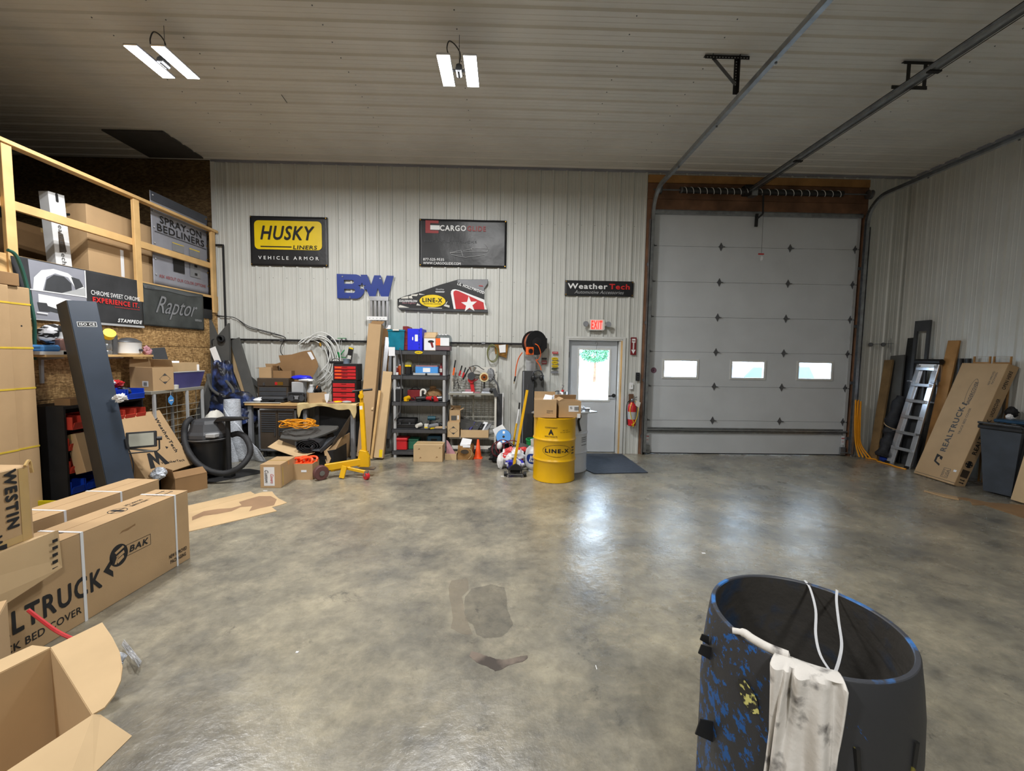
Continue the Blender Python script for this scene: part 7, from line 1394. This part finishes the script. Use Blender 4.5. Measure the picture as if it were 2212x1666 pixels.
# white cover bags, red pack
crumple('seat_cover_bag', 'clear bag of folded white seat covers with black print behind the vacuum', 'bag', (-4.28,6.3,.62), .17, (.7,1.0,1.3), 'offw', .05); t = bpy.data.objects['seat_cover_bag']
for k, s in enumerate(('3M Seat','Paint Protection','Cover')): text(s, t, Vector((0,0,0))+Vector((.13,-.1+.07*k,.66-.03*k)), Vector((.25,.25,1)), Vector((-.3,-1,.2)), .2, .03, M_['ink'], lift=.0)
crumple('white_folded_bag', 'folded white bag with a red pack lying beside the vacuum', 'bag', (-4.3,6.05,.47), .12, (1.0,1.1,.45), 'white', .08, (((-4.22,5.98,.4), .09, (1,1.2,.35), 'logo_red', 'red_pack'),))
t = thing('black_crate', 'black crate under the white bags beside the vacuum', 'crate', (-4.4,6.15,0)); MB().box((-.25,-.25,0), (.2,.25,.36)).build('body', M_['blkm'], t, bev=.01); MB().box((-.27,-.27,.361), (.22,.27,.38)).build('rim', M_['dgrey'], t)
# ---------------- big leaning WeatherTech carton
TL, TR = S(231,902,-4.44), S(345,886,-4.44); BR = on_ray(418,1003,TR,(TR-TL).normalized()); Mx, w_, h_ = rect_frame(TL, TR, BR, .12); print('WT', w_, h_, BR); sz = (w_,.12,h_); t = carton('flat_carton', 'big flat lettered carton leaning back on the bin rack', sz, M=Mx, m='card')
ftext(t, sz, 'front', 'WeatherTech', w_*.5-.13, .06, .5, .055, M_['ink'], rot=R(-90), bold=.03); ftext(t, sz, 'front', 'WeatherTech', .1, -h_*.36, .34, .03, M_['ink'], rot=R(-8), bold=.03); fshape(t, sz, 'front', [[(-.14,-.1),(-.07,.09),(-.03,.09),(0,.0),(.03,.09),(.07,.09),(.14,-.1),(.07,-.1),(.045,.0),(0,-.09),(-.045,.0),(-.07,-.1)]], -.1, -h_*.25, M_['ink'], 'logo'); ftext(t, sz, 'left', 'We', .0, .0, .12, .06, M_['ink'], rot=R(-80), bold=.03)
fshape(t, sz, 'front', [[(-.02,-.02),(.02,0),(-.02,.02)]], .14, -.1, M_['ink'], 'arrow')
sz = (.34,.36,.2); carton('low_carton', 'low open carton on the floor before the big flat lettered carton', sz, (-3.93,5.2,0), R(60), m='card3', open_=(-60,None,None,10), fl=.12)
t = thing('black_bin', 'black low bin behind the twin strapped cartons', 'bin', (-4.3,5.0,0)); MB().box((-.2,-.3,0), (.1,.45,.13)).build('body', M_['blkm'], t, bev=.01); MB().box((-.21,-.31,.131), (.11,.46,.145)).build('lid', M_['blk'], t)
# flood light on its stand
t = thing('flood_light', 'black framed LED flood light on a white post stand', 'work light', (-3.86,4.55,0)); c = Vector((-3.86,4.72,.80))
c = W(306,950,4.72); q2 = Euler((R(-12),0,R(35))).to_matrix().to_4x4(); Mf = Matrix.Translation(c) @ q2
MB().box((-.13,-.02,-.09), (.13,.03,.09), Mf).build('housing', M_['blk'], t, world=True, bev=.006); MB().box((-.105,-.024,-.07), (.105,-.02,.07), Mf).build('lens', M_['lens'], t, world=True)
MB().tube([Mf @ Vector(p) for p in ((-.15,0,.0), (-.15,0,-.12), (-.13,0,-.14), (.13,0,-.14), (.15,0,-.12), (.15,0,0))], .008, 6).build('yoke', M_['blk'], t, world=True)
for s in (-1, 1): MB().cyl(Mf @ Vector((s*.13,0,0)), Mf @ Vector((s*.175,0,0)), .022, n=10).build('knob', M_['blk'], t, world=True)
pb = W(267,985,4.6); MB().tube([(pb.x,4.6,0), (pb.x,4.6,pb.z-.0)], .018, 10).build('post', M_['white'], t, world=True, smooth=True); MB().cyl((pb.x,4.6,pb.z), (pb.x,4.6,pb.z+.11), .028, n=12).build('coupler', M_['blk'], t, world=True); MB().bar((pb.x-.16,4.55,pb.z+.12), (c.x+.06,4.8,c.z-.15), .02, .02).build('cross_bar', M_['lgrey'], t, world=True)
MB().tube(smooth_path([c+Vector((-.05,.06,-.05)), c+Vector((-.2,0,-.12)), (pb.x-.1,4.55,pb.z), (pb.x-.12,4.56,pb.z-.25)]), .006, 6).tube(smooth_path([(pb.x+.05,4.6,pb.z+.1), (pb.x+.1,4.6,pb.z-.1), (pb.x+.08,4.58,pb.z-.4)]), .006, 6).build('cord', M_['cord'], t, world=True)
for a in (20,140,260): MB().tube([(pb.x,4.6,.25), (pb.x+.25*math.cos(R(a)),4.6+.25*math.sin(R(a)),.012)], .01, 6).build('leg', M_['blk'], t, world=True)
crumple('clear_bag', 'small clear plastic bag at the foot of the flood light', 'bag', (-3.95,4.85,.3), .07, (1,1,.9), 'bubble', .2)
# ---------------- slate post
t = thing('lift_post', 'tall slate blue steel column of a vehicle lift leaning on the left', 'lift column', (-3.98,4.38,0))
a, e = Vector((-3.98,4.4,0)), W(166,655,4.45); e = Vector((e.x,4.45,e.z)); ax = (e-a).normalized()
Mp = Matrix.Translation(a) @ Vector((0,0,1)).rotation_difference(ax).to_matrix().to_4x4() @ Matrix.Rotation(R(64),4,'Z'); Lp = (e-a).length
w2, d2 = .115, .115
MB().box((-w2,-d2,0), (w2,d2,Lp), Mp).build('column', M_['slate'], t, world=True, bev=.006)
MB().box((-w2-.002,-d2-.001,.0), (-w2,d2,Lp), Mp).build('side_face', M_['slate2'], t, world=True)
for z in (Lp*.3,): MB().box((w2-.02,-d2-.02,z), (w2+.005,-d2,z+.1), Mp).build('catch', M_['blk'], t, world=True)
Mi = mw(t).inverted() @ Mp
o0 = Mi @ Vector((-.0,-d2,Lp-.24)); xd = (Mi.to_3x3() @ X_); yd = (Mi.to_3x3() @ Z_)
shape([rect(.15,.05)], t, o0, xd, yd, M_['ink'], 'plate_print', .001); shape([rect(.15,.05), rect(.143,.043)], t, o0, xd, yd, M_['white'], 'plate_edge', .002); text('ISO CE', t, o0, xd, yd, .12, .026, M_['white'], bold=.015, lift=.003)
MB().box((-.35,-.3,0), (.3,.25,.02), Matrix.Translation(a)).build('base_plate', M_['slate'], t, world=True); MB().prism([(-.3,0),(-.12,0),(-.12,.22)], -.01, .01, a+Vector((0,-.05,.02)), X_, Z_).build('gusset', M_['slate'], t, world=True)
MB().cyl(W(214,797,4.5), W(221,797,4.5), .04, n=14).build('side_roller', M_['blk'], t, world=True)
# steel ramp with yellow edge behind the strapped cartons
t = thing('lift_ramp', 'steel ramp plate with a bright yellow edge behind the strapped cartons', 'ramp', (-4.3,3.9,0)); MB().box((-4.86,3.6,.0), (-4.12,4.2,.1)).build('plate', M_['slate2'], t, world=True); 
b = MB().prism([(-4.86,.1),(-4.32,.1),(-4.4,.2),(-4.86,.2)], -4.22, -4.2, (0,0,0), X_, Z_); b.build('yellow_edge', c_('lemon', (214,196,24), .4), t, world=True)
# ---------------- tall strapped cartons at the left edge
for k, (y0, y1, x0, x1, lab) in enumerate(((4.06,4.25,-4.86,-4.62,'right tall carton with yellow straps at the left picture edge'), (3.84,4.055,-4.86,-4.60,'left tall carton with yellow straps at the left picture edge'))):
    t = thing('tall_carton', lab, 'box', ((x0+x1)/2,(y0+y1)/2,0)); MB().box((x0,y0,0), (x1,y1,2.3)).build('body', M_['card'], t, world=True, bev=.005)
    for z in (.75,1.33,1.72,2.14): MB().box((x1,y0-.001,z-.008), (x1+.003,y1,z+.008)).box((x0,y0-.003,z-.008), (x1+.003,y0,z+.008)).build('strap', M_['ytape'], t, world=True)
    MB().cyl((x1,y0+.1,1.93), (x1+.001,y0+.1,1.93), .008, n=10).build('hole', M_['ink'], t, world=True)
solo(MB().box((-4.75,3.85,2.302), (-4.6,4.15,2.42)), 'top_carton', M_['card3'], 'short brown carton lying on the tall strapped cartons', 'box', bev=.004)
# ---------------- shop vacuum
VC = Vector((-4.02,5.78,0)); t = thing('shop_vacuum', 'large black shop vacuum with a thick hose looped round its front', 'vacuum', VC)
MB().lathe([(.17,.06), (.2,.08), (.23,.42), (.235,.5), (.25,.51), (.25,.54)], 36).build('tank', M_['blk'], t, smooth=True)
MB().lathe([(.25,.542), (.245,.6), (.22,.64), (.19,.74), (.16,.79), (0,.8)], 8, Matrix.Rotation(R(22),4,'Z')).build('motor_head', M_['dgrey'], t, bev=.01)
MB().lathe([(.256,.53), (.258,.545)], 36, close=False).build('seam_ring', M_['grey'], t); MB().cb((.17,-.17,.6), (.12,.1,.05)).build('latch', M_['lgrey'], t, bev=.006)
for k, a in enumerate((20,110,200,290)): p = Vector((.22*math.cos(R(a)),.22*math.sin(R(a)),.04)); MB().ball(p, .04, 12, 8).build('caster', M_['blk'], t, smooth=True)
MB().tube([(.3,-.05,.06), (.3,-.05,.82)], .03, 10).build('wand', M_['blkm'], t, smooth=True); MB().prism([(-.16,-.02),(.26,.02),(.24,.05),(-.1,.05)], -.06, .06, (.3,-.05,.78), X_, Z_).build('floor_nozzle', M_['blk'], t, bev=.008); MB().cb((.3,-.05,.04), (.1,.1,.06)).build('wand_foot', M_['blk'], t)
hp = [W(413,905,5.75), W(402,915,5.65), W(398,940,5.6), W(404,970,5.5), W(425,1000,5.45), W(455,1018,5.42), W(490,1022,5.45), W(520,1008,5.5), W(538,985,5.6), W(540,965,5.65), W(530,945,5.75), W(515,937,5.8), W(500,940,5.8)]
for p in hp: p.z = max(p.z, .04)
sp = smooth_path(hp, 8); MB().tube(sp, [.036+.003*(i % 2) for i in range(len(sp))], 12).build('hose', M_['rubber'], t, world=True, smooth=True)
t = thing('black_mat', 'thin black mat on the floor under the shop vacuum', 'mat', (-3.9,5.6,0)); MB().prism([(-4.35,5.35),(-3.75,5.5),(-3.35,6.0),(-3.7,6.15),(-4.3,6.0)], 0, .006).build('mat', M_['blkm'], t, world=True)
# ================================================================ STRAPPED CARTONS, LEFT FOREGROUND
def strap(t, size, x, w=.012):
    sx, sy, sz = size; e = .003
    MB().box((x-w/2,-sy/2-e,0), (x+w/2,-sy/2,sz+e)).box((x-w/2,-sy/2,sz), (x+w/2,sy/2,sz+e)).box((x-w/2,sy/2,0), (x+w/2,sy/2+e,sz+e)).build('strap', M_['wstrap'], t)
L_ = 1.78; sz = (L_,.27,.575)
d = Vector((-2.58,3.44,0))-Vector((-2.64,2.35,0)); az = math.atan2(d.y, d.x)
u = Vector((math.cos(az),math.sin(az),0)); n = Vector((-math.sin(az),math.cos(az),0))
ctr = Vector((-2.575,3.44,0))-u*L_/2+n*.135
t = carton('strapped_carton', 'long lettered cardboard carton with white straps nearest the camera', sz, ctr, az, m='card', tape=False)
K = M_['ink']
strap(t, sz, L_/2-.13, .015); strap(t, sz, L_/2-.83, .018); strap(t, sz, -L_/2+.25, .015)
ftext(t, sz, 'front', 'REALTRUCK', -.19, -.06, .72, .135, K, bold=.03); ftext(t, sz, 'front', 'TRUCK BED COVER', -.215, -.195, .50, .045, K, bold=.01)
fshape(t, sz, 'front', [[(-.02,0),(.045,.07),(.045,.03),(.02,0),(.045,-.03),(.045,-.07)]], .20, -.03, K, 'bracket_print')
fshape(t, sz, 'front', [ell(.13,.15,32)], .29, .03, K, 'logo_disc')
for k, pts in enumerate((((-.035,-.05),(-.02,-.055),(.0,.0),(-.012,.0)), ((-.03,.03),(.03,.055),(.04,.04),(-.02,.015)), ((-.02,.0),(.035,.02),(.04,.0),(-.01,-.02)), ((-.02,-.03),(.03,-.01),(.035,-.03),(-.01,-.055)))): fshape(t, sz, 'front', [list(pts)], .29, .03, M_['card'], 'logo_stripe', .002)
ftext(t, sz, 'front', 'BAK', .44, .035, .15, .045, K, bold=.03, shear=.2); fshape(t, sz, 'front', [rect(.19,.08), rect(.184,.074)], .44, .035, K, 'logo_frame')
ftext(t, sz, 'front', 'NEW IMPROVED', .77, -.18, .17, .03, K, bold=.02); ftext(t, sz, 'front', 'PACKAGING', .77, -.225, .15, .03, K, bold=.02)
fshape(t, sz, 'front', [[(-.06,-.008),(-.03,-.002),(0,-.006),(.04,.004),(.06,.006),(.06,.02),(.02,.012),(-.04,.008)]], .36, .18, M_['card3'], 'tear')
ftext(t, sz, 'top', 'REALTRUCK', -.18, 0, .5, .07, K, rot=PI, bold=.01); fshape(t, sz, 'top', [ell(.11,.11,28), ell(.1,.1,28)], .42, -.01, K, 'no_knife_mark'); fshape(t, sz, 'top', [rrect(.03,.09,.012)], .42, -.01, K, 'no_knife_hand'); fshape(t, sz, 'top', [rect(.10,.008)], .42, -.01, K, 'no_knife_bar')
for y in (-.035,.035): fshape(t, sz, 'top', [[(-.05,-.005),(.04,-.005),(.04,-.014),(.06,0),(.04,.014),(.04,.005),(-.05,.005)]], .80, y, K, 'arrow')
fshape(t, sz, 'top', [rect(.006,.16)], .74, 0, K, 'bar_print'); ftext(t, sz, 'top', 'DO NOT CUT', .58, .03, .14, .025, K, rot=PI); ftext(t, sz, 'top', 'WITH KNIFE', .58, -.02, .14, .025, K, rot=PI)
BAKM = mw(t)
c2 = Vector((-3.10,3.80,0))-u*L_/2+n*.14; sz2 = (L_,.29,.555); t = carton('strapped_carton', 'long plain carton with white straps behind the lettered one', sz2, c2, az, m='card', tape=False); strap(t, sz2, L_/2-.36, .015); strap(t, sz2, L_/2-.78, .015); strap(t, sz2, -L_/2+.3, .015)
# worn WESTIN carton on top
def PW(x, y, X): return S(x, y, X)
XF = -2.62
P0, P1, P2, P3 = S(86,998,XF), S(76,1228,XF), S(-120,1075,XF), S(-120,1330,XF)
y1 = 2.36; zb_, zt_ = .58, S(85,1000,XF).z
t = thing('worn_carton', 'worn taped carton with big letters standing on the strapped cartons', 'box', (XF-.2,1.9,.58))
MB().box((XF-.34,1.55,.6), (XF-.005,y1,zt_)).build('body', M_['card'], t, world=True, bev=.006)
quad(MB(), [(XF,y1-.0,zb_+.08),(XF+.03,y1+.09,zb_+.08),(XF+.05,y1+.08,zb_-.14),(XF+.04,y1-.22,zb_-.2),(XF+.03,y1-.55,zb_-.12),(XF,y1-.6,zb_+.06)], .006).build('torn_flap', M_['card2'], t, world=True)
MB().box((XF-.004,y1-.06,zb_+.05), (XF-.003,y1-.015,zt_-.01)).box((XF-.004,y1-.5,.66), (XF-.0035,y1-.02,.70)).build('tape', M_['tape'], t, world=True)
iv = mw(t).inverted()
text('WESTIN', t, iv @ Vector((XF-.005,y1-.10,zt_-.16)), -Z_, Y_, .32, .06, M_['ink'], bold=.05, lift=.003)
shape([rect(.16,.07)], t, iv @ Vector((XF-.005,y1-.17,zt_-.47)), -Z_, Y_, M_['ink'], 'dark_label', .003); text('AUTOMOTIVE', t, iv @ Vector((XF-.005,y1-.165,zt_-.47)), -Z_, Y_, .12, .02, M_['tape'], lift=.005)
for k, s in enumerate(('W', 'E')): text(s, t, iv @ Vector((XF-.005,y1-.19-.01*k,zb_+.12-.0*k-.09*k)), -Z_, Y_, .075, .075, M_['ink'], bold=.04, lift=.003)
for k in range(5): shape([rect(.03,.018)], t, iv @ Vector((XF+.037+.002*k,y1+.06-.004*k,zb_+.03-.04*k)), Y_, Z_, M_['ink'], 'edge_print', .004)
b = MB().tube(smooth_path([(XF-.0,y1-.03,zt_), (XF-.02,y1+.01,zt_+.02), (XF-.02,y1+.02,zt_-.05)]), .008, 5); b.build('loose_tape', M_['tape'], t, world=True)
# small carton edge and red strap
a = F(50,1320,.55); t = carton('corner_carton', 'plain carton corner at the left edge below the worn carton', (.5,.5,.5), (-2.42,1.66,0), R(40), m='card'); 
b = MB().tube(smooth_path([(-2.2,1.93,.50), (-2.08,1.93,.40), (-1.98,1.92,.36)]), .008, 6)
solo(b, 'red_strap', M_['red'], 'thin red strap stretched from the corner carton toward the open carton', 'strap')
# open foreground carton
A_, B_ = F(110,1400,.5), F(200,1545,.5)
dl = Vector((-.30,-.95,0))*.95; dn = Vector((0,0,-.5)); 
t = thing('open_foreground_carton', 'large open cardboard carton with folded out flaps in the left bottom corner', 'box', ((A_+B_)/2).xy.to_3d())
A2, B2 = A_+dl, B_+dl; Af, Bf, A2f, B2f = [Vector((p.x,p.y,.02)) for p in (A_, B_, A2, B2)]
quad(MB(), [A_, B_, Bf, Af]).build('end_wall', M_['card2'], t, world=True); quad(MB(), [A_, A2, A2f, Af]).build('back_wall', M_['card2'], t, world=True); quad(MB(), [B_, B2, B2f, Bf]).build('front_wall', M_['card2'], t, world=True)
quad(MB(), [Af, Bf, B2f, A2f]).build('floor_panel', M_['card3'], t, world=True); quad(MB(), [A2, B2, B2f, A2f]).build('end_wall', M_['card2'], t, world=True)
fl = [A_, F(218,1345,.53), F(240,1375,.53), F(258,1410,.53), F(265,1440,.52), F(262,1470,.52), F(248,1503,.51), F(228,1530,.5), F(202,1544,.5)]
quad(MB(), [A_, F(221,1346,.52), F(243,1378,.52), F(259,1410,.52), F(265,1442,.52), F(261,1472,.515), F(247,1503,.51), F(226,1530,.505), B_], .006).build('end_flap', M_['card2'], t, world=True)
quad(MB(), [B_, F(216,1546,.49), F(284,1592,.44), F(200,1675,.44), F(120,1760,.44), B2], .006).build('front_flap', M_['card2'], t, world=True)
quad(MB(), [A_, A2, A2+Vector((-.12,.04,.02)), A_+Vector((-.12,.04,-.02))], .006).build('back_flap', M_['card2'], t, world=True)
crumple('clear_film', 'crumpled clear plastic film between the open carton and the strapped carton', 'film', (-2.02,1.98,.18), .10, (1.3,.9,.9), 'bubble', .3)
solo(MB().grid(lambda u, v: F(262+38*u+6*v, 1395+48*u-14*v, .012+.02*math.sin(u*9+v*5)*math.sin(v*6)+.02), 10, 6), 'film_strip', M_['film'], 'strip of clear plastic film lying on the floor beside the open carton', 'film', solid=.001)
# cardboard sheets on the floor
P = lambda x, y: (F(x,y).x, F(x,y).y)
t = thing('floor_cardboard', 'oil stained cardboard sheet lying flat on the floor', 'cardboard', F(500,1110)); MB().prism([P(385,1155), P(395,1108), P(540,1071), P(568,1064), P(588,1063), P(594,1071), P(602,1078), P(620,1087), P(605,1092), P(587,1097), P(598,1105)], 0, .006).build('sheet', M_['card2'], t, world=True)
MB().prism([P(400,1095), P(541,1063), P(551,1069), P(405,1108)], .0, .007).build('strip', M_['card2'], t, world=True)
MB().prism([P(415,1118), P(440,1106), P(470,1101), P(500,1099), P(522,1093), P(516,1086), P(535,1080), P(560,1073), P(585,1073), P(598,1080), P(592,1093), P(560,1100), P(538,1106), P(545,1095), P(520,1097), P(500,1106), P(470,1112), P(440,1116), P(415,1126)], .006, .0066).build('oil_stain', c_('oil_stain', (150,120,92), .6), t, world=True)
# puddles and small litter on the floor
def rough_poly(pts, k=3, a=.008):
    o = []; rnd = random.Random(5)
    for i in range(len(pts)):
        p, q = pts[i], pts[(i+1) % len(pts)]
        for j in range(k): f = j/k; o.append((p[0]+(q[0]-p[0])*f+rnd.uniform(-a,a), p[1]+(q[1]-p[1])*f+rnd.uniform(-a,a)))
    return o
flat = lambda poly, z: MB().add([(x, y, z) for x, y in poly], [list(range(len(poly)))])
solo(MB().prism(rough_poly([P(*p) for p in ((1018,1408),(1034,1411),(1046,1416),(1060,1420),(1072,1424),(1092,1426),(1112,1422),(1125,1417),(1141,1417),(1138,1424),(1122,1432),(1104,1436),(1085,1446),(1070,1451),(1060,1444),(1040,1436),(1025,1428),(1014,1418))], 3, .003), 0, .0012), 'wet_puddle', c_('wet_dark', (84,78,74), .12, scale=4, col2=(132,120,110), thr=(.45,.6)), 'small dark wet puddle on the floor in front of the camera', 'puddle')
st_ = bpy.data.materials.new('dull_stain'); st_.use_nodes = True; _p = st_.node_tree.nodes['Principled BSDF']; _p.inputs['Base Color'].default_value = lin((78,76,76)); _p.inputs['Roughness'].default_value = .35; _p.inputs['Alpha'].default_value = .22
solo(flat(rough_poly([P(*p) for p in ((1004,1290),(1020,1272),(1060,1262),(1090,1270),(1095,1300),(1100,1330),(1110,1350),(1085,1375),(1050,1380),(1030,1372),(1020,1350),(1008,1340),(1002,1318))], 3, .006), .0006), 'dull_floor_stain', st_, 'dull dark stain on the floor beyond the wet puddle', 'stain')
st2 = bpy.data.materials.new('pale_stain'); st2.use_nodes = True; _p = st2.node_tree.nodes['Principled BSDF']; _p.inputs['Base Color'].default_value = lin((150,140,124)); _p.inputs['Roughness'].default_value = .3; _p.inputs['Alpha'].default_value = .45
solo(flat(rough_poly([P(*p) for p in ((975,1255),(1010,1250),(1012,1275),(998,1290),(1003,1320),(1010,1345),(1022,1372),(1000,1370),(975,1358),(978,1330),(972,1300),(970,1270))], 3, .004), .0009), 'pale_floor_stain', st2, 'pale stain on the floor left of the dull dark stain', 'stain')
for nm, x, y, w, h, m1, lab in (('white_chip',1288,1443,.004,.03,'white','white plastic chip on the floor right of the puddle'), ('paper_chip',1520,1196,.03,.02,'white','small white paper chip on the floor under the overhead door reflection'), ('foam_crumb',642,1410,.015,.012,'white','white foam crumb on the floor left of the puddle'), ('foil_crumb',573,1061,.05,.012,'white','white thread on the floor by the floor cardboard')):
    c = F(x,y); solo(MB().box((c.x-w/2,c.y-h/2,0), (c.x+w/2,c.y+h/2,.004)), nm, M_[m1], lab, 'litter')
# ================================================================ BLUE BARREL
BC = Vector((.99,1.292)); RB = .296; HB = .88
def barrel_mat():
    m = bpy.data.materials.new('scuffed_barrel'); m.use_nodes = True; nt = m.node_tree; N = nt.nodes; L = nt.links; p = N['Principled BSDF']
    tc = N.new('ShaderNodeTexCoord'); m0 = N.new('ShaderNodeMapping'); m0.inputs['Rotation'].default_value = (0,R(38),0); L.new(tc.outputs['Object'], m0.inputs[0]); mp = N.new('ShaderNodeMapping'); mp.inputs['Scale'].default_value = (42,30,5); L.new(m0.outputs[0], mp.inputs[0])
    nz = N.new('ShaderNodeTexNoise'); nz.inputs['Scale'].default_value = 1; nz.inputs['Detail'].default_value = 7; nz.inputs['Roughness'].default_value = .7; L.new(mp.outputs[0], nz.inputs[0])
    # paint worn off the left side of the barrel only
    sx = N.new('ShaderNodeSeparateXYZ'); L.new(tc.outputs['Object'], sx.inputs[0])
    mr = N.new('ShaderNodeMapRange'); mr.inputs[1].default_value = -.30; mr.inputs[2].default_value = .06; mr.inputs[3].default_value = .03; mr.inputs[4].default_value = -.16; L.new(sx.outputs[0], mr.inputs[0])
    ad = N.new('ShaderNodeMath'); L.new(nz.outputs[0], ad.inputs[0]); L.new(mr.outputs[0], ad.inputs[1])
    rp = N.new('ShaderNodeValToRGB'); L.new(ad.outputs[0], rp.inputs[0]); e = rp.color_ramp.elements; e[0].position = .565; e[1].position = .58; e[0].color = lin((48,49,52)); e[1].color = lin((20,84,152))
    L.new(rp.outputs[0], p.inputs['Base Color']); p.inputs['Roughness'].default_value = .5
    b = N.new('ShaderNodeBump'); b.inputs['Strength'].default_value = .35; b.inputs['Distance'].default_value = .004; L.new(nz.outputs[0], b.inputs['Height']); L.new(b.outputs[0], p.inputs['Normal']); return m
BM = barrel_mat()
t = thing('open_barrel', 'open topped barrel coated black over scuffed blue plastic in the foreground', 'barrel', (BC.x,BC.y,0))
b = MB(); n = 96; pr_ = [(RB-.03,0), (RB-.005,.03), (RB,.08), (RB,.3), (RB-.006,.31), (RB,.325), (RB,.52), (RB+.002,.6), (RB-.002,.72), (RB-.010,.80), (RB-.020,HB-.004), (RB-.022,HB)]
b.lathe(pr_, n, close=False); b.build('shell', BM, t, smooth=True)
b = MB().lathe([(RB-.036,HB-.0), (RB-.026,.8), (RB-.014,.72), (RB-.012,.3), (RB-.02,.03), (0,.025)], n, close=False); b.build('inner_wall', c_('grimy_black', (66,63,59), .7, scale=5, col2=(28,58,90), thr=(.55,.72), bump=.4, bsc=20), t, smooth=True)
MB().lathe([(RB-.0365,HB-.001), (RB-.034,HB+.003), (RB-.024,HB+.003), (RB-.0215,HB-.001)], n, close=False).build('cut_rim', c_('cut_blue', (64,66,72), .45, scale=9, col2=(60,120,190), thr=(.5,.6)), t, smooth=True)
for k, (a0, x) in enumerate(((-97,0), (-73,1))):
    pts = [Vector(((RB+.0)*math.cos(R(a0+q*(1 if x == 0 else -1)*(8-i*1.0)*.0+(-5+i*1.1)*(1 if x == 0 else -1))), (RB+.0)*math.sin(R(a0+(-5+i*1.1)*(1 if x == 0 else -1))), .72-i*.05)) for i, q in enumerate([1]*12)]
    MB().tube(pts, .008, 6).build('moulded_rib', c_('rib_black', (30,30,30), .5, scale=20, col2=(110,104,40), thr=(.62,.66)), t, smooth=True)
sp2 = [Vector(((RB+.001)*math.cos(R(a)), (RB+.001)*math.sin(R(a)), z)) for a, z in ((202,.765),(206,.775),(211,.76),(214,.735),(215,.705),(211,.69),(207,.70),(204,.725))]
cc = sum(sp2, Vector())/len(sp2); b = MB().add([cc*1.004]+[p for p in sp2], [(0,i+1,(i+1) % 8+1) for i in range(8)]); b.build('torn_sticker', c_('sticker_rest', (40,40,36), .6, scale=60, col2=(206,202,120), thr=(.52,.6)), t)
for a, z, s in ((172,.78,.02),(176,.75,.03),(185,.52,.05)):
    p = Vector((RB*math.cos(R(a)), RB*math.sin(R(a)), z)); MB().prism([(-s*.3,-s),(s*1.2,-s*.2),(s*.9,s*.8),(-s*.2,s*.5)], 0, .004, p, Vector((math.cos(R(a)),math.sin(R(a)),0)), Z_).build('peeling_coat', M_['blk'], t)
MB().cyl((0,0,.026), (0,0,.2), RB-.035, n=32).build('rubbish', M_['darkl'], t)
# rag over the rim
def rim(a, r=RB-.028, z=HB): return Vector((BC.x+r*math.cos(R(a)), BC.y+r*math.sin(R(a)), z))
def rag(u, v):
    a = 218+30*u+5*math.sin(u*7+v*4)*.5; s = v*.75
    inn = .12
    if s < inn: f = s/inn; r = RB-.045-.01*(1-f); z = HB-.10*(1-f)+.008; 
    elif s < inn+.05: f = (s-inn)/.05; r = RB-.045+.065*f; z = HB+.008+.007*math.sin(PI*f)
    else: f = s-inn-.05; r = RB+.02+.009*math.sin(u*26+f*6)+.010*math.sin(u*13-f*9)+.004*math.sin(u*5+f*14)+.02*f; z = HB+.008-f*(1 - .10*math.sin(u*3.0+1))
    a2 = a+(f*10*(.5-u) if s >= inn+.05 else 0)
    return Vector((BC.x+r*math.cos(R(a2)), BC.y+r*math.sin(R(a2)), z))
t = thing('draped_rag', 'stained white rag draped over the near rim of the barrel', 'rag', (BC.x,BC.y-RB,HB)); MB().grid(rag, 60, 60).build('cloth', M_['rag'], t, world=True, smooth=True, solid=.004)
MB().tube(smooth_path([rim(196)+Vector((-.02,0,.010)), rim(200)+Vector((0,0,.014)), rim(206)+Vector((-.004,0,.016)), rim(213)+Vector((0,0,.014)), rim(219)+Vector((0,.0,.016)), rim(228)+Vector((0,.01,.014))], 6), [.009]*5+[.012]*20+[.012]*5+[.004], 10).build('twisted_corner', M_['rag'], t, world=True, smooth=True)
# white packing straps hanging in the barrel
for k, (pp, lab) in enumerate((([F(1738,1254,.888), F(1750,1272,.875), F(1762,1318,.86), F(1762,1370,.855), F(1772,1415,.86), F(1797,1455,.875)], 'left thin white packing strap hanging inside the barrel'), ([F(1808,1275,.888), F(1807,1300,.875), F(1812,1345,.86), F(1818,1390,.855), F(1813,1425,.86), F(1803,1456,.875)], 'right thin white packing strap hanging inside the barrel'))):
    sp_ = smooth_path(pp, 6); b = MB()
    for p, q in zip(sp_, sp_[1:]): b.bar(p, q, .008, .0012, (0,-.6,.8))
    solo(b, 'packing_strap', M_['wstrap'], lab, 'strap', group='white packing straps in the barrel')
